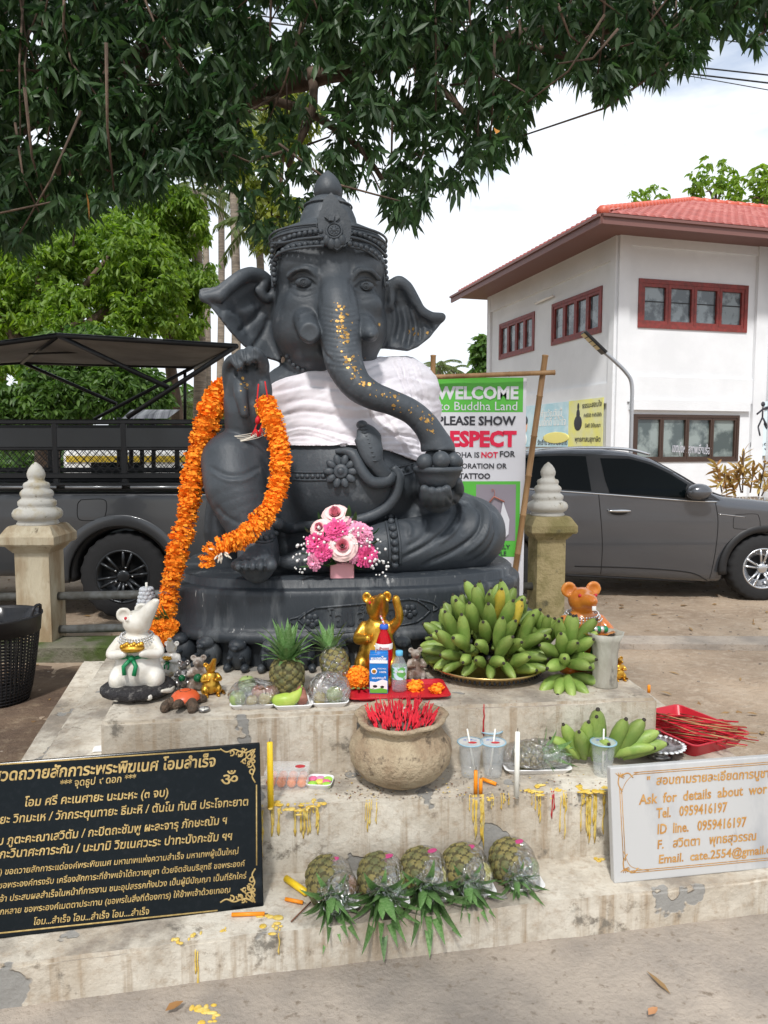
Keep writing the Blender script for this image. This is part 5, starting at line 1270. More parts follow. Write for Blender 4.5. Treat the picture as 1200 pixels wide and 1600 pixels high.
# wrapped tray with pineapple pieces
P = AZ(842, 1212, ZB) + np.array([0, .065, 0]); foam_tray(P, .25, .13, 'long white foam tray of wrapped pineapple between white candle and bananas', .04)
pineapple(P + np.array([-.085, .0, .045]), (1, .02, .05), 'small wrapped pineapple lying sideways on the long foam tray', .75, .13, 30, wrap=False, seed=15)
film_over('cling_film', P + np.array([0, 0, .045]), (.138, .075, .062), 9, 'crumpled shiny film covering the sideways pineapple on long tray')
# silver dish
P = AZ(1040, 1192, ZB) + np.array([0, .06, 0]); t = thing('silver_dish', 'ornate silver footed dish with lacy rim above the marble sign', 'dish', P)
lpart('bowl', MB().add(lathe([(0, 0), (.05, 0), (.035, .012), (.03, .02), (.055, .032), (.085, .045), (.089, .046), (.084, .05), (.05, .038), (0, .032)], (0, 0, 0), 64, wob=lambda a, i: (.06 * np.cos(18 * a) if 5 <= i <= 7 else 0))), m_silver, t)
mb = MB()
for i in range(26): a = i * 2 * pi / 26; mb.add(ball((.087 * cos(a), .087 * sin(a), .049), (.010, .010, .004), 8, 5))
lpart('lace_rim', mb, mat('silver_white', (.75, .76, .78), .35, metal=.4), t); lpart('water', MB().add(lathe([(0, .041), (.06, .042)], (0, 0, 0), 30)), m_silver, t)
# red tray of incense at the right
P = AZ(1095, 1168, ZB) + np.array([-.02, .10, .0]); P[2] = ZB; flat_tray('red_basin', 'deep red plastic tray full of used incense sticks behind marble sign', P, .30, .36, .06, .45, m_red)
t = thing('used_incense', 'pile of used red and bare incense sticks spilling over red tray', 'incense', P + np.array([0, 0, .03])); bare = MB().add(tube([(0, 0, 0), (0, 0, 1)], .0022, 5)).mesh('bare_stick', [m_bamboo_st]); rs = random.Random(8)
for i in range(110):
    x = rs.uniform(-.09, .08); y = rs.uniform(-.12, .10); a = -.65 + rs.gauss(0, .22); l = rs.uniform(.15, .26); d = np.array([cos(a), sin(a) * .8, rs.uniform(.0, .12)]); z = rs.uniform(.0, .035)
    lpiece('incense_stick' if i % 3 else 'bare_stick', stk if i % 3 else bare, t, np.array([x, y, z]) - d * l * .3, align(d), (1, 1, l))

# ---------------- five wrapped pineapples on the lowest step
m_sk = mat('sticker_pink', (.42, .05, .16), .35)
labs = ['leftmost of the five film wrapped pineapples lying on the lowest step', 'second wrapped pineapple from the left, crown hanging over the edge', 'middle wrapped pineapple of the five with the longest green crown', 'fourth wrapped pineapple from the left with yellow fruit beside it', 'rightmost wrapped pineapple of the five with short crown']
for i, (u0, v0, u1, v1, cs) in enumerate(((500, 1355, 520, 1410, .15), (585, 1352, 598, 1405, .18), (650, 1345, 668, 1395, .185), (716, 1342, 735, 1388, .14), (790, 1335, 812, 1378, .115))):
    A_ = AZ(u0, v0, ZA + .06) + np.array([0, .05, 0]); B_ = AZ(u1, v1 - 5, ZA + .05); d = B_ - A_; d[2] = -.035
    A_ = B_ - n3(d) * .175; A_[2] = ZA + .062
    lt = foam_tray(np.array([(A_ + B_)[0] / 2 + .03, (A_ + B_)[1] / 2 + .0, ZA + .001]), .115, .19, 'white foam tray under ' + labs[i].replace('pineapples', 'pineapples').split(' lying')[0].split(',')[0].split(' with')[0], atan2(d[0], -d[1]))
    t = pineapple(A_, d, labs[i], 1.0, cs, 32, 'film wrapped pineapples on the lowest step', wrap=False, seed=20 + i, name='wrapped_pineapple', droop=.12, spread_=.9)
    R = align(d); V, F = ball((0, 0, .085), (.072, .066, .115), 28, 20)
    for k in range(len(V)): p = V[k]; V[k] = p * (1 + .09 * mnoise.noise(Vector((p[0] * 35, p[1] * 35, p[2] * 20 + i * 7))))
    V = V @ R.T; V[:, 0] += .018; lpart('cling_film', MB().add((V, F)), m_film, t)
    lpart('sticker', MB().add(xf(ball((0, 0, 0), (.018, .010, .001), 10, 6), R @ rotm(pi / 2, .3, 0), n3(d) * .05 + np.array([.028 + .006 * (i % 3), -.01, .061]))), m_sk, t)
    fb = fruit(A_ + n3(d) * .085 + np.array([.062, .01, -.045]), .032, [m_apple, m_mango, yl, yl, m_guava][i], ['reddish', 'green', 'yellow', 'bright yellow', 'pale green'][i] + ' round fruit packed beside the ' + ['leftmost', 'second', 'middle', 'fourth', 'rightmost'][i] + ' wrapped pineapple')
# ================================================================== GARLAND, BOUQUET, SIGNS, WAX
GL = thing('marigold_garland', 'long bright orange marigold garland hanging from the raised statue hand', 'garland', S(345, 900, .3))
disc = [ruffle(64, s + 5, .62, 'marigold_blossom', [m_orange], .40) for s in range(3)]
def strand(L, rpx, spacing, flip=1):
    P = smooth_path([S(*p) for p in L], 14); last = None; rr = np.interp(np.linspace(0, 1, len(P)), np.linspace(0, 1, len(rpx)), rpx)
    T = np.gradient(P, axis=0); rg_ = random.Random(2); i = 0
    for k in range(len(P)):
        if last is not None and np.linalg.norm(P[k] - last) < spacing: continue
        s = .92 * rr[k] * px_at(P[k]) * rg_.uniform(.9, 1.1); d = T[k] * flip + np.array([rg_.uniform(-.1, .1)] * 3) * np.linalg.norm(T[k])
        piece('marigold_blossom', disc[i % 3], GL, P[k] + np.array([rg_.uniform(-1, 1), rg_.uniform(-1, 1), 0]) * .003, align(d, rg_.random() * 6), (s, s, s * .62)); last = P[k]; i += 1
strand([(330, 640, .24), (318, 680, .26), (306, 725, .28), (298, 765, .30), (293, 805, .33), (280, 855, .38), (270, 900, .42), (261, 950, .42), (256, 985, .42)], [20, 22, 19, 19, 18, 19, 17, 17, 16], .0235)
strand([(330, 640, .24), (345, 612, .14), (372, 604, .10), (400, 612, .22), (416, 634, .40)], [20, 20, 16, 17], .0235, -1)
strand([(416, 634, .40), (430, 670, .50), (438, 710, .54), (437, 750, .56), (424, 790, .60), (400, 822, .62), (370, 845, .66), (340, 853, .68), (325, 868, .69), (324, 884, .69)], [17, 18, 18, 17, 18, 19, 18, 15, 15, 12], .0235)
mb = MB(); rg_ = random.Random(9)
for c_, n_ in ((S(246, 972, .42), 12), (S(346, 860, .70), 12)):
    for i in range(n_):
        d = n3([rg_.uniform(-1, 1), rg_.uniform(-1, 0), rg_.uniform(-1, .3)]); p = c_ + d * .03; mb.add(tube([p, p + d * .012, p + d * .024], [.003, .0045, .002], 6))
part('white_bud', mb, mat('jasmine_bud', (.72, .66, .55), .5), GL, kind='stuff')
for i, (a, b, q) in enumerate(((236, 988, .9), (262, 992, 1), (248, 1000, 1), (240, 975, .8), (256, 975, .8), (268, 978, .8))):
    c_ = S(a, b, .46)
    for k in range(9):
        dd = np.array([rg_.gauss(0, 1), rg_.gauss(0, 1) - .5, rg_.gauss(0, 1)]); piece('marigold_blossom', mari[k % 3], GL, c_ + n3(dd) * .014, align(dd), .026 * q)
for i in range(6): piece('leaf', blades[0], GL, S(248 + i * 3, 968, .46), align((-.9 + i * .12, -.4, .35 + .1 * i)), .09, None)
# white strings and red beads on the raised hand
t = thing('blessing_string', 'loops of thin white thread tied round the statue wrist', 'thread', S(383, 672, .3)); m_thr = mat('thread', (.62, .58, .50), .9)
for i in range(7):
    c_ = S(383 + i * .3, 668 + i * 1.5, .30); a = np.linspace(0, 2 * pi, 26); rr = (26 + i * .5) * k1
    part('loop', MB().add(tube([c_ + np.array([rr * cos(x), rr * 1.0 * sin(x), -.028 * (-sin(x)) - .018 * cos(x + 2.4) + .004 * sin(3 * x + i)]) for x in a], .0018, 5, False)), m_thr, t)
t = thing('red_bead_string', 'two red cords with gold beads and tassels hanging from statue fingers', 'cord', S(410, 600, .42)); m_cord = mat('red_cord', (.55, .01, .015), .6)
for L in ([(404, 600, .42), (402, 625, .43), (403, 655, .44), (398, 672, .44)], [(414, 596, .42), (418, 625, .43), (415, 650, .44), (406, 672, .44)]):
    P = smooth_path([S(*p) for p in L], 6); part('cord', MB().add(tube(P, .0035, 6)), m_cord, t)
    n_ = len(P)
    for i in (n_ // 2, n_ // 2 + 1): part('gold_bead', MB().add(ball(P[i], (.009, .009, .011), 10, 7)), m_goldp, t)
    mb = MB().add(tube([P[n_ // 2 + 2], P[n_ // 2 + 3], P[min(n_ // 2 + 5, n_ - 2)]], [.005, .012, .010], 8)); part('tassel', mb, m_cord, t)
    mb = MB()
    for k in range(10): e = P[-2]; mb.add(tube([e, e + np.array([rg_.uniform(-.02, .02), rg_.uniform(-.02, .01), -.03 + rg_.uniform(-.01, .01)])], .0022, 4))
    part('tassel', mb, m_cord, t)
# bouquet
Bq = S(534, 902, .50); Bq[2] = 1.041
t = thing('flower_bouquet', 'small bouquet of pink roses and carnations in a pink box at the feet', 'bouquet', Bq)
m_pink = mat('carnation_pink', (.80, .10, .30), .7, rand=.1); m_lpink = mat('carnation_light', (.85, .35, .52), .7); m_rose = mat('rose_blush', (.85, .60, .58), .6); m_roseb = mat('rose_pink_heart', (.80, .30, .38), .6); m_pbox = mat('pink_box', (.70, .34, .38), .55)
lpart('flower_box', MB().add(xf(rbox((0, 0, .03), (.105, .10, .07), .004, 1), rotm(.0, 0, .1)), 0, False), m_pbox, t)
carn = {n: puff(6, 18, 1, s, n, [m_], .75, .24) for n, s, m_ in (('carnation', 3, m_pink), ('pale_carnation', 4, m_lpink))}
def rose_mesh():
    V = []; F = []; mi = []; n = 0; rp = random.Random(2)
    for l in range(6):
        np_ = 3 + min(l, 3); R0 = .16 + .15 * l
        for k in range(np_):
            a0 = k * 2 * pi / np_ + l * .7; sp = 2 * pi / np_ * 1.35
            for i in range(5):
                for j in range(4):
                    tt = j / 3; a = a0 + (i / 4 - .5) * sp; rr = R0 * (.55 + .5 * tt + (.28 * tt * tt if l > 2 else 0)); z = .1 + tt * (.95 - .11 * l) * (1 - .10 * abs(i - 2)) - (.10 * tt ** 3 * l)
                    V.append((rr * cos(a), rr * sin(a), z))
            for i in range(4):
                for j in range(3): F.append((n + i * 4 + j, n + (i + 1) * 4 + j, n + (i + 1) * 4 + j + 1, n + i * 4 + j + 1)); mi.append(1 if l < 3 else 0)
            n += 20
    mb = MB(); mb.V = [np.array(V)]; mb.F = F; mb.mi = mi; mb.sm = [True] * len(F); mb.n = n; return mb.mesh('rose', [m_rose, m_roseb])
rose_me = rose_mesh(); fls = [(523, 800, .50, 'r', 19), (535, 852, .62, 'r', 20), (524, 826, .60, 'c', 18), (492, 847, .58, 'c', 18), (566, 832, .58, 'p', 20), (575, 868, .60, 'c', 18), (498, 823, .54, 'r', 14), (503, 863, .62, 'c', 14), (490, 878, .60, 'p', 13), (553, 868, .6, 'p', 11), (548, 818, .52, 'p', 13)]
cB = S(534, 870, .46)
for a, b, dz, kd, rr in fls:
    p = S(a, b, dz); d = p - cB; d = n3(n3(d) + np.array([0, -.8, .1])); s = rr * k1 * .92
    me = rose_me if kd == 'r' else carn['carnation' if kd == 'c' else 'pale_carnation']
    lpiece('rose' if kd == 'r' else 'carnation', me, t, p - Bq - d * s * .4, align(d), s if kd != 'r' else s * .95)
bl = blade_mesh('leaf', 1, .22, .5, m_leafg)
for i, (a, b, l) in enumerate(((485, 845, .07), (478, 868, .08), (476, 888, .09), (500, 812, .08), (545, 800, .07), (585, 850, .07), (545, 880, .09), (560, 890, .09), (515, 885, .1), (588, 832, .06), (527, 872, .09), (509, 838, .06), (553, 845, .07), (555, 808, .06), (480, 830, .06), (538, 880, .08), (562, 875, .09))):
    p = S(a, b, .50 + .04 * (i % 3)); d = n3(n3(p - cB) + np.array([0, -.5, -.1])); lpiece('leaf', bl, t, p - Bq - d * l * .5, align(d, 0), l)
mb = MB()
for i in range(150):
    a = rg_.uniform(0, 2 * pi); q = .11 + .07 * rg_.random(); p = cB - Bq + np.array([q * cos(a) * 1.2, -.05 - .14 * rg_.random(), abs(q * sin(a)) * 1.15 - .03 + (.0 if rg_.random() < .6 else -.03)]); mb.add(ball(p, rg_.uniform(.004, .0075), 5, 4))
lpart('baby_breath', mb, m_white, t, kind='stuff')
mb = MB()
for a, b, dz, kd, rr in fls: mb.add(tube([cB - Bq + np.array([0, 0, -.06]), S(a, b, dz) - Bq], .003, 5))
lpart('stem', mb, m_leafg, t, kind='stuff')

# ---------------- signs
m_blk = mat('black_granite', (.003, .006, .008), .2, col2=(.008, .011, .014), scale=60, lo=.5, hi=.75, spec=.22, col3=(.05, .065, .08), s3=3.2, lo3=.60, hi3=.80)
m_gink = mat('gold_engraving', (.50, .36, .14), .5, col2=(.38, .26, .09), scale=70)
m_marb = mat('white_marble', (.46, .46, .455), .3, col2=(.30, .31, .33), scale=5, lo=.5, hi=.72, detail=8, coords='World', stretch=(1, 1, .35), col3=(.30, .30, .32), s3=7, lo3=.66, hi3=.72)
m_gink2 = mat('amber_engraving', (.40, .19, .045), .5, col2=(.50, .28, .09), scale=60)
def slab_sign(name, label, uBL, uBR, left_ext, right_ext, top_uv, mats, thick, lean=.30):
    a = AZ(*uBL, ZA); b = AZ(*uBR, ZA); ax = n3(b - a); nb = np.cross(np.array([0, 0, 1.]), ax); up_ = n3(nb * lean + np.array([0, 0, 1.0])); nrm = np.cross(ax, up_)
    top = APL(*top_uv, a, nrm); H = np.dot(top - a, up_); a2 = a - ax * left_ext; W = np.linalg.norm(b - a) + left_ext + right_ext
    t = thing(name, label, 'sign', (a2 + ax * W / 2)); R = np.stack([ax, up_, nrm], 1)
    part('slab', MB().add(xf(rbox((W / 2, H / 2, -thick / 2), (W, H, thick), .004, 2), R, a2), 0, False), mats[0], t)
    return t, a2, ax, up_, nrm, W, H
bt, bo, bax, bup, bn, bW, bH = slab_sign('black_granite_sign', 'black granite prayer sign with gold Thai lettering leaning at lower left', (0, 1467), (412, 1417), .30, 0, (410, 1160), [m_blk], .022)
def bp_(u, v): return APL(u, v, bo, bn)
TW = {}
def tw(s):
    if s not in TW: V, F = text_mesh(s, 1); TW[s] = V[:, 0].max() - V[:, 0].min()
    return TW[s]
def line(mb, fn, hid, vis, uv0, uv1, n, k=1.08, off=.012, ex=.0012, hfix=None):
    p0, p1 = fn(*uv0), fn(*uv1); w = np.linalg.norm(p1 - p0); wv = tw(vis); full = hid + vis
    if hid: p0 = p1 - (p1 - p0) * tw(full) / wv
    em = w / wv; text_on(mb, full, p0, p1, (hfix or em * k), n, ex, off, .12, 0, .0008)
mb = MB()
for hid, vis, a, b, o_ in (('บทส', 'วดถวายสักการะพระพิฆเนศ โอมสำเร็จ', (2, 1220), (337, 1197), .022), ('', '*** จุดธูป ๙ ดอก ***', (94, 1230), (213, 1220), .008), ('', 'โอม ศรี คะเนศายะ นะมะหะ (๓ จบ)', (39, 1260), (263, 1244), .016),
        ('เอกะทันตา', 'ยะ วิทมะเห / วักกระตุนทายะ ธีมะหิ / ตันโน ทันติ ประโจทะยาต', (0, 1287), (388, 1258), .014), ('คะชานะนัม ', 'ภูตะคะณาเสวิตัม / กะปิตถะชัมพู ผะละจารุ ภักษะณัม ฯ', (11, 1319), (355, 1287), .014),
        ('อุมาสุตัม โศ', 'กะวินาศะการะกัม / นะมามิ วิฆเนศวะระ ปาทะปังกะชัม ฯฯ', (0, 1341), (363, 1312), .014), ('ข้าพเจ้า (ชื่อ', ') ขอถวายสักการะแด่องค์พระพิฆเนศ มหาเทพแห่งความสำเร็จ มหาเทพผู้เป็นใหญ่', (0, 1367), (373, 1334), .008),
        ('', 'ขอพระองค์ทรงรับ เครื่องสักการะที่ข้าพเจ้าได้ถวายบูชา ด้วยจิตอันบริสุทธิ์ ขอพระองค์', (-2, 1388), (383, 1353), .008), ('ข้าพเ', 'จ้า ประสบผลสำเร็จในหน้าที่การงาน ชนะอุปสรรคทั้งปวง เป็นผู้มีปัญญา เป็นที่รักใคร่', (0, 1409), (385, 1372), .008),
        ('ความสุขมา', 'กหลาย ขอพระองค์เมตตาประทาน (ขอพรในสิ่งที่ต้องการ) ให้ข้าพเจ้าด้วยเทอญ', (0, 1429), (360, 1394), .008), ('', 'โอม...สำเร็จ โอม...สำเร็จ โอม....สำเร็จ', (53, 1445), (233, 1428), .01)):
    line(mb, bp_, hid, vis, a, b, bn, off=o_)
text_on(mb, 'ॐ', bp_(345, 1228), bp_(372, 1226), .052, bn, .001, .012); part('lettering', mb, m_gink, bt)
def gline(mb, fn, L, w, n, lift=.0008, m=1):
    P = [fn(*p) + n * lift for p in L]; P = smooth_path(P, 5) if m else np.array(P); mb.add(tube(P, w, 5, True, .35, up=n))
def scrolls(mb, fn, n, cu, cv, sx, sy, w, S_=1.0):
    sp = lambda c0, c1, r0, a0, da, k=14: [(cu + sx * S_ * (c0 + r0 * (1 - .7 * i / k) * cos(a0 + da * i / k)), cv + sy * S_ * (c1 + r0 * (1 - .7 * i / k) * sin(a0 + da * i / k))) for i in range(k + 1)]
    for a in (sp(-12, 12, 8, 0, 7), sp(-12, 26, 6, 2, -7), sp(-27, 12, 6, 3, 7), sp(-8, 38, 5, 1, 6), sp(-40, 9, 5, 2, -6), sp(-20, 22, 4, 1, 6), sp(-6, 22, 3.5, 3, -6), sp(-22, 6, 3.5, 4, 6)): gline(mb, fn, a, w, n)
    for a in ([(-4, 6), (-10, 20), (-4, 34), (-8, 46), (-3, 56)], [(-6, 4), (-20, 9), (-36, 4), (-48, 8), (-58, 3)], [(-3, 3), (-14, 14), (-26, 24)], [(-3, 14), (-16, 30)], [(-16, 3), (-30, 16)]): gline(mb, fn, [(cu + sx * S_ * x, cv + sy * S_ * y) for x, y in a], w, n)
mb = MB(); gline(mb, bp_, [(-110, 1202), (344, 1171.5)], .0024, bn, m=0); gline(mb, bp_, [(400.7, 1226), (401, 1352)], .0024, bn, m=0); gline(mb, bp_, [(-110, 1469.5), (340, 1422.5)], .0024, bn, m=0)
part('border', mb, m_gink, bt)
mb = MB(); scrolls(mb, bp_, bn, 402, 1167, 1, 1, .0026); part('corner_scroll', mb, m_gink, bt); mb = MB(); scrolls(mb, bp_, bn, 402, 1413, 1, -1, .0026); part('corner_scroll', mb, m_gink, bt)
wt, wo, wax_, wup, wn_, wW, wH = slab_sign('white_marble_sign', 'white marble contact sign with amber lettering leaning at the lower right', (960, 1381), (1200, 1357), 0, .28, (953, 1200), [m_marb], .028, .14)
def wp_(u, v): return APL(u, v, wo, wn_)
mb = MB()
for vis, a, b, o_ in (('"  สอบถามรายละเอียดการบูชา', (1011, 1227), (1202, 1214), .02), ('Ask  for  details  about  wor', (998, 1257), (1199, 1239), .016), ('Tel.   0959416197', (1026, 1278), (1137, 1268), .018), ('ID  line.   0959416197', (1027, 1303), (1167, 1291), .018), ('F.   สวิตตา   พุทธสุวรรณ', (1027, 1326), (1182, 1312), .018), ('Email.  cate.2554@gmail.c', (1029, 1349), (1204, 1333), .016)):
    line(mb, wp_, '', vis, a, b, wn_, off=o_, hfix=.046 if '0' in vis or 'Ask' in vis else .040, ex=.001); part('lettering', mb, m_gink2, wt); mb = MB()
for vis, a, b in (('ship', (1204, 1239), (1238, 1236)), ('om', (1206, 1333), (1226, 1331))): line(mb, wp_, '', vis, a, b, wn_, off=.016, hfix=.046); part('lettering', mb, m_gink2, wt); mb = MB()
mb = MB()
for d in (0, 3): gline(mb, wp_, [(990, 1207 + d), (1300, 1183 + d)], .0014, wn_, m=0); gline(mb, wp_, [(968 + d, 1232), (974 + d, 1345)], .0014, wn_, m=0); gline(mb, wp_, [(985, 1364 - d), (1300, 1334 - d)], .0014, wn_, m=0)
gline(mb, wp_, [(974, 1330), (984, 1352), (1000, 1358), (1014, 1360)], .001, wn_); gline(mb, wp_, [(970, 1240), (978, 1222), (990, 1210), (1000, 1206)], .001, wn_)
for (a, b, s) in ((967, 1213, 1), (975, 1358, -1)):
    for i in range(7): q = i * .45 - .6; gline(mb, wp_, [(a, b), (a + 9 * sin(q), b - s * 6 * cos(q))], .0014, wn_, m=0)
    gline(mb, wp_, [(a, b), (a + 14, b - 5 * s), (a + 22, b + 2 * s)], .0022, wn_); gline(mb, wp_, [(a, b), (a - 1, b + 12 * s), (a + 5, b + 24 * s)], .0022, wn_)
part('border', mb, m_gink2, wt)
# cloud shaped white piece behind the black sign
P = AZ(172, 1172, ZB); h0_ = MB(); mbp = [(-.06, 0), (-.055, .018), (-.03, .020), (-.022, .034), (.0, .036), (.012, .044), (.034, .042), (.05, .030), (.06, .010), (.055, 0)]
h0_.add(prism(mbp, P, (1, .1, 0), (0, .25, .97), (0, -1, .2), .02), 0, False); solo('white_plaster_piece', h0_, m_foam, 'cloud shaped white plaster piece standing just behind the black sign', 'ornament', P)

# ---------------- wax drips and blobs on the steps
rw = random.Random(21); wm = MB()
def fy_mid(x): return 2.36 + .1008 * (x + .4) - .004
def fy_top(x): return 2.524 + .1221 * (x + .999) - .004
def fy_low(x): return 2.06 + .1713 * (x + .377) - .004
def drip(x, zt, L_, w, fy, mb):
    n_ = 7; P = []
    for i in range(n_): q = i / (n_ - 1); P.append((x + rw.uniform(-.002, .002), fy(x) + (.012 if i == 0 else 0), zt + (.004 if i == 0 else 0) - q * L_))
    R = [.75 * w * rw.uniform(.6, 1.1) for _ in range(n_)]; R[-1] = w * .5; R[-2] = w * 1.1; mb.add(tube(P, R, 7, True, .6, up=(0, -1, 0)))
for (ua, ub, n_, lmax, wid) in ((412, 418, 3, .17, .003), (424, 445, 7, .11, .0035), (455, 500, 15, .14, .004), (570, 592, 6, .12, .0022), (735, 762, 12, .19, .0028), (768, 800, 6, .05, .0022), (834, 852, 5, .13, .0024), (880, 892, 5, .17, .003), (908, 955, 22, .19, .0035)):
    for i in range(n_):
        u0 = rw.uniform(ua, ub); x = AZ(u0, 1250, ZB)[0]; drip(x, ZB, lmax * rw.uniform(.25, 1) ** 1.2, wid * rw.uniform(.7, 1.2), fy_mid, wm)
for u0 in (398 + 40,): x = AZ(u0, 1445, ZA)[0]; drip(x, ZA, .07, .003, fy_low, wm)
for (x, L_) in ((AZ(316, 1450, ZA)[0], .13), (AZ(312, 1450, ZA)[0], .08)): drip(x, ZA - .02, L_, .003, fy_low, wm)
def blob(u0, v0, z, s, mb, n_=5):
    c0 = AZ(u0, v0, z)
    for i in range(n_): mb.add(ball(c0 + np.array([rw.gauss(0, s), rw.gauss(0, s * .8), 0]), (rw.uniform(.3, 1) * s, rw.uniform(.25, .8) * s, .0035), 9, 6))
for (u0, v0, s, z) in ((423, 1262, .016, ZB), (436, 1258, .014, ZB), (445, 1264, .01, ZB), (480, 1262, .016, ZB), (500, 1255, .016, ZB), (462, 1268, .012, ZB), (835, 1232, .018, ZB), (845, 1238, .016, ZB), (822, 1236, .012, ZB), (868, 1234, .010, ZB), (910, 1232, .018, ZB), (930, 1234, .02, ZB), (945, 1232, .018, ZB), (765, 1248, .008, ZB), (425, 1440, .018, ZA), (434, 1447, .014, ZA), (412, 1432, .012, ZA), (275, 1468, .012, ZA), (300, 1463, .010, ZA), (350, 1453, .008, ZA), (940, 1345, .012, ZA), (1000, 1345, .008, ZA)):
    blob(u0, v0, z + .002, s, wm)
blob(312, 1580, Z0, .02, wm, 8); blob(330, 1590, Z0, .014, wm)
part('melted_wax', wm, m_wax, plinth, kind='stuff')
wm = MB(); x = AZ(757, 1105, ZC)[0]; drip(x, ZC, .115, .004, fy_top, wm)
for u0, l in ((868, .09), (871, .06)): drip(AZ(u0, 1250, ZB)[0], ZB, l, .003, fy_mid, wm)
part('red_wax', wm, mat('red_wax', (.40, .015, .02), .4), plinth, kind='stuff')
# petals, ash and crumbs round the urn
mb = MB()
for i in range(520):
    u0 = rw.choice([rw.gauss(575, 40), rw.gauss(690, 60), rw.uniform(780, 950)]); v0 = rw.uniform(1205, 1248) if rw.random() < .8 else rw.uniform(1235, 1250); c0 = AZ(u0, v0, ZB + .003); s = rw.uniform(.0015, .006); a = rw.random() * 6
    mb.add((np.array([c0 + s * np.array([cos(a + k * 2.1) * rw.uniform(.6, 1.3), sin(a + k * 2.1), rw.uniform(0, .4)]) for k in range(3)]), [(0, 1, 2)]), rw.choice([0, 0, 0, 1, 2, 3]), False)
for i in range(300):
    c0 = AZ(rw.uniform(120, 1000), rw.uniform(1075, 1110), ZC + .003); s = rw.uniform(.001, .004); a = rw.random() * 6
    mb.add((np.array([c0 + s * np.array([cos(a + k * 2.1) * rw.uniform(.6, 1.3), sin(a + k * 2.1), rw.uniform(0, .3)]) for k in range(3)]), [(0, 1, 2)]), rw.choice([0, 0, 1]), False)
solo('crumbs', mb, [m_ash, mat('dry_petal', (.22, .10, .05), .9), m_wax, mat('pale_petal', (.6, .5, .35), .8)], None, None, (0, 0, 0), None, 'stuff')

# ================================================================== FENCE POSTS, RAIL, KERB, BASKET
m_post = mat('post_cream', (.50, .44, .32), .85, col2=(.30, .22, .13), scale=5, lo=.42, hi=.62, bump=.5, bscale=40, coords='World', stretch=(1, 1, .3), col3=(.13, .10, .06), s3=12, lo3=.62, hi3=.72)
m_postm = mat('post_mossy', (.33, .27, .14), .9, col2=(.20, .17, .07), scale=6, lo=.4, hi=.6, bump=.6, bscale=40, coords='World', col3=(.10, .09, .05), s3=10, lo3=.58, hi3=.7)
m_fin = mat('finial_white', (.50, .485, .44), .7, col2=(.40, .34, .22), scale=7, lo=.5, hi=.68, bump=.3, coords='World', col3=(.12, .10, .05), s3=16, lo3=.62, hi3=.70)
def sq(rings):                       # stack of square rings (half width, z)
    V = []; F = []
    for w, z in rings: V += [(-w, -w, z), (w, -w, z), (w, w, z), (-w, w, z)]
    for i in range(len(rings) - 1):
        for j in range(4): F.append((4 * i + j, 4 * i + (j + 1) % 4, 4 * i + 4 + (j + 1) % 4, 4 * i + 4 + j))
    F += [(3, 2, 1, 0), tuple(4 * (len(rings) - 1) + j for j in range(4))]; return np.array(V, float), F
def fence_post(P, s, label, mbod, yaw, zt):
    t = thing('fence_post', label, 'post', P, 'stone fence posts with tiered white finials'); t.rotation_euler[2] = yaw
    H = zt - P[2]; q = lambda v: H - (v - 722) * s       # photograph rows -> height
    lpart('shaft', MB().add(sq([(28 * s, 0), (28 * s, q(870)), (30 * s, q(869)), (32 * s, q(866))]), 0, False), mbod, t)
    lpart('cap', MB().add(sq([(32 * s, q(866)), (34 * s, q(864)), (38 * s, q(858)), (43 * s, q(857)), (45 * s, q(854)), (45 * s, q(842)), (43 * s, q(839)), (36 * s, q(828)), (33 * s, q(825))]), 0, False), mbod, t)
    lpart('finial', MB().add(lathe([(a * s, q(v)) for a, v in ((31, 826), (33, 823), (31, 820), (30, 818), (36, 815), (39, 810), (39, 805), (36, 800), (30, 797), (28, 795), (30, 792), (30, 787), (27, 784), (24, 782), (24, 779), (26, 776), (26, 772), (23, 768), (20, 766), (20, 763), (21, 760), (19, 756), (14, 754), (12, 751), (14, 746), (14.5, 741), (12, 734), (7, 727), (1, 722))], (0, 0, 0), 36)), m_fin, t)
    return t
Pl = AY(68, 1020, 5.62); Pl[2] = .06; fence_post(Pl, PX(5.7) * .93, 'cream stone fence post with tiered finial by the pickup wheel', m_post, .0, AY(68, 722, 5.62)[2])
Pr = AY(852, 960, 6.05); Pr[2] = .06; fence_post(Pr, PX(6.1) * .80, 'mossy yellow fence post with white finial in front of the car', m_postm, .12, AY(856, 722, 6.05)[2])
m_pipe = mat('grey_pipe', (.20, .21, .21), .45, metal=.5, col2=(.14, .14, .13), scale=20)
t = thing('pipe_fence', 'two grey steel pipe rails running between the stone fence posts', 'fence', (-1, 5.65, .06))
for v in (932, 984):
    z = AY(150, v, 5.62)[2]; part('rail', MB().add(tube([(-7, 5.45, z), (Pl[0], 5.62, z)], .033, 12)), m_pipe, t); part('rail', MB().add(tube([(Pl[0], 5.62, z), (Pr[0], 6.05, z)], .033, 12)), m_pipe, t)
m_moss = mat('mossy_kerb', (.16, .15, .11), .95, col2=(.06, .09, .02), scale=4, lo=.45, hi=.6, bump=.8, bscale=40, coords='World')
struct('kerb', MB().add(rbox((-3.6, 5.5, .06), (6.2, .32, .17), .015, 1, rotm(0, 0, .03)), 0, False), m_moss)
struct('paving_strip', MB().add(prism([(.9, 5.72), (9, 5.55), (9, 5.82), (.9, 5.98)], (0, 0, .0), (1, 0, 0), (0, 1, 0), (0, 0, 1), .075), 0, False), m_path)
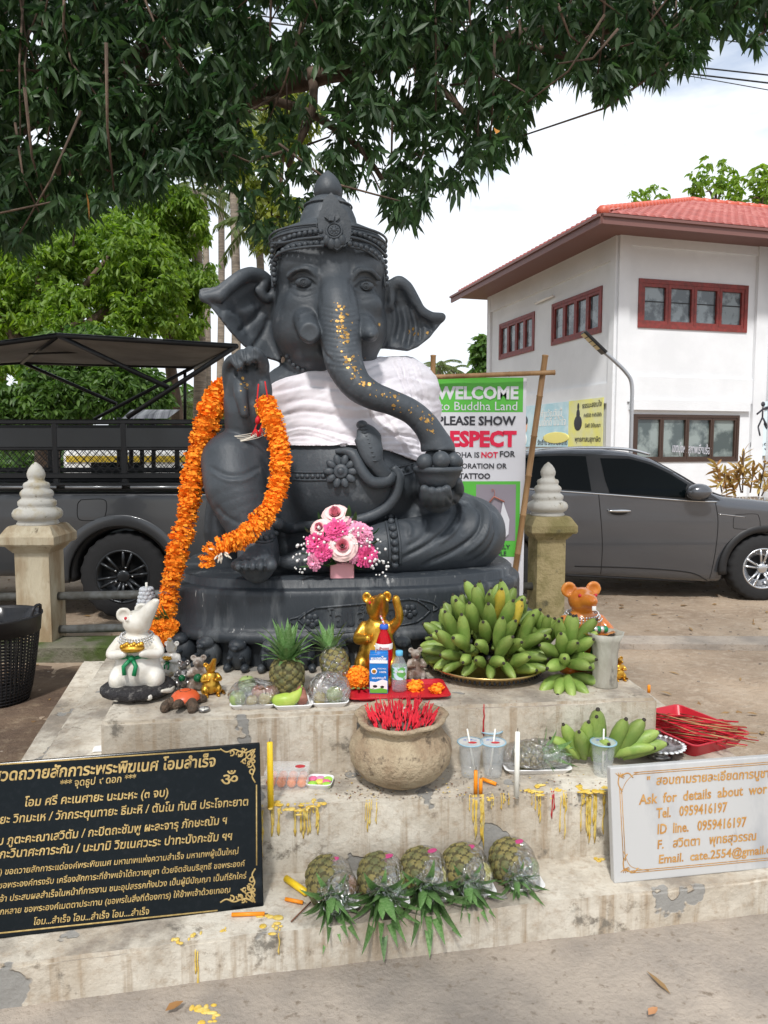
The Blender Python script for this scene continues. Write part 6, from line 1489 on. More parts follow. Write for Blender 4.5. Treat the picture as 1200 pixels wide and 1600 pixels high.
# black basket
P = AZ(-4, 1092, .04); P[2] = .03; s = px_at(AZ(-4, 1092, .04)); t = thing('black_basket', 'black slotted plastic rubbish basket with bag at the left edge', 'basket', P)
rb_, rt_, hh = 44 * s, 66 * s, .53
mb = MB()
for z, r0 in ((0, 1), (.04, 1), (.08, 1)): pass
prof_r = lambda q: rb_ + (rt_ - rb_) * q ** .7
for i in range(52):
    a = i * 2 * pi / 52; mb.add(tube([(prof_r(q) * cos(a), prof_r(q) * sin(a), q * hh) for q in np.linspace(0, 1, 7)], .006, 4))
for k in range(26):
    q = k / 26; mb.add(tube([(prof_r(q) * cos(a), prof_r(q) * sin(a), q * hh) for a in np.linspace(0, 2 * pi, 33)], .0045, 4, False))
lpart('lattice', mb, m_black, t, kind='stuff')
lpart('rim', MB().add(lathe([(rt_ * .99, hh - .09), (rt_ * 1.0, hh - .09), (rt_ * 1.03, hh), (rt_ * 1.06, hh + .01), (rt_ * 1.06, hh + .02), (rt_ * .99, hh + .02), (rt_ * .97, hh - .09)], (0, 0, 0), 48)), m_black, t)
lpart('base', MB().add(lathe([(0, .01), (rb_, .01), (rb_ * 1.02, .05), (rb_ * .97, .05), (0, .02)], (0, 0, 0), 32)), m_black, t)
lpart('bin_bag', MB().add(lathe([(rt_ * .95, hh + .01), (rt_ * .8, hh - .06), (rt_ * .4, hh - .10), (0, hh - .09)], (0, 0, 0), 30, wob=lambda a, i: .08 * np.sin(a * 7 + i))), mat('bag_black', (.01, .01, .012), .2), t)
for sgn in (1, -1): lpart('handle', MB().add(tube(smooth_path([(sgn * rt_ * .97, -.06, hh), (sgn * rt_ * 1.03, -.04, hh + .07), (sgn * rt_ * 1.03, .04, hh + .07), (sgn * rt_ * .97, .06, hh)], 5), .010, 8)), m_black, t)

# ================================================================== WELCOME BANNER ON BAMBOO
m_bam = mat('bamboo', (.34, .20, .09), .6, col2=(.22, .12, .05), scale=10, stretch=(1, 1, .2))
Yb = 5.55
bf = thing('bamboo_frame', 'rough bamboo frame of two poles and crossbar behind the statue', 'frame', AY(740, 900, Yb))
def bamboo(a, b, r_, name):
    a = np.asarray(a); b = np.asarray(b); n_ = max(int(np.linalg.norm(b - a) / .28), 2); P = []; R = []
    for i in range(n_ + 1):
        q = i / n_; c_ = a + (b - a) * q
        for dq, k in ((-.006, 1), (0, 1.18), (.006, 1)): P.append(c_ + (b - a) / np.linalg.norm(b - a) * dq); R.append(r_ * k)
    part(name, MB().add(tube(P, R, 10)), m_bam, bf)
def YB(u, v, d=0): return AY(u, v, Yb + d)
bl_ = YB(804, 893, .02); bl_[2] = max(bl_[2], .03); bamboo(AY(792, 985, Yb) , YB(852, 556), .022, 'pole'); bamboo(AY(668, 985, Yb), YB(677, 556), .020, 'pole'); bamboo(YB(655, 590, -.03), YB(866, 582, -.03), .018, 'crossbar')
m_bg = mat('banner_green', (.10, .46, .055), .5); m_bw = mat('banner_white', (.66, .66, .70), .5); m_bk = mat('banner_ink', (.03, .03, .04), .5); m_br = mat('banner_red', (.70, .01, .06), .5); m_bgr = mat('banner_photo', (.27, .24, .28), .5)
bnp = YB(740, 700, .03); bnn = np.array([0, -1, 0.])
def NB(u, v, k=0): return AY(u, v, Yb + .03 - k * .0012)
ban = thing('welcome_banner', 'green and white WELCOME banner hanging from bamboo behind the statue', 'banner', YB(745, 900, .03))
def bq(u0, v0, u1, v1, m_, k, nm='print'):
    a = NB(u0, v0, k); c_ = NB(u1, v1, k); V, F = grid(lambda x, z: (x, a[1] + .003 * sin(x * 9) * 1 + .0015 * sin(z * 7), z), np.linspace(a[0], c_[0], 9), np.linspace(c_[2], a[2], 9)); part(nm, MB().add((V, F)), m_, ban)
bq(655, 590, 817, 945, m_bw, 0, 'cloth'); bq(655, 590, 817, 644, m_bg, 1); bq(655, 752, 811, 870, m_bg, 1); bq(744, 757, 805, 845, m_bgr, 2)
def bt_(s, u0, u1, v, m_, off_=.0, hp=None):
    mb = MB(); p0 = NB(u0, v, 3.2); p1 = NB(u1, v, 3.2); text_on(mb, s, p0, p1, (p1 - p0)[0] / tw(s) * (hp or 1.0), bnn, .0006, off_, 0, 0, .0005); part('lettering', mb, m_, ban)
bt_('WELCOME', 682, 810, 623, m_bw, .04); bt_('to Buddha Land', 686, 808, 641, m_bw, .0); bt_('PLEASE SHOW', 684, 806, 664, m_bk, .03); bt_('RESPECT', 684, 807, 697, m_br, .05)
bt_('BUDDHA IS', 688, 749, 715, m_bk, .02); bt_('NOT', 752, 778, 715, m_br, .03); bt_('FOR', 781, 805, 714, m_bk, .02); bt_('DECORATION OR', 700, 792, 732, m_bk, .02); bt_('TATTOO', 717, 766, 748, m_bk, .03)
bt_('ABSOLUTELY', 740, 797, 858, m_bk, .02); bt_('SAMPLE', 760, 791, 868, m_bk, .02); bt_('WATER', 778, 796, 885, m_bgr, .0)
mb = MB(); mb.add(tube([NB(764, 786, 9), NB(772, 776, 9), NB(788, 784, 9)], .006, 6)); mb.add(tube(smooth_path([NB(772, 776, 9), NB(773, 768, 9), NB(769, 764, 9), NB(769, 769, 9)], 4), .002, 5)); part('print', mb, mat('hanger_print', (.45, .15, .10), .5), ban)
mb = MB(); mb.add(prism([(0, 0), (.02, -.06), (.05, -.14), (.045, -.25), (.0, -.3), (-.02, -.12)], NB(786, 783, 8), (1, 0, 0), (0, 0, 1), (0, -1, 0), .0015), 0, False); part('print', mb, m_bw, ban)
# ================================================================== VEHICLES
m_tyre = mat('tyre_rubber', (.014, .014, .015), .85, bump=.2)
m_rimd = mat('dark_wheel', (.045, .048, .052), .3, metal=.7)
m_rims = mat('silver_wheel', (.55, .56, .58), .25, metal=.9)
m_truck = mat('truck_grey', (.06, .063, .068), .3, metal=.4, coat=.3)
m_suv = mat('suv_grey_paint', (.095, .10, .112), .22, metal=.5, coat=.8)
m_trim = mat('black_trim', (.012, .012, .013), .5)
m_glassd = mat('dark_window_glass', (.003, .005, .006), .04, spec=.10)
m_chrome = mat('chrome', (.6, .6, .6), .12, metal=1)
m_rack = mat('rack_steel', (.010, .011, .013), .45, metal=.2)
m_seam = mat('panel_gap', (.004, .004, .005), .8)
def wheel(parent, P, R_, W, spokes, rim_m, name='wheel'):
    t = bpy.data.objects.new(name, None); COL.objects.link(t); t.parent = parent; t.location = tuple((np.asarray(P) - ORG[parent.name]).tolist()); ORG[t.name] = np.zeros(3)
    Ry = rotm(pi / 2, 0, 0)                     # lathe z -> -y (towards viewer)
    pr_ = [(R_ * .60, W * .5), (R_ * .70, W * .52), (R_ * .90, W * .50), (R_ * .97, W * .42), (R_, W * .3), (R_, -W * .3), (R_ * .97, -W * .42), (R_ * .7, -W * .5), (R_ * .6, -W * .5)]
    V, F = lathe(pr_, (0, 0, 0), 96, wob=lambda a, i: (.012 * np.sign(np.sin(a * 24)) if i in (3, 4, 5) else 0)); lpart('tyre', MB().add(xf((V, F), Ry)), m_tyre, t)
    lpart('rim', MB().add(xf(lathe([(R_ * .60, W * .40), (R_ * .63, W * .50), (R_ * .60, W * .53), (R_ * .565, W * .50), (R_ * .55, W * .15), (R_ * .3, W * .10), (.0, W * .10)], (0, 0, 0), 60), Ry)), rim_m, t)
    lpart('hub_well', MB().add(xf(lathe([(R_ * .55, W * .2), (R_ * .54, W * .12), (0, W * .11)], (0, 0, 0), 40), Ry)), m_trim, t)
    for i in range(spokes):
        a = i * 2 * pi / spokes + .3; e = np.array([cos(a), 0, sin(a)]); g = np.array([-sin(a), 0, cos(a)]); mb = MB()
        for q in (-1, 1):
            A = e * R_ * .14 + g * q * R_ * .03; B = e * R_ * .57 + g * q * R_ * (.10 if spokes > 5 else .11)
            mb.add(tube([A + (0, -W * .36, 0), (A + B) / 2 + (0, -W * .44, 0), B + (0, -W * .48, 0)], [R_ * .05, R_ * .035, R_ * .035], 6))
        lpart('spoke', mb, rim_m, t)
    lpart('hub_cap', MB().add(xf(lathe([(R_ * .15, W * .36), (R_ * .15, W * .43), (R_ * .10, W * .46), (0, W * .46)], (0, 0, 0), 24), Ry)), rim_m, t)
    for i in range(5):
        a = i * 2 * pi / 5; mb = MB().add(ball((R_ * .21 * cos(a), -W * .42, R_ * .21 * sin(a)), R_ * .03, 8, 6)); lpart('wheel_nut', mb, m_chrome, t)
    return t
def body_sdf(prof2, Yn, width, zb, tum, kk, h, arches, xr, zr, bulge=.04):
    f = Field((xr[0], Yn - .06, zr[0]), (xr[1], Yn + width + .06, zr[1]), h); sl, X, Y, Z = f.sub(f.lo, f.lo + f.dim * h)
    P = poly_sdf(X + 0 * Z, Z + 0 * X, prof2); yc = Yn + width / 2
    w = width / 2 - np.clip(Z - zb, 0, None) * tum - bulge * ((Z - (zb - .18)) / .5) ** 2 * (Z < zb - .18); S_ = np.abs(Y - yc) - w
    hh_ = np.clip(kk - np.abs(P - S_), 0, None) / kk; D = np.maximum(P, S_) + hh_ * hh_ * kk * .25
    for (cx, cz, rr) in arches:
        c_ = np.sqrt((X - cx) ** 2 + (Z - cz) ** 2) - rr + 0 * Y; c_ = np.maximum(c_, np.abs(Y - yc) * -1 + (width / 2 - .28)); D = np.maximum(D, -c_)
    f.A = D.astype(np.float32); return f
# ---------------- grey SUV
Ys = 7.5
def XZ(u, v, Y=Ys): p = AY(u, v, Y); return p[0], p[2]
wF = XZ(1193, 900); Rw = 52 * PX(7.6); wFx, wFz = wF[0], Rw + .03; wRx = wFx - 2.68
top = [XZ(*p) for p in ((815, 709), (850, 703), (900, 700.5), (950, 701), (990, 706), (1025, 716), (1060, 737), (1105, 768), (1135, 777), (1200, 783), (1270, 795))]
x0 = wRx - .78
profS = [(x0 + .02, .42), (x0, .72), (x0 + .04, 1.0), (x0 + .22, 1.16), (x0 + .42, 1.50), (x0 + .60, 1.60)] + top + [(wFx + .80, 1.0), (wFx + .90, .85), (wFx + .92, .45), (wFx + .80, .27), (wFx + .40, .25), (wFx - .50, XZ(1100, 914)[1] + .0), (wRx + .50, XZ(890, 903)[1]), (wRx - .5, .26), (x0 + .15, .30)]
beltz = XZ(950, 770)[1]
sf = body_sdf(profS, Ys, 1.86, beltz, .36, .10, .022, [(wFx, wFz, Rw + .055), (wRx, wFz, Rw + .055)], (x0 - .1, wFx + 1.05), (.15, 1.85))
VS, FS = sf.extract(); suv = thing('parked_suv', 'grey metallic SUV parked sideways behind the right fence post', 'car', ((wFx + wRx) / 2, Ys + .9, .03))
part('body', raw_mesh('body', VS, FS, [m_suv], ORG[suv.name]), None, suv)
TS = BVHTree.FromPolygons(VS.tolist(), FS)
def side_hit(x, z, off_, tree, y0=None):
    h = tree.ray_cast(Vector((x, (y0 or Ys) - 2, z)), Vector((0, 1, 0)))
    return None if h[0] is None else np.array(h[0]) - np.array([0, off_, 0])
def side_patch(poly_uv, m_, parent, name, tree, Yp, off_=.006, nx=26, nz_=12, wob=None):
    P = [XZ(a, b, Yp) for a, b in poly_uv]; P = np.array(P); xs_ = np.linspace(P[:, 0].min(), P[:, 0].max(), nx); Vv = []; F = []; q = len(xs_)
    for x in xs_:                                                     # column by column between lower and upper outline
        zz = []
        for i in range(len(P)):
            a, b = P[i], P[(i + 1) % len(P)]
            if (a[0] - x) * (b[0] - x) <= 0 and abs(a[0] - b[0]) > 1e-9: zz.append(a[1] + (b[1] - a[1]) * (x - a[0]) / (b[0] - a[0]))
        z0, z1 = (min(zz), max(zz)) if zz else (P[0][1], P[0][1])
        for k in range(nz_):
            z = z0 + (z1 - z0) * k / (nz_ - 1); h = side_hit(x, z, off_, tree, Yp); Vv.append(h if h is not None else (Vv[-1] if Vv else np.array([x, Yp, z])))
    for i in range(q - 1):
        for k in range(nz_ - 1): F.append((i * nz_ + k, (i + 1) * nz_ + k, (i + 1) * nz_ + k + 1, i * nz_ + k + 1))
    part(name, MB().add((np.array(Vv), F)), m_, parent)
def side_line(L, rr, m_, parent, name, tree, Yp, off_=.0):
    P = []
    for a, b in smooth_path([(x, y, 0) for x, y in L], 8)[:, :2]:
        x, z = XZ(a, b, Yp); h = side_hit(x, z, off_, tree, Yp)
        if h is not None: P.append(h)
    if len(P) > 1: part(name, MB().add(tube(P, rr, 6)), m_, parent)
side_patch([(806, 762), (808, 718), (830, 711), (880, 709), (935, 710), (990, 713), (1025, 723), (1060, 739), (1100, 762), (1126, 782), (1070, 781), (940, 771)], m_trim, suv, 'window_surround', TS, Ys, .004, 60)
side_patch([(806, 760), (806, 722), (830, 714), (880, 712), (922, 713), (924, 767)], m_glassd, suv, 'window', TS, Ys, .008)
side_patch([(950, 770), (943, 716), (990, 717), (1022, 726), (1050, 740), (1076, 757), (1072, 778)], m_glassd, suv, 'window', TS, Ys, .008)
side_line([(812, 763), (940, 772), (1070, 782), (1120, 784)], .008, m_chrome, suv, 'window_trim', TS, Ys, .008)
side_line([(935, 768), (938, 800), (942, 850), (942, 903)], .004, m_seam, suv, 'door_gap', TS, Ys); side_line([(1118, 785), (1122, 815), (1120, 860), (1114, 912)], .004, m_seam, suv, 'door_gap', TS, Ys)
side_line([(900, 886), (1000, 889), (1080, 896), (1112, 910)], .006, m_seam, suv, 'sill_line', TS, Ys); side_line([(885, 901), (1000, 907), (1112, 914)], .018, m_trim, suv, 'sill', TS, Ys)
side_line([(1122, 803), (1165, 808)], .004, m_chrome, suv, 'wing_trim', TS, Ys, .002)
side_line([(1150, 804), (1180, 803), (1186, 808), (1188, 822), (1182, 827), (1150, 826), (1146, 820), (1147, 808), (1150, 804)], .003, m_seam, suv, 'charge_flap', TS, Ys)
h = side_hit(*XZ(967, 798), .02, TS); part('door_handle', MB().add(ball(h, (.125, .022, .018), 18, 8)), m_chrome, suv); part('handle_recess', MB().add(ball(h + np.array([.0, .028, -.02]), (.12, .012, .035), 16, 8)), m_trim, suv)
c_ = side_hit(*XZ(1086, 768), .10, TS); part('wing_mirror', MB().add(ball(c_, (.13, .09, .085), 20, 12)).add(ball(c_ + np.array([.03, .05, -.05]), (.10, .07, .03), 14, 8)), m_suv, suv); part('mirror_trim', MB().add(ball(c_ + np.array([.05, .01, -.075]), (.11, .06, .016), 14, 6)), m_trim, suv)
a = np.linspace(-.15, pi + .15, 30); part('wheel_arch_trim', MB().add(tube([(wFx + (Rw + .075) * cos(t), Ys + .02, wFz + (Rw + .075) * sin(t)) for t in a], .045, 8, True, .5, up=(0, -1, 0))), m_trim, suv)
part('wheel_arch_trim', MB().add(tube([(wRx + (Rw + .075) * cos(t), Ys + .02, wFz + (Rw + .075) * sin(t)) for t in a], .045, 8, True, .5, up=(0, -1, 0))), m_trim, suv)
P = [AY(a, b, Ys + .36) for a, b in ((812, 708), (860, 702), (920, 699.5), (980, 702), (1015, 710))]; part('roof_rail', MB().add(tube(smooth_path(P, 5), .016, 8)), m_chrome, suv)
P = [AY(a, b, Ys + .30) for a, b in ((1020, 721), (1060, 743), (1100, 766), (1140, 781))]; part('windscreen_edge', MB().add(tube(smooth_path(P, 5), .02, 8)), m_trim, suv)
for wx in (wFx, wRx):
    wheel(suv, (wx, Ys + .12, wFz), Rw, .22, 5, m_rims)
    wheel(suv, (wx, Ys + 1.74, wFz), Rw, .22, 5, m_rims)
# ---------------- pickup with rack and canopy
Yt = 6.62
def XT(u, v): return XZ(u, v, Yt)
Rt_ = 68 * PX(6.8); tw_ = XT(190, 915); twx, twz = tw_[0], Rt_ + .04
zr_ = XT(150, 768)[1]; xb = XT(388, 800)[0]
profT = [(-6.6, .42), (-6.7, 1.0), (-5.4, 1.08), (-5.0, zr_ - .0), (xb, zr_), (xb + .02, .85), (xb - .02, .55), (twx + .6, XT(260, 940)[1] + .05), (twx + .5, .5), (twx - .5, .45), (-5.5, .40)]
ft = body_sdf(profT, Yt, 1.85, zr_ - .25, .05, .06, .025, [(twx, twz, Rt_ + .09)], (-6.8, xb + .1), (.25, zr_ + .08), .05)
# the open load bed is hollow
slc, X_, Y_, Z_ = ft.sub(ft.lo, ft.lo + ft.dim * ft.h)
hol = np.maximum(np.maximum(np.abs(Y_ - (Yt + .925)) - .80, (zr_ - .42) - Z_) + 0 * X_, np.maximum(X_ - (xb - .08), (twx - 1.45) - X_) + 0 * Y_); ft.A = np.maximum(ft.A, -hol.astype(np.float32))
VT, FT = ft.extract(); trk = thing('pickup_truck', 'dark grey pickup truck with black rack and canopy behind left post', 'truck', (twx, Yt + .9, .03))
part('body', raw_mesh('body', VT, FT, [m_truck], ORG[trk.name]), None, trk); TT = BVHTree.FromPolygons(VT.tolist(), FT)
a = np.linspace(-.1, pi + .1, 34); part('wheel_arch_flare', MB().add(tube([(twx + (Rt_ + .13) * cos(t), Yt + .005, twz + (Rt_ + .12) * sin(t)) for t in a], .06, 8, True, .22, up=(0, -1, 0))), m_truck, trk)
part('wheel_well', MB().add(tube([(twx + (Rt_ + .07) * cos(t), Yt + .25, twz + (Rt_ + .07) * sin(t)) for t in a], .05, 6, True, 5, up=(0, -1, 0))), m_trim, trk)
side_line([(126, 781), (158, 780), (166, 787), (164, 806), (156, 812), (128, 813), (121, 806), (121, 788), (126, 781)], .004, m_seam, trk, 'fuel_flap', TT, Yt)
for y_ in (Yt + .16, Yt + 1.68): wheel(trk, (twx, y_, twz), Rt_, .26, 6, m_rimd)
for y_ in (Yt + .16,): wheel(trk, (twx - 3.1, y_, twz), Rt_, .26, 6, m_rimd)
def TB(u, v, dY=0): return AY(u, v, Yt + dY)
xl = -5.2
def hbar(v, r_, y_, name, m_=m_rack, x1=None):
    z = AY(150, v, Yt)[2]; part(name, MB().add(rbox(((xl + (x1 or xb)) / 2, Yt + y_, z), ((x1 or xb) - xl, r_ * 2, r_ * 2), r_ * .4, 1), 0, False), m_, trk)
for y_ in (.05, 1.75):
    hbar(659, .022, y_, 'rack_rail'); hbar(701, .016, y_, 'rack_rail'); hbar(744, .028, y_, 'rack_rail'); hbar(765, .018, y_, 'rack_rail')
z0 = AY(150, 700, Yt)[2]; z1 = AY(150, 667, Yt)[2]
for y_ in (.04, 1.76): part('rack_panel', MB().add(box(((xl + xb) / 2, Yt + y_, (z0 + z1) / 2), (xb - xl, .012, z1 - z0 - .02)), 0, False), mat('rack_panel_black', (.02, .024, .028), .35), trk)
for y_ in (.05, 1.75):
    for u0 in (-60, 83, 191, 330): x = AY(u0, 700, Yt)[0]; za, zb_ = AY(0, 765, Yt)[2], AY(0, 655, Yt)[2]; part('rack_post', MB().add(rbox((x, Yt + y_, (za + zb_) / 2), (.05, .04, zb_ - za), .006, 1), 0, False), m_rack, trk)
z0 = AY(150, 744, Yt)[2]; z1 = AY(150, 703, Yt)[2]
for y_ in (.05, 1.75):
    mb = MB(); n_ = 110; dx = (xb - xl) / n_; rws = 6; dz_ = (z1 - z0) / rws
    for i in range(n_):
        for k in range(rws):
            x = xl + i * dx; z = z0 + k * dz_; s_ = 1 if (i + k) % 2 else -1; A_ = np.array([x, Yt + y_, z + (dz_ if s_ < 0 else 0)]); B_ = np.array([x + dx, Yt + y_, z + (0 if s_ < 0 else dz_)]); u_ = np.array([0, 0, .0045])
            mb.add((np.array([A_ - u_, B_ - u_, B_ + u_, A_ + u_]), [(0, 1, 2, 3)]), 0, False)
    part('expanded_mesh', mb, m_rack, trk, kind='stuff')
za = AY(150, 757, Yt)[2]; part('bed_rail', MB().add(rbox(((xl + xb) / 2, Yt + .0, za), (xb - xl, .09, .03), .01, 1), 0, False), m_rack, trk)
mt = mat('pale_tube', (.28, .29, .30), .3, metal=.7)
za = AY(150, 759, Yt)[2]
for i in range(9): x = xb - .2 - i * .58; part('bed_rail_tube', MB().add(tube([(x - .25, Yt - .06, za - .01), (x + .25, Yt - .06, za - .01)], .014, 8)), mt, trk)
# canopy tarp: four eaves points and ridge
m_tarp = mat('tarp_grey', (.20, .185, .17), .7, col2=(.30, .28, .26), scale=1.6, coords='World', bump=.2)
nl, nr = TB(90, 524, -.1), TB(369, 541, -.1); fl_, fr_2 = TB(34, 566, 1.6), TB(303, 573, 1.6); nl2, fl2 = TB(-140, 556, -.1), TB(-140, 575, 1.6)
def quad(a, b, c, d, n_, sag=.05):
    return grid(lambda s, t: (np.asarray(a) * (1 - s) * (1 - t) + np.asarray(b) * s * (1 - t) + np.asarray(c) * s * t + np.asarray(d) * (1 - s) * t) - np.array([0, 0, sag * 4 * s * (1 - s) * 4 * t * (1 - t)]), np.linspace(0, 1, n_), np.linspace(0, 1, n_))
mb = MB().add(quad(nl, nr, fr_2, fl_, 14)).add(quad(nl2, nl, fl_, fl2, 12)); part('canopy', mb, m_tarp, trk)
tb = lambda a, b, r_, nm: part(nm, MB().add(tube([a, b], r_, 8)), m_rack, trk)
for a, b in ((nl, nr), (nr, fr_2), (fr_2, fl_), (fl_, nl), (nl2, nl), (fl2, fl_)): tb(a, b, .024, 'canopy_frame')
tb(nl, TB(264, 606, 0), .022, 'strut'); tb(fl_, TB(182, 631, 1.7), .02, 'strut'); tb(TB(199, 652, .05), nr, .022, 'strut'); tb(TB(147, 655, 1.7), fr_2, .02, 'strut'); tb(TB(289, 578, 1.6), TB(289, 660, 1.7), .018, 'strut'); tb(TB(45, 553, .6), TB(212, 547, .6), .010, 'rope')
tb(TB(120, 530, .2), TB(310, 562, 1.3), .006, 'rope'); tb(TB(130, 562, 1.4), TB(330, 540, .1), .006, 'rope')
# things seen through the rack: a seat row and folded frame
P = TB(218, 655, 2.4); t = thing('motorcycle_roof', 'pale striped awning and chair frames seen above the truck rack', 'awning', AY(235, 700, 10))
part('awning_sheet', MB().add((np.array([AY(190, 654, 10), AY(262, 654, 9.4), AY(281, 640, 9.4), AY(205, 640, 10.4)]) , [(0, 1, 2, 3)]), 0, False), mat('awning', (.5, .5, .52), .5, col2=(.15, .15, .17), scale=20, stretch=(1, .05, .05)), t)
for u0 in (186, 205, 222, 240): part('awning_post', MB().add(tube([AY(u0, 652, 10), AY(u0, 740, 10)], .03, 6)), m_rack, t)
# white van seen through the mesh
t = thing('white_van', 'white vehicle with yellow strip glimpsed through the pickup rack mesh', 'van', AY(200, 800, 12)); t['category'] = 'van'
part('body', MB().add(rbox((AY(215, 720, 12)[0], 12.9, .95), (2.5, 1.8, 1.35), .15, 3), 0, True), m_white, t)
part('stripe', MB().add(box((AY(215, 720, 12)[0], 11.985, 1.42), (2.3, .02, .10)), 0, False), mat('van_yellow', (.6, .42, .03), .5), t)
for s in (-.75, .75): part('wheel', MB().add(xf(lathe([(0, -.1), (.3, -.1), (.32, 0), (.3, .1), (0, .1)], (0, 0, 0), 24), rotm(pi / 2, 0, 0), (AY(215, 720, 12)[0] + s, 12.05, .34))), m_tyre, t)
part('window', MB().add(box((AY(215, 720, 12)[0] - .35, 11.985, 1.22), (.8, .02, .28)), 0, False), m_glassd, t)

# ================================================================== BUILDING
m_wall = mat('white_wall', (.69, .705, .725), .8, col2=(.63, .645, .665), scale=.8, coords='World', bump=.08, bscale=30)
m_frame = mat('maroon_frame', (.22, .035, .03), .5, col2=(.15, .03, .025), scale=10)
m_soff = mat('brown_fascia', (.16, .075, .065), .5)
m_soffw = mat('soffit_white', (.55, .53, .52), .7)
m_tile = mat('roof_tile', (.30, .07, .06), .55, col2=(.40, .14, .12), scale=4, rand=.14)
m_win = mat('window_pane', (.05, .065, .075), .05, spec=1.0, col2=(.20, .24, .26), lo=.45, hi=.56, scale=2.2, coords='World')  # lighter noise patches paint sky and tree reflections into the pane colour
m_wing = mat('sliding_glass', (.06, .08, .08), .05, spec=.8, col2=(.22, .26, .25), lo=.45, hi=.58, scale=1.6, coords='World')  # mottled reflections painted into the glass colour, as on the panes above
m_dkf = mat('dark_brown_frame', (.05, .028, .02), .4); m_alu = mat('aluminium', (.6, .6, .6), .35, metal=.6)
bc_ = np.array([5.56, 18.0]); eL = np.array([-.267, .9637]); eR = np.array([.9637, .267]); nLw = -eR; nRw = -eL     # outward normals of the left and right walls
def b3(p, z): return np.array([p[0], p[1], z])
bldg = thing('two_storey_building', 'white two storey building with red tiled roof and maroon window frames', 'building', (*bc_, 0))
def wpt(side, u, v, out=0.0):                    # pixel -> point on that wall
    n = nLw if side == 'L' else nRw; return APL(u, v, (bc_[0] + n[0] * out, bc_[1] + n[1] * out, 0), (n[0], n[1], 0))
def wall_s(side, p): e = eL if side == 'L' else eR; return float(np.dot(p[:2] - bc_, e))
ZW = 6.66; LL, LR = 7.6, 9.0
def wbox(side, s0, s1, z0, z1, o0, o1, m_, name, parent=None, mb=None):
    e, n = (eL, nLw) if side == 'L' else (eR, nRw); c = bc_ + e * (s0 + s1) / 2 + n * (o0 + o1) / 2
    R = np.stack([np.array([*e, 0]), np.array([*n, 0]), np.array([0, 0, 1.])], 1); vf = box(b3(c, (z0 + z1) / 2), (abs(s1 - s0), abs(o1 - o0), z1 - z0), R)
    if mb is not None: mb.add(vf, 0, False); return
    return part(name, MB().add(vf, 0, False), m_, parent or bldg)
cen = bc_ + eL * LL / 2 + eR * LR / 2
R_b = np.stack([np.array([*eR, 0]), np.array([*eL, 0]), np.array([0, 0, 1.])], 1)
part('wall', MB().add(box(b3(cen, ZW / 2), (LR - .3, LL - .3, ZW), R_b), 0, False), m_wall, bldg)
# facade skins with openings: build the wall as strips around each window
def facade(side, L_, opens):
    mb = MB(); xs_ = sorted({0., L_, *[o[0] for o in opens], *[o[1] for o in opens]}); zs_ = sorted({0., ZW, *[o[2] for o in opens], *[o[3] for o in opens]})
    for i in range(len(xs_) - 1):
        for k in range(len(zs_) - 1):
            cx, cz = (xs_[i] + xs_[i + 1]) / 2, (zs_[k] + zs_[k + 1]) / 2
            if any(o[0] < cx < o[1] and o[2] < cz < o[3] for o in opens): continue
            wbox(side, xs_[i] + (0 if i else (.0 if side == 'R' else 0)), xs_[i + 1], zs_[k], zs_[k + 1], -.15, 0, m_wall, '', mb=mb)
    part('wall', mb, m_wall, bldg)
def rect(side, u0, v0, u1, v1):
    a = wpt(side, u0, v0); b = wpt(side, u1, v1); s = sorted((wall_s(side, a), wall_s(side, b))); z = sorted((a[2], b[2])); return [s[0], s[1], z[0], z[1]]
wL1 = rect('L', 942, 445, 862, 538); wL2 = rect('L', 836, 488, 780, 568); wL1[2], wL1[3] = wL2[2], wL2[3] = wpt('L', 942, 519)[2], wpt('L', 942, 446)[2]
wR1 = rect('R', 998, 436, 1166, 516); wR1[2] = wpt('R', 1000, 512)[2]; wR1[3] = wpt('R', 1000, 435)[2]
wR2 = rect('R', 990, 648, 1152, 720); wR2[2] = wpt('R', 991, 722)[2]; wR2[3] = wpt('R', 991, 647)[2]
facade('L', LL, [wL1, wL2]); facade('R', LR, [wR1, wR2])
def window(side, o, n_, fm, gm, fw=.09, dep=.0):
    s0, s1, z0, z1 = o; w = thing2 = part('window', MB(), fm, bldg)
    mb = MB()
    for a, b, c, d in ((s0, s1, z1 - fw, z1), (s0, s1, z0, z0 + fw), (s0, s0 + fw, z0 + fw, z1 - fw), (s1 - fw, s1, z0 + fw, z1 - fw)): wbox(side, a, b, c, d, -.10, .03, fm, '', mb=mb)
    w.data = mb.mesh('window', [fm], ORG[w.name])
    W = (s1 - s0 - 2 * fw) / n_
    for i in range(n_):
        a = s0 + fw + i * W; mb = MB(); q = fw * .8
        for r_ in ((a, a + W, z1 - fw - q, z1 - fw), (a, a + W, z0 + fw, z0 + fw + q), (a, a + q, z0 + fw + q, z1 - fw - q), (a + W - q, a + W, z0 + fw + q, z1 - fw - q)): wbox(side, r_[0] + .004, r_[1] - .004, r_[2], r_[3], -.08, .015, fm, '', mb=mb)
        part('sash', mb, fm, w); wbox(side, a + q, a + W - q, z0 + fw + q, z1 - fw - q, -.06, -.045, gm, 'pane', w)
        if side == 'R' and gm is m_win: wbox(side, a + q, a + W - q, (z0 + z1) / 2 + .05, (z0 + z1) / 2 + .075, -.045, -.035, m_trim, 'bar', w)
window('L', wL1, 4, m_frame, m_win); window('L', wL2, 4, m_frame, m_win); window('R', wR1, 4, m_frame, m_win, .10); window('R', wR2, 4, m_dkf, m_wing, .07)
for o, sd_ in ((wL1, 'L'), (wL2, 'L')): pass
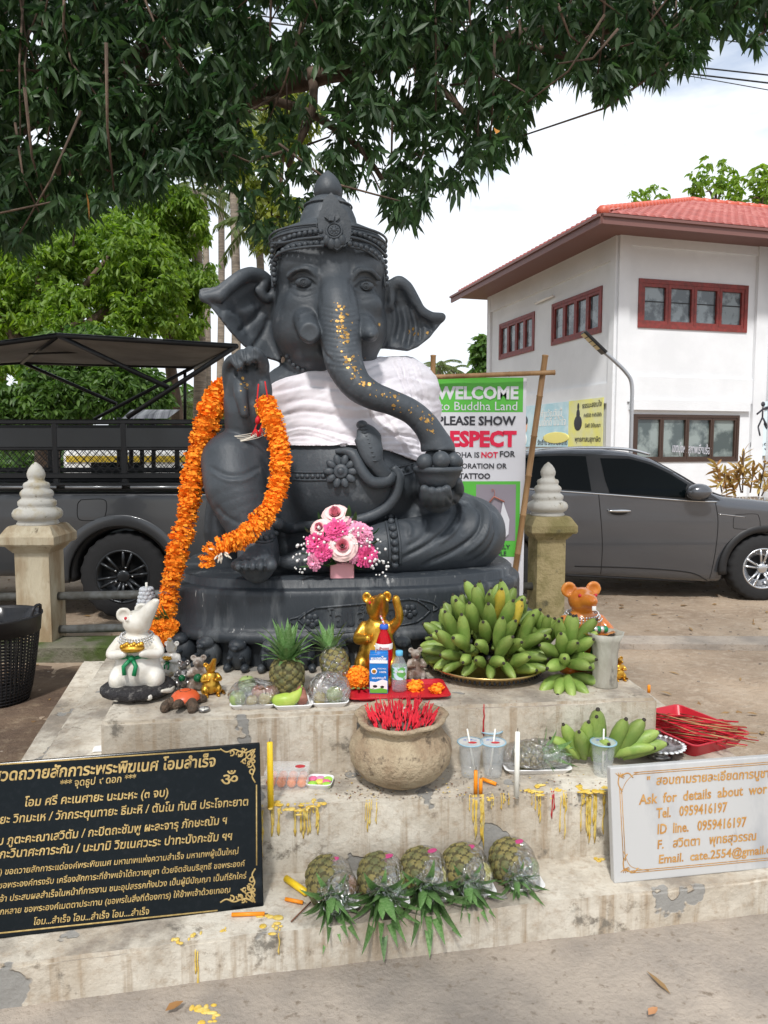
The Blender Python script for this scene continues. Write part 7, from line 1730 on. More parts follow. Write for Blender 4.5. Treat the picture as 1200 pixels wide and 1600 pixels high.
# pilasters, ledges, recess surrounds
wbox('R', -.0, .30, 0, ZW, .0, .07, m_wall, 'corner_pilaster'); wbox('L', .0, .22, 0, ZW - .002, .0, .07, m_wall, 'corner_pilaster'); wbox('L', LL - .25, LL, 0, ZW, 0, .07, m_wall, 'corner_pilaster')
sRe = wall_s('R', wpt('R', 1178, 500)); wbox('R', sRe, sRe + .35, 0, ZW, 0, .10, m_wall, 'pilaster')
zt = wpt('R', 1000, 385)[2]; wbox('R', .30, sRe, zt, ZW, .0, .06, m_wall, 'beam'); zb2 = wpt('R', 1000, 628)[2]; zb1 = wpt('R', 1000, 588)[2]; wbox('R', .30, sRe, zb2, zb1, 0, .05, m_wall, 'floor_band'); wbox('L', .22, LL - .25, wpt('L', 900, 635)[2] + .0, wpt('L', 940, 600)[2], 0, .05, m_wall, 'floor_band')
wbox('L', .22, LL - .25, wpt('L', 940, 415)[2], ZW, 0, .06, m_wall, 'beam')
wbox('R', wR2[0] - .15, wR2[1] + .25, wR2[3] + .10, wR2[3] + .35, .0, .10, m_wall, 'window_hood')
a = wpt('L', 836, 474, .08); b = wpt('L', 864, 462, .08); part('tube_light', MB().add(tube([a, b], .035, 8)), m_white, bldg)
wbox('L', LL + .05, LL + .12, 1, 5, -.1, -.02, mat('rusty_pipe', (.35, .3, .27), .7, col2=(.3, .12, .05), scale=6), 'downpipe')
# projecting wing at the far right
wbox('R', wall_s('R', wpt('R', 1184, 500)) + .35, LR + 4, 0, 6.3, 0, 2.0, m_wall, 'wing')
# roof
ov = 1.2; E0 = bc_ - eL * ov * 1.0 - eR * ov; E0 = bc_ + nLw * ov + nRw * ov; E1 = E0 + eL * (LL + 1.6); E2 = E0 + eR * (LR + 6); ze = 6.62; rise = .465
Rg = E0 + eL * 4.75 + eR * 5.88; zr2 = ze + 4.75 * rise
def roof_face(A, B, C, D, zA, zC, name):
    mb = MB().add((np.array([b3(A, zA), b3(B, zA), b3(C, zC), b3(D, zC)]), [(0, 1, 2, 3)]), 0, False); return part(name, mb, m_tile, bldg)
E3 = E1 + (E2 - E0); Rg2 = Rg + eR * 12
rf = roof_face(E0, E2, Rg2, Rg, ze + .03, zr2, 'roof'); roof_face(E1, E0, Rg, Rg + eL * .1, ze + .03, zr2, 'roof')
roof_face(E3, E1, Rg, Rg2, ze + .03, zr2, 'roof')
def slabp(P, t_): n_ = len(P); V = np.vstack([P, np.asarray(P) + np.array([0, 0, t_])]); return V, [tuple(range(n_ - 1, -1, -1)), tuple(range(n_, 2 * n_))] + [(i, (i + 1) % n_, n_ + (i + 1) % n_, n_ + i) for i in range(n_)]
part('soffit', MB().add(slabp([b3(E0, ze - .02), b3(E2, ze - .02), b3(E3, ze - .02), b3(E1, ze - .02)], .02), 0, False), m_soff, bldg)
def fascia(A, B, n):
    A = np.asarray(A); B = np.asarray(B); d = n3(np.array([*(B - A), 0])); L_ = np.linalg.norm(B - A); c = (A + B) / 2; R = np.stack([d, np.array([*n, 0]), np.array([0, 0, 1.])], 1)
    part('fascia', MB().add(box(b3(c, ze - .07), (L_, .05, .22), R), 0, False).add(box(b3(c + np.asarray(n) * .03, ze + .0), (L_, .09, .06), R), 0, False), m_soff, bldg)
fascia(E0 + nRw * .0, E2, nRw); fascia(E0, E1, nLw)
# roof tiles: waves of clay tiles, each its own piece
tp = []
for i in range(9): a = i / 8 * pi; tp.append((-.11 + .22 * i / 8, .045 * sin(a) ** 1))
V = [(x, 0, z + .02) for x, z in tp] + [(x, .36, z + .0) for x, z in tp]; F = [(i, i + 1, 10 + i, 9 + i) for i in range(8)] + [tuple([*range(8, -1, -1)])]
tile_me = MB().add((np.array(V, float), F), 0, True).mesh('roof_tile', [m_tile]); tile_jm = MB()
def lay(E, ea, up2, ncol, nrow, rise, hipk):
    sl_ = n3(np.array([*up2, rise])); nn = n3(np.cross(np.array([*ea, 0]), sl_)); nn = nn if nn[2] > 0 else -nn; Rm = np.stack([np.array([*ea, 0]) * 1.0, sl_, nn], 1)
    if np.linalg.det(Rm) < 0: Rm[:, 0] *= -1
    out = []
    for c_i in range(ncol):
        for r_i in range(nrow):
            s = .12 + c_i * .225; t_ = r_i * .30
            if s < t_ * hipk: continue
            p = b3(E, ze + .035) + np.array([*ea, 0]) * s + sl_ * t_ + nn * .012; out.append((p, Rm))
    return out
tl = lay(E0, eR, eL, 40, 17, rise, 1.12); tl2 = lay(E0, eL, eR, 38, 2, .375, .74)
tl.sort(key=lambda q: q[0][1]); near = tl[:230] + tl2[:60]
for p, Rm in near: piece('roof_tile', tile_me, rf, p, Rm)
for p, Rm in tl[230:] + tl2[60:]: tile_jm.add(xf((np.array(V, float), F), Rm, p))
part('roof_tile', tile_jm, m_tile, rf, kind='stuff')
mhip = mat('hip_tile', (.50, .10, .06), .4); hp = MB()
n_ = 26
for i in range(n_):
    a = b3(E0, ze + .08) + (b3(Rg, zr2 + .05) - b3(E0, ze + .08)) * i / n_; b = b3(E0, ze + .08) + (b3(Rg, zr2 + .05) - b3(E0, ze + .08)) * (i + 1.15) / n_; part('hip_tile', MB().add(tube([a, b], [.13, .105], 10)), mhip, bldg)
A0 = b3(Rg, zr2 + .05)
for i in range(20): part('ridge_tile', MB().add(tube([A0 + np.array([*eR, 0]) * i * .4, A0 + np.array([*eR, 0]) * (i * .4 + .45)], [.13, .11], 10)), mhip, bldg)
# wall posters
def poster(name, label, u0, v0, u1, v1, m_, side='L'):
    a = wpt(side, u0, v0, .03); c = wpt(side, u1, v1, .03); t = thing(name, label, 'poster', ((a + c) / 2)); s0, s1 = wall_s(side, a), wall_s(side, c); z0, z1 = sorted((a[2], c[2]))
    wbox(side, min(s0, s1), max(s0, s1), z0, z1, .055, .07, m_, 'sheet', t); return t
def pt(t, side, s, u0, v0, u1, v1, m_, hk=1.0):
    n = nLw if side == 'L' else nRw; a = wpt(side, u0, v0, .075); b = wpt(side, u1, v1, .075); mb = MB(); text_on(mb, s, a, b, np.linalg.norm(b - a) / tw(s) * hk, (n[0], n[1], 0), .002, .01); part('lettering', mb, m_, t)
m_ink = mat('poster_ink', (.03, .03, .04), .6)
t1 = poster('blue_poster', 'pale blue wall poster with cartoon schoolchild and yellow cloud', 889, 698, 815, 636, mat('poster_blue', (.38, .60, .68), .6, col2=(.55, .70, .75), scale=2, coords='World'))
sk = mat('poster_skin', (.75, .45, .32), .6)
hp_ = wpt('L', 819, 665, .075); nn3 = np.array([*nLw, 0]); e3 = np.array([*eL, 0]); Rq = np.stack([e3, nn3, np.array([0, 0, 1.])], 1)
part('print', MB().add(xf(ball((0, 0, 0), (.22, .01, .26), 16, 8), Rq, hp_)), sk, t1); part('print', MB().add(xf(ball((0, 0.004, 0.14), (.24, .01, .17), 16, 8), Rq, hp_)), m_ink, t1); part('print', MB().add(xf(ball((0, 0, -.42), (.20, .01, .2), 16, 8), Rq, hp_)), m_white, t1)
part('print', MB().add(xf(ball((0, 0, 0), (.75, .006, .16), 16, 8), Rq, wpt('L', 868, 684, .075))), mat('poster_yellow', (.75, .68, .22), .6), t1)
pt(t1, 'L', 'คำขวัญวันนี้', 845, 652, 878, 650, m_white); pt(t1, 'L', 'เป็นเด็กดี มีน้ำใจ', 836, 666, 884, 664, m_white); pt(t1, 'L', 'รักเรียน รักความสะอาด', 840, 695, 886, 695, m_ink)
t2 = poster('yellow_poster', 'yellow wall poster with dark seated figure silhouette near the corner', 943, 699, 891, 627, mat('poster_yellow2', (.70, .68, .20), .6, col2=(.66, .66, .35), scale=2, coords='World'))
P = wpt('L', 903, 655, .075)
part('print', MB().add(xf(ball((0, 0, -.1), (.20, .01, .20), 14, 8), Rq, P)).add(xf(ball((0, 0, .12), (.09, .01, .15), 12, 8), Rq, P)).add(xf(ball((0, 0, .33), (.05, .01, .09), 12, 8), Rq, P)), m_ink, t2)
pt(t2, 'L', 'ธรรมะสอนใจ', 910, 638, 940, 634, m_ink); pt(t2, 'L', 'ทำดีได้ดี ทำชั่วได้ชั่ว', 912, 652, 940, 650, m_ink); pt(t2, 'L', 'มีสติ มีปัญญา', 914, 668, 938, 667, m_ink); pt(t2, 'L', 'พุทธศาสนสุภาษิต', 898, 690, 938, 690, m_ink)
t3 = poster('figure_poster', 'light blue poster with black dancing figure and Thai words at right edge', 1172, 712, 1232, 628, mat('poster_pale', (.62, .74, .80), .6), 'R')
P = wpt('R', 1190, 655, .075); n3r = np.array([*nRw, 0]); Rr_ = np.stack([np.array([*eR, 0]), n3r, np.array([0, 0, 1.])], 1); mb = MB()
for a, b in (((0, .3), (0, .05)), ((0, .05), (-.12, -.2)), ((0, .05), (.14, -.16)), ((0, .25), (-.18, .12)), ((0, .25), (.18, .3)), ((-.12, -.2), (-.05, -.42)), ((.14, -.16), (.28, -.34))): mb.add(xf(tube([(a[0], 0, a[1]), (b[0], 0, b[1])], .04, 6), Rr_, P))
mb.add(xf(ball((0, 0, .38), .07, 10, 7), Rr_, P)); part('print', mb, m_ink, t3); pt(t3, 'R', 'เป็นอยู่อ', 1172, 698, 1204, 700, m_ink)
pt_ = part('lettering', MB(), m_ink, bldg); mb = MB(); text_on(mb, 'เขตนุ่งห่มสุภาพเรียบร้อย', wpt('R', 1050, 706, .0), wpt('R', 1112, 710, .0), .30, n3r, .003, .01, 0, 0, .005); pt_.data = mb.mesh('lettering', [mat('sign_grey', (.45, .45, .5), .6)], ORG[bldg.name])
# ---------------- street lamp
Pp = AY(984, 720, 11.0); lamp = thing('solar_street_lamp', 'curved grey pole with flat solar LED lamp head before the building', 'lamp', (Pp[0], 11.0, 0))
P = smooth_path([np.array([Pp[0], 11, 0])] + [AY(a, b, 11) for a, b in ((985, 720), (987, 640), (987, 600), (978, 582), (958, 562), (944, 550))], 6); part('pole', MB().add(tube(P, .028, 10)), mat('galvanised', (.45, .46, .48), .4, metal=.5), lamp)
a, b = AY(945, 552, 11), AY(911, 519, 11); d = n3(b - a); sd2 = np.array([0, 1, 0]); nn2 = n3(np.cross(d, sd2)); R = np.stack([d, sd2, nn2 if nn2[2] > 0 else -nn2], 1); L_ = np.linalg.norm(b - a); part('lamp_head', MB().add(rbox((a + b) / 2, (L_, .22, .045), .012, 2, R), 0, False), m_trim, lamp)
for i in range(4): part('led_panel', MB().add(box((a + b) / 2 + d * (-.08 + i * .085) + (R[:, 2] * -.025), (.07, .17, .006), R), 0, False), mat('led_lens', (.65, .52, .25), .4), lamp)
# ================================================================== TREES AND LEAVES
def leaf_mat(name, c1, c2, tr=.35, rough=.5):
    m = bpy.data.materials.new(name); m.use_nodes = True; N, L = m.node_tree.nodes, m.node_tree.links; b = N['Principled BSDF']; o = N['Material Output']
    g = N.new('ShaderNodeNewGeometry'); n = N.new('ShaderNodeTexNoise'); n.inputs['Scale'].default_value = 1.1; L.new(g.outputs['Position'], n.inputs['Vector'])
    ad = N.new('ShaderNodeMath'); ad.operation = 'MULTIPLY_ADD'; ad.inputs[1].default_value = .55; L.new(g.outputs['Random Per Island'], ad.inputs[0])
    sc = N.new('ShaderNodeMath'); sc.operation = 'MULTIPLY'; sc.inputs[1].default_value = .55; L.new(n.outputs['Fac'], sc.inputs[0]); L.new(sc.outputs[0], ad.inputs[2])
    x = N.new('ShaderNodeMixRGB'); x.inputs[1].default_value = (*c1, 1); x.inputs[2].default_value = (*c2, 1); L.new(ad.outputs[0], x.inputs[0]); L.new(x.outputs[0], b.inputs['Base Color'])
    b.inputs['Roughness'].default_value = rough; t = N.new('ShaderNodeBsdfTranslucent'); h = N.new('ShaderNodeHueSaturation'); h.inputs['Value'].default_value = 1.5; h.inputs['Saturation'].default_value = 1.1; L.new(x.outputs[0], h.inputs['Color']); L.new(h.outputs[0], t.inputs['Color'])
    mx_ = N.new('ShaderNodeMixShader'); mx_.inputs[0].default_value = tr; L.new(b.outputs[0], mx_.inputs[1]); L.new(t.outputs[0], mx_.inputs[2]); L.new(mx_.outputs[0], o.inputs['Surface']); return m
m_mango = leaf_mat('mango_leaf', (.012, .036, .020), (.060, .120, .034), .42, .50)
m_bright = leaf_mat('bright_leaf', (.06, .15, .02), (.26, .38, .05), .5)
m_dark = leaf_mat('mid_leaf', (.03, .085, .02), (.13, .23, .04), .4)
m_palm = leaf_mat('palm_leaf', (.06, .10, .03), (.16, .20, .06), .35)
m_bark = mat('bark', (.16, .11, .08), .9, col2=(.08, .055, .04), scale=6, bump=.8, bscale=20, stretch=(1, 1, .3), coords='World')
m_palmt = mat('palm_trunk', (.30, .25, .20), .9, col2=(.18, .15, .12), scale=8, stretch=(.3, .3, 3), coords='World', bump=.5)
def leaves(C, D, L, W, droop=.3, rngl=rng, flat=False):
    """C centres (n,3), D directions (n,3): folded pointed leaves, 4 faces each"""
    n = len(C); D = D / np.linalg.norm(D, axis=1)[:, None]; r_ = rngl.normal(size=(n, 3)) * (.18 if flat else 1) + np.array([0, 0, 1.0 if flat else 0]); X = np.cross(D, r_); X /= np.linalg.norm(X, axis=1)[:, None] + 1e-9; N_ = np.cross(X, D)
    L = np.asarray(L).reshape(-1, 1); W = np.asarray(W).reshape(-1, 1); dn = np.array([0, 0, -1.])
    P0 = C; P1 = C + D * L * .35 + dn * L * droop * .06; P2 = C + D * L * .7 + dn * L * droop * .22; P3 = C + D * L + dn * L * droop * .45
    V = np.stack([P0, P1 - X * W * .5 + N_ * W * .15, P1, P1 + X * W * .5 + N_ * W * .15, P2 - X * W * .36 + N_ * W * .1, P2, P2 + X * W * .36 + N_ * W * .1, P3], 1).reshape(-1, 3)
    b = (np.arange(n) * 8)[:, None]; F3 = np.concatenate([b + np.array([[0, 2, 1]]), b + np.array([[0, 3, 2]]), b + np.array([[4, 5, 7]]), b + np.array([[5, 6, 7]])]); F4 = np.concatenate([b + np.array([[1, 2, 5, 4]]), b + np.array([[2, 3, 6, 5]])])
    return V, F3, F4
def leaf_mesh(name, V, F3, F4, m_, org):
    me = bpy.data.meshes.new(name); V = V - np.asarray(org); me.vertices.add(len(V)); me.vertices.foreach_set('co', V.astype(np.float32).ravel())
    nl_ = F3.size + F4.size; me.loops.add(nl_); me.loops.foreach_set('vertex_index', np.concatenate([F3.ravel(), F4.ravel()]).astype(np.int32)); k = len(F3) + len(F4); me.polygons.add(k)
    st = np.concatenate([np.arange(len(F3)) * 3, F3.size + np.arange(len(F4)) * 4]).astype(np.int32); me.polygons.foreach_set('loop_start', st)
    me.materials.append(m_); me.update(calc_edges=True); me.validate(); return me
def whorls(C, nper, L, W, spread=1.0, down=.5):
    n = len(C); Cc = np.repeat(C, nper, 0); A = rng.uniform(0, 2 * pi, n * nper); base = np.repeat(rng.normal(size=(n, 3)) * .35, nper, 0)
    D = np.stack([np.cos(A), np.sin(A), rng.uniform(-1.1, .45, n * nper) - down * .3], 1) + base; D[:, 2] -= down * .3
    return Cc + rng.normal(size=Cc.shape) * L * .12, D, rng.uniform(.5, 1.25, n * nper) * L, rng.uniform(.75, 1.2, n * nper) * W
def in_poly(u, v, poly):
    return poly_sdf(u, v, poly) < 0
# big mango tree overhanging the shrine
mtree = thing('mango_tree', 'large mango tree whose dark leafy boughs hang over the statue', 'tree', (-5.6, 8.2, 0))
can = [(-260, -120), (-260, 372), (0, 372), (40, 385), (75, 352), (130, 330), (178, 300), (232, 305), (262, 262), (310, 262), (350, 282), (388, 345), (425, 372), (452, 330), (480, 330), (520, 270), (560, 320), (600, 335), (636, 350), (664, 330), (672, 300), (705, 300), (735, 280), (800, 258), (818, 215), (822, 160), (842, 150), (858, 110), (880, 100), (915, 118), (948, 150), (965, 145), (990, 118), (1030, 118), (1060, 95), (1085, 105), (1098, 70), (1120, 40), (1150, 55), (1185, 70), (1230, 20), (1300, -20), (1300, -120)]
n_ = 15500; U = rng.uniform(-260, 1300, n_); Vv = rng.uniform(-120, 390, n_)
def clump(u, v, s=1.0): return np.array([mnoise.noise(Vector((a / 60 * s, b / 60 * s, 2.3))) for a, b in zip(u, v)])
ok = in_poly(U, Vv, can); nz_c = clump(U, Vv)
thin = ((U > 385) & (U < 520) & (Vv > 90) & (Vv < 340)); thin2 = ((U > 480) & (U < 860) & (Vv > 190)); keep = rng.uniform(0, 1, n_) < np.where(thin, .30, np.where(thin2, .45, .95)) * np.clip(.80 + nz_c * 1.5, .15, 1); ok &= keep
edge = -poly_sdf(U, Vv, can); U, Vv, edge = U[ok], Vv[ok], edge[ok]
dep = 5.2 + rng.uniform(0, 1, len(U)) ** 1.2 * np.where(edge < 40, 2.2, 4.2)
Cw = np.array([AY(a, b, d) for a, b, d in zip(U, Vv, dep)])
V1 = leaves(*(lambda c, d, l, w: (c, d, l, w))(*whorls(Cw, 9, .128, .038, 1, .75)), droop=.7)
# unseen leaves added for shade above, behind and left of camera, right side open
n2 = 2600; C2 = np.stack([rng.uniform(-9, 2.6, n2), rng.uniform(-3.5, 11, n2), rng.uniform(4.6, 8.2, n2)], 1)
u2, v2 = proj(C2); vis = (C2[:, 1] > .2) & (u2 > -300) & (u2 < 1400) & (v2 > -330); C2 = C2[~vis]; c2n = np.array([mnoise.noise(Vector((p * .55).tolist())) for p in C2]); C2 = C2[c2n > -.12]
V2 = leaves(*whorls(C2, 8, .26, .075, 1, .8), droop=.6)
nV = len(V1[0]); VV = np.concatenate([V1[0], V2[0]]); F3 = np.concatenate([V1[1], V2[1] + nV]); F4 = np.concatenate([V1[2], V2[2] + nV])
part('crown', leaf_mesh('crown', VV, F3, F4, m_mango, ORG[mtree.name]), None, mtree)
# a few yellowing leaves
ym = mat('yellowing_leaf', (.50, .22, .04), .6); I = rng.choice(len(Cw), 14, replace=False); Vy = leaves(Cw[I] - [0, .2, 0], rng.normal(size=(14, 3)) + [0, 0, -1.5], np.full(14, .16), np.full(14, .045), .3); part('dying_leaf', leaf_mesh('dying_leaf', *Vy, ym, ORG[mtree.name]), None, mtree, kind='stuff')
tb_ = np.array([-5.6, 8.2, 0]); part('trunk', MB().add(tube(smooth_path([tb_, tb_ + (.1, 0, 1.5), tb_ + (.25, -.1, 3.0), tb_ + (.3, -.3, 4.2)], 4), np.interp(np.linspace(0, 1, 13), [0, .15, 1], [.48, .34, .26]), 14)), m_bark, mtree)
F0 = tb_ + (.3, -.3, 4.1)
for pts, r0 in (([F0, AY(60, 170, 8.2), AY(190, 115, 7.6), AY(240, 55, 7.2), AY(275, -10, 7)], .17), ([F0, AY(40, 260, 8.4), AY(260, 240, 8), AY(400, 150, 7.6), AY(490, 120, 7.2), AY(640, 90, 6.9), AY(800, 60, 6.6), AY(960, 40, 6.4)], .15), ([F0, F0 + (-1.5, 1, 2), F0 + (-2.6, 1.5, 3.2)], .15), ([F0, F0 + (.6, -2.5, 1.2), F0 + (2, -5, 2.0)], .15),
                ([AY(400, 150, 7.6), AY(480, 175, 7.2), AY(560, 230, 6.9), AY(610, 300, 6.7)], .05), ([AY(490, 120, 7.2), AY(486, 180, 7.0), AY(450, 260, 6.8)], .05), ([AY(190, 115, 7.6), AY(170, 190, 7.2), AY(185, 230, 7.0)], .045), ([AY(640, 90, 6.9), AY(720, 170, 6.7), AY(770, 240, 6.5)], .04), ([AY(260, 240, 8), AY(340, 200, 7.2), AY(345, 150, 7)], .04), ([AY(800, 60, 6.6), AY(900, 90, 6.3), AY(1040, 80, 6.2)], .035)):
    Q = smooth_path(pts, 6); part('bough', MB().add(tube(Q, np.linspace(r0, r0 * .35, len(Q)) * (1 + .08 * np.sin(np.arange(len(Q)) * 1.7)), 9)), m_bark, mtree)
tw_m = MB()
for i in rng.choice(len(Cw), 420, replace=False): c = Cw[i]; e = rng.normal(size=3) * .18; tw_m.add(tube([c, c + e + [0, 0, .12], c + e * 1.8 + [0, .1, .42]], [.006, .008, .011], 4))
part('twig', tw_m, m_bark, mtree, kind='stuff')
# trees behind
def tree(name, label, base, trunk_top, blobs, m_, L, W, n_leaf, down=.5, group=None, r0=.2, nper=7):
    t = thing(name, label, 'tree', base, group); Cs = []
    tot = sum(b[1][0] * b[1][2] for b in blobs)
    for c, r_ in blobs:
        k = int(n_leaf / nper * (r_[0] * r_[2]) / tot); d = rng.normal(size=(k, 3)); d /= np.linalg.norm(d, axis=1)[:, None]; q = rng.uniform(.45, 1, (k, 1)) ** .5
        Cs.append(np.asarray(c) + d * q * np.asarray(r_) * (1 + .25 * np.array([[mnoise.noise(Vector((x * 2.4 + c[0]).tolist()))] for x in d])))
    Cs = np.concatenate(Cs); kn = np.array([mnoise.noise(Vector((p * 1.3).tolist())) for p in Cs]); Cs = Cs[kn > -.22]
    part('crown', leaf_mesh('crown', *leaves(*whorls(Cs, nper, L, W, 1, down), droop=.5), m_, ORG[t.name]), None, t)
    b = np.asarray(base); tt = np.asarray(trunk_top); part('trunk', MB().add(tube(smooth_path([b, (b + tt) / 2 + [.15, 0, 0], tt], 4), np.linspace(r0, r0 * .6, 9), 10)), m_bark, t)
    for c, r_ in blobs[:7]: Q = smooth_path([tt, (tt + np.asarray(c)) / 2 + [0, 0, .3], np.asarray(c)], 4); part('bough', MB().add(tube(Q, np.linspace(r0 * .5, r0 * .12, len(Q)), 7)), m_bark, t)
    return t
def bl3(u, v, Y, ru, rv, ry=None): s = PX(Y); return (AY(u, v, Y), (ru * s, (ry or ru * .8) * s, rv * s))
g0 = lambda u, Y: np.array([AY(u, 700, Y)[0], Y, 0])
tree('leafy_tree', 'bright green bushy tree behind the pickup canopy at the left', g0(60, 15), AY(60, 600, 15), [bl3(60, 420, 15, 90, 70), bl3(170, 400, 15, 85, 70), bl3(0, 500, 15, 80, 70), bl3(130, 500, 14.5, 90, 60), bl3(230, 450, 15, 60, 70), bl3(30, 610, 14, 60, 60), bl3(-60, 420, 15, 80, 90)], m_bright, .15, .058, 42000, .5, r0=.3)
tree('leafy_tree', 'hanging green tree just left of the tall palm trunk', g0(270, 17), AY(265, 560, 17), [bl3(275, 350, 17, 50, 60), bl3(300, 430, 17, 42, 55), bl3(255, 420, 17, 60, 60), bl3(285, 490, 17, 40, 40), bl3(240, 330, 17, 60, 45)], m_bright, .15, .055, 24000, 1.2, r0=.2)
tree('leafy_tree', 'dark green rounded tree low behind the truck rack', g0(120, 13), AY(120, 680, 13), [bl3(90, 620, 13, 70, 60), bl3(180, 610, 13, 60, 50), bl3(20, 640, 13, 60, 60), bl3(230, 620, 13.5, 40, 45), bl3(130, 560, 13.5, 80, 50)], m_dark, .15, .058, 24000, .4, r0=.2)
tree('leafy_tree', 'deep green backing tree behind the upper left foliage', g0(-60, 20), AY(0, 560, 20), [bl3(40, 330, 20, 120, 80), bl3(190, 330, 20, 110, 70), bl3(-40, 460, 20, 120, 120), bl3(120, 450, 20, 120, 90)], m_dark, .26, .10, 20000, .4, r0=.35)
tree('leafy_tree', 'yellow green sunlit tree showing between the boughs beside the crown', g0(440, 14), AY(430, 420, 14), [bl3(430, 340, 14, 40, 55), bl3(410, 250, 14, 50, 60), bl3(450, 180, 14, 45, 50)], leaf_mat('yellow_green_leaf', (.10, .16, .02), (.26, .28, .05), .5), .18, .075, 3800, .8, r0=.12)
for (u0, v0, Y, ru, rv, lab, n_) in ((1015, 312, 26, 32, 26, 'small sparse treetop rising over the left end of the roof', 420), (1118, 290, 26, 42, 42, 'leafy treetop rising above the middle of the red roof', 1100), (1192, 300, 25, 36, 40, 'yellow green treetop above the red roof at right edge', 1500)):
    tree('treetop', lab, g0(u0, Y), AY(u0, v0 + 40, Y), [bl3(u0, v0, Y, ru, rv), bl3(u0 + 14, v0 + 14, Y, ru * .7, rv * .5), bl3(u0 - 16, v0 + 10, Y, ru * .6, rv * .6)], m_bright, .24, .10, n_, .5, r0=.12)
tree('leafy_tree', 'small distant dark tree between the banner and the building', g0(752, 30), AY(752, 600, 30), [bl3(756, 550, 30, 16, 26), bl3(768, 570, 30, 14, 24), bl3(750, 590, 30, 16, 20)], m_dark, .34, .15, 2600, .3, r0=.15)
# palms
def palm(label, u0, Y, vtop, r_, fr_len, nfr, lean=0, group='coconut palms in the background'):
    b = g0(u0, Y); tp_ = AY(u0 + lean, vtop, Y); t = thing('coconut_palm', label, 'palm', b, group); Q = smooth_path([b, b * .5 + tp_ * .5 + [.1, 0, 0], tp_], 5); part('trunk', MB().add(tube(Q, np.linspace(r_ * 1.15, r_ * .8, len(Q)), 9)), m_palmt, t)
    for i in range(nfr):
        a = i * 2.39996; e = np.array([cos(a), sin(a), 0]); el = .9 - 1.5 * (i / nfr); pts = []; 
        for q in np.linspace(0, 1, 9): pts.append(tp_ + fr_len * (e * q * cos(el * (1 - q * .5)) + np.array([0, 0, q * sin(el) - .55 * q * q])))
        pts = np.array(pts); mb = MB().add(tube(pts, np.linspace(.03, .008, 9), 4))
        Cc = []; Dd = []
        for q in np.linspace(.12, .98, 26):
            k = q * 8; j = min(int(k), 7); p = pts[j] + (pts[j + 1] - pts[j]) * (k - j); tg = n3(pts[j + 1] - pts[j]); sdv = n3(np.cross(tg, [0, 0, 1]))
            for s_ in (-1, 1): Cc.append(p); Dd.append(sdv * s_ * .8 + tg * .6 + np.array([0, 0, -.35]))
        V_, F3_, F4_ = leaves(np.array(Cc), np.array(Dd), np.full(len(Cc), fr_len * .24), np.full(len(Cc), .05), .5); mb.add((V_, [tuple(f) for f in F3_.tolist()] + [tuple(f) for f in F4_.tolist()]))
        part('frond', mb, m_palm, t)
    return t
palm('tall coconut palm whose trunk rises between left trees and crown', 361, 16, 150, .10, 2.2, 12)
palm('thin coconut palm with leaning trunk behind the left ear', 322, 24, 170, .11, 2.2, 12, -8); palm('slim coconut palm trunk just right of the canopy edge', 338, 26, 150, .12, 2.2, 12, 6)
palm('stout palm trunk beside the raised hand', 306, 18, 300, .15, 1.6, 10, -2)
palm('coconut palm with orange tinted fronds left of the statue crown', 404, 15, 345, .09, .85, 12, 0)
palm('small far palm top above the left end of the banner', 686, 42, 572, .15, 1.3, 12); palm('second small far palm top beside the banner crossbar', 706, 46, 578, .15, 1.1, 10)
palm('short palm with drooping fronds behind the truck rack', 262, 20, 640, .15, 2.2, 12); palm('short far palm seen between garland and canopy post', 340, 26, 650, .15, 2.2, 12)
# far row of greenery closing the horizon: reads as one mass
n_ = 5200; A = rng.uniform(-1.0, .62, n_); Rr = rng.uniform(44, 58, n_); C = np.stack([np.sin(A) * Rr, np.cos(A) * Rr, rng.uniform(0, 1, n_) * (3.2 + 1.6 * np.sin(A * 17) + np.sin(A * 41))], 1)
solo('far_wood', leaf_mesh('far_wood', *leaves(*whorls(C, 6, 1.0, .42, 1, .2), droop=.3), m_dark, (0, 0, 0)), None, None, None, (0, 0, 0), None, 'stuff')
# ornamental shrub in front of the building
t = thing('croton_shrub', 'red and yellow leaved shrub between the car bonnet and building', 'shrub', AY(1150, 760, 12)); cm2 = leaf_mat('croton_leaf', (.22, .05, .03), (.45, .36, .10), .3)
Cc = []; Dd = []
for (a, b, c, d) in ((1128, 770, 1120, 728), (1135, 770, 1132, 740), (1160, 770, 1162, 705), (1158, 770, 1150, 728), (1172, 770, 1178, 730), (1185, 775, 1196, 720), (1190, 775, 1204, 745), (1150, 775, 1140, 748)):
    p, q = AY(a, b, 12), AY(c, d, 12 + rng.uniform(-.4, .4)); part('stem', MB().add(tube([p, q], .012, 5)), m_bark, t)
    for k in range(26): s_ = rng.uniform(.15, 1); Cc.append(p + (q - p) * s_); Dd.append(rng.normal(size=3) + n3(q - p) * 1.6)
part('foliage', leaf_mesh('foliage', *leaves(np.array(Cc), np.array(Dd), rng.uniform(.16, .30, len(Cc)), np.full(len(Cc), .05), .6), cm2, ORG[t.name]), None, t)
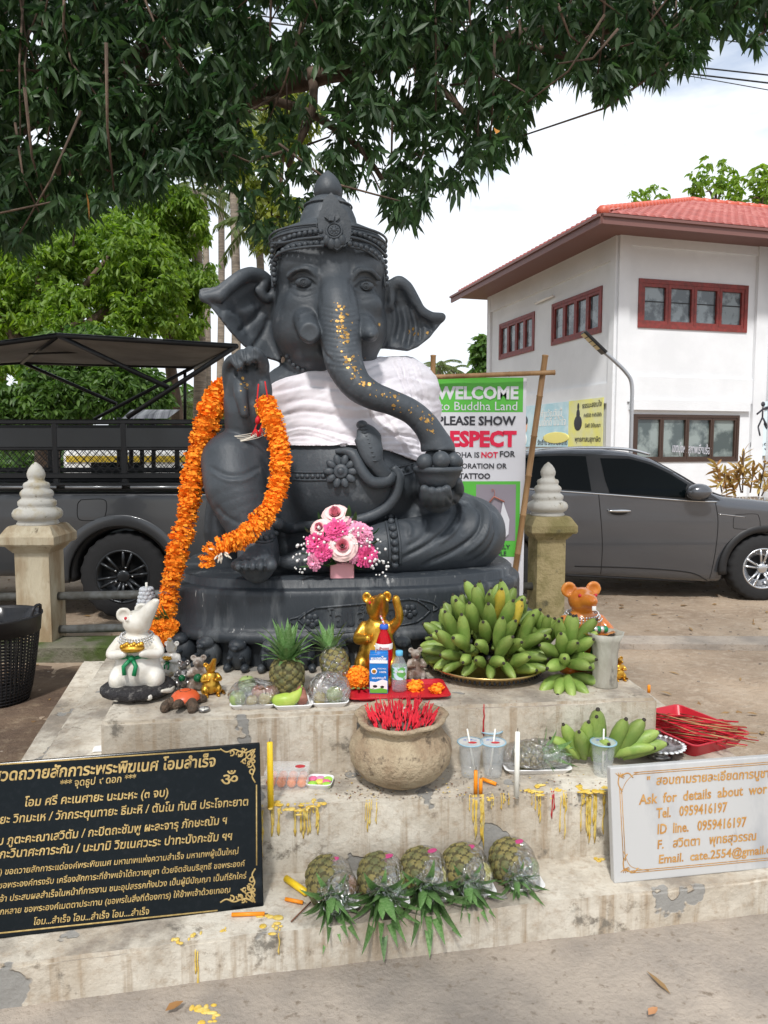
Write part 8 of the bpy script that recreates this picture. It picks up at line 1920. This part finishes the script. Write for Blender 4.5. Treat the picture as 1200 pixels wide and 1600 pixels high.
# overhead cables
for i, (a, b, c, lab) in enumerate((((-300, -60, 12), (600, 58, 11), (1500, 165, 10), 'lowest thick black cable crossing the whole sky under the leaves'), ((-300, -75, 12), (600, 50, 11), (1500, 150, 10), 'second black cable running just above the lowest one'), ((-300, -150, 12), (600, -4, 11), (1500, 108, 10), 'upper thin cable crossing behind the right leaf clusters'), ((-300, -200, 12), (600, 28, 11), (1500, 195, 10), 'thin cable slanting across to the right edge'))):
    P = [AY(*a), AY(*b), AY(*c)]; Q = smooth_path([P[0] + (P[0] - P[1]) * 3] + P + [P[2] + (P[2] - P[1]) * 3], 8); solo('overhead_cable', MB().add(tube(Q, (.011, .010, .007, .006)[i], 5)), m_rack, lab, 'cable', P[1], 'overhead cables')
# fallen leaves and litter on the ground
m_fl = leaf_mat('fallen_leaf', (.16, .08, .035), (.34, .22, .09), .1, .8)
C = []; 
for i in range(620):
    x = rng.uniform(-5, 7); y = rng.uniform(2.6, 9.3); C.append((x, y, hgt(x, y) + .008))
for i in range(6): C.append((rng.uniform(-1.2, 1.6), rng.uniform(1.4, 2.0), Z0 + .006))
C = np.array(C); D = rng.normal(size=C.shape); D[:, 2] *= .12
solo('fallen_leaves', leaf_mesh('fallen_leaves', *leaves(C, D, rng.uniform(.03, .11, len(C)), rng.uniform(.012, .035, len(C)), .05, flat=True), m_fl, (0, 0, 0)), None, None, None, (0, 0, 0), None, 'stuff')
peb = MB()
for i in range(900):
    x = rng.uniform(-4, 6); y = rng.uniform(2.8, 9); s_ = rng.uniform(.003, .012); peb.add(ball((x, y, hgt(x, y)), (s_ * 1.3, s_, s_ * .7), 6, 4))
solo('pebbles', peb, [mat('pebble', (.30, .25, .20), .9, col2=(.12, .10, .08), scale=2, coords='World')], None, None, (0, 0, 0), None, 'stuff')
for (u0, v0, sz_, c, lab) in ((1148, 1146, .055, (.55, .48, .16), 'yellow fallen leaf on the sand right of the red tray'), (258, 1582, .055, (.30, .15, .05), 'brown curled leaf on the path below the black sign'), (1013, 1588, .045, (.45, .22, .10), 'orange brown leaf at the bottom right of the path')):
    P = AZ(u0, v0, .075 if v0 > 1300 else .04); ln = leaf_mesh('fallen_leaf', *leaves(np.zeros((1, 3)) + [0, 0, .004], np.array([[1, .3 + (u0 % 7) * .1, .03]]), [sz_], [sz_ * .5], .02, flat=True), mat('dry_leaf_%d' % u0, c, .7), (0, 0, 0)); solo('fallen_leaf', ln, None, lab, 'leaf', P)
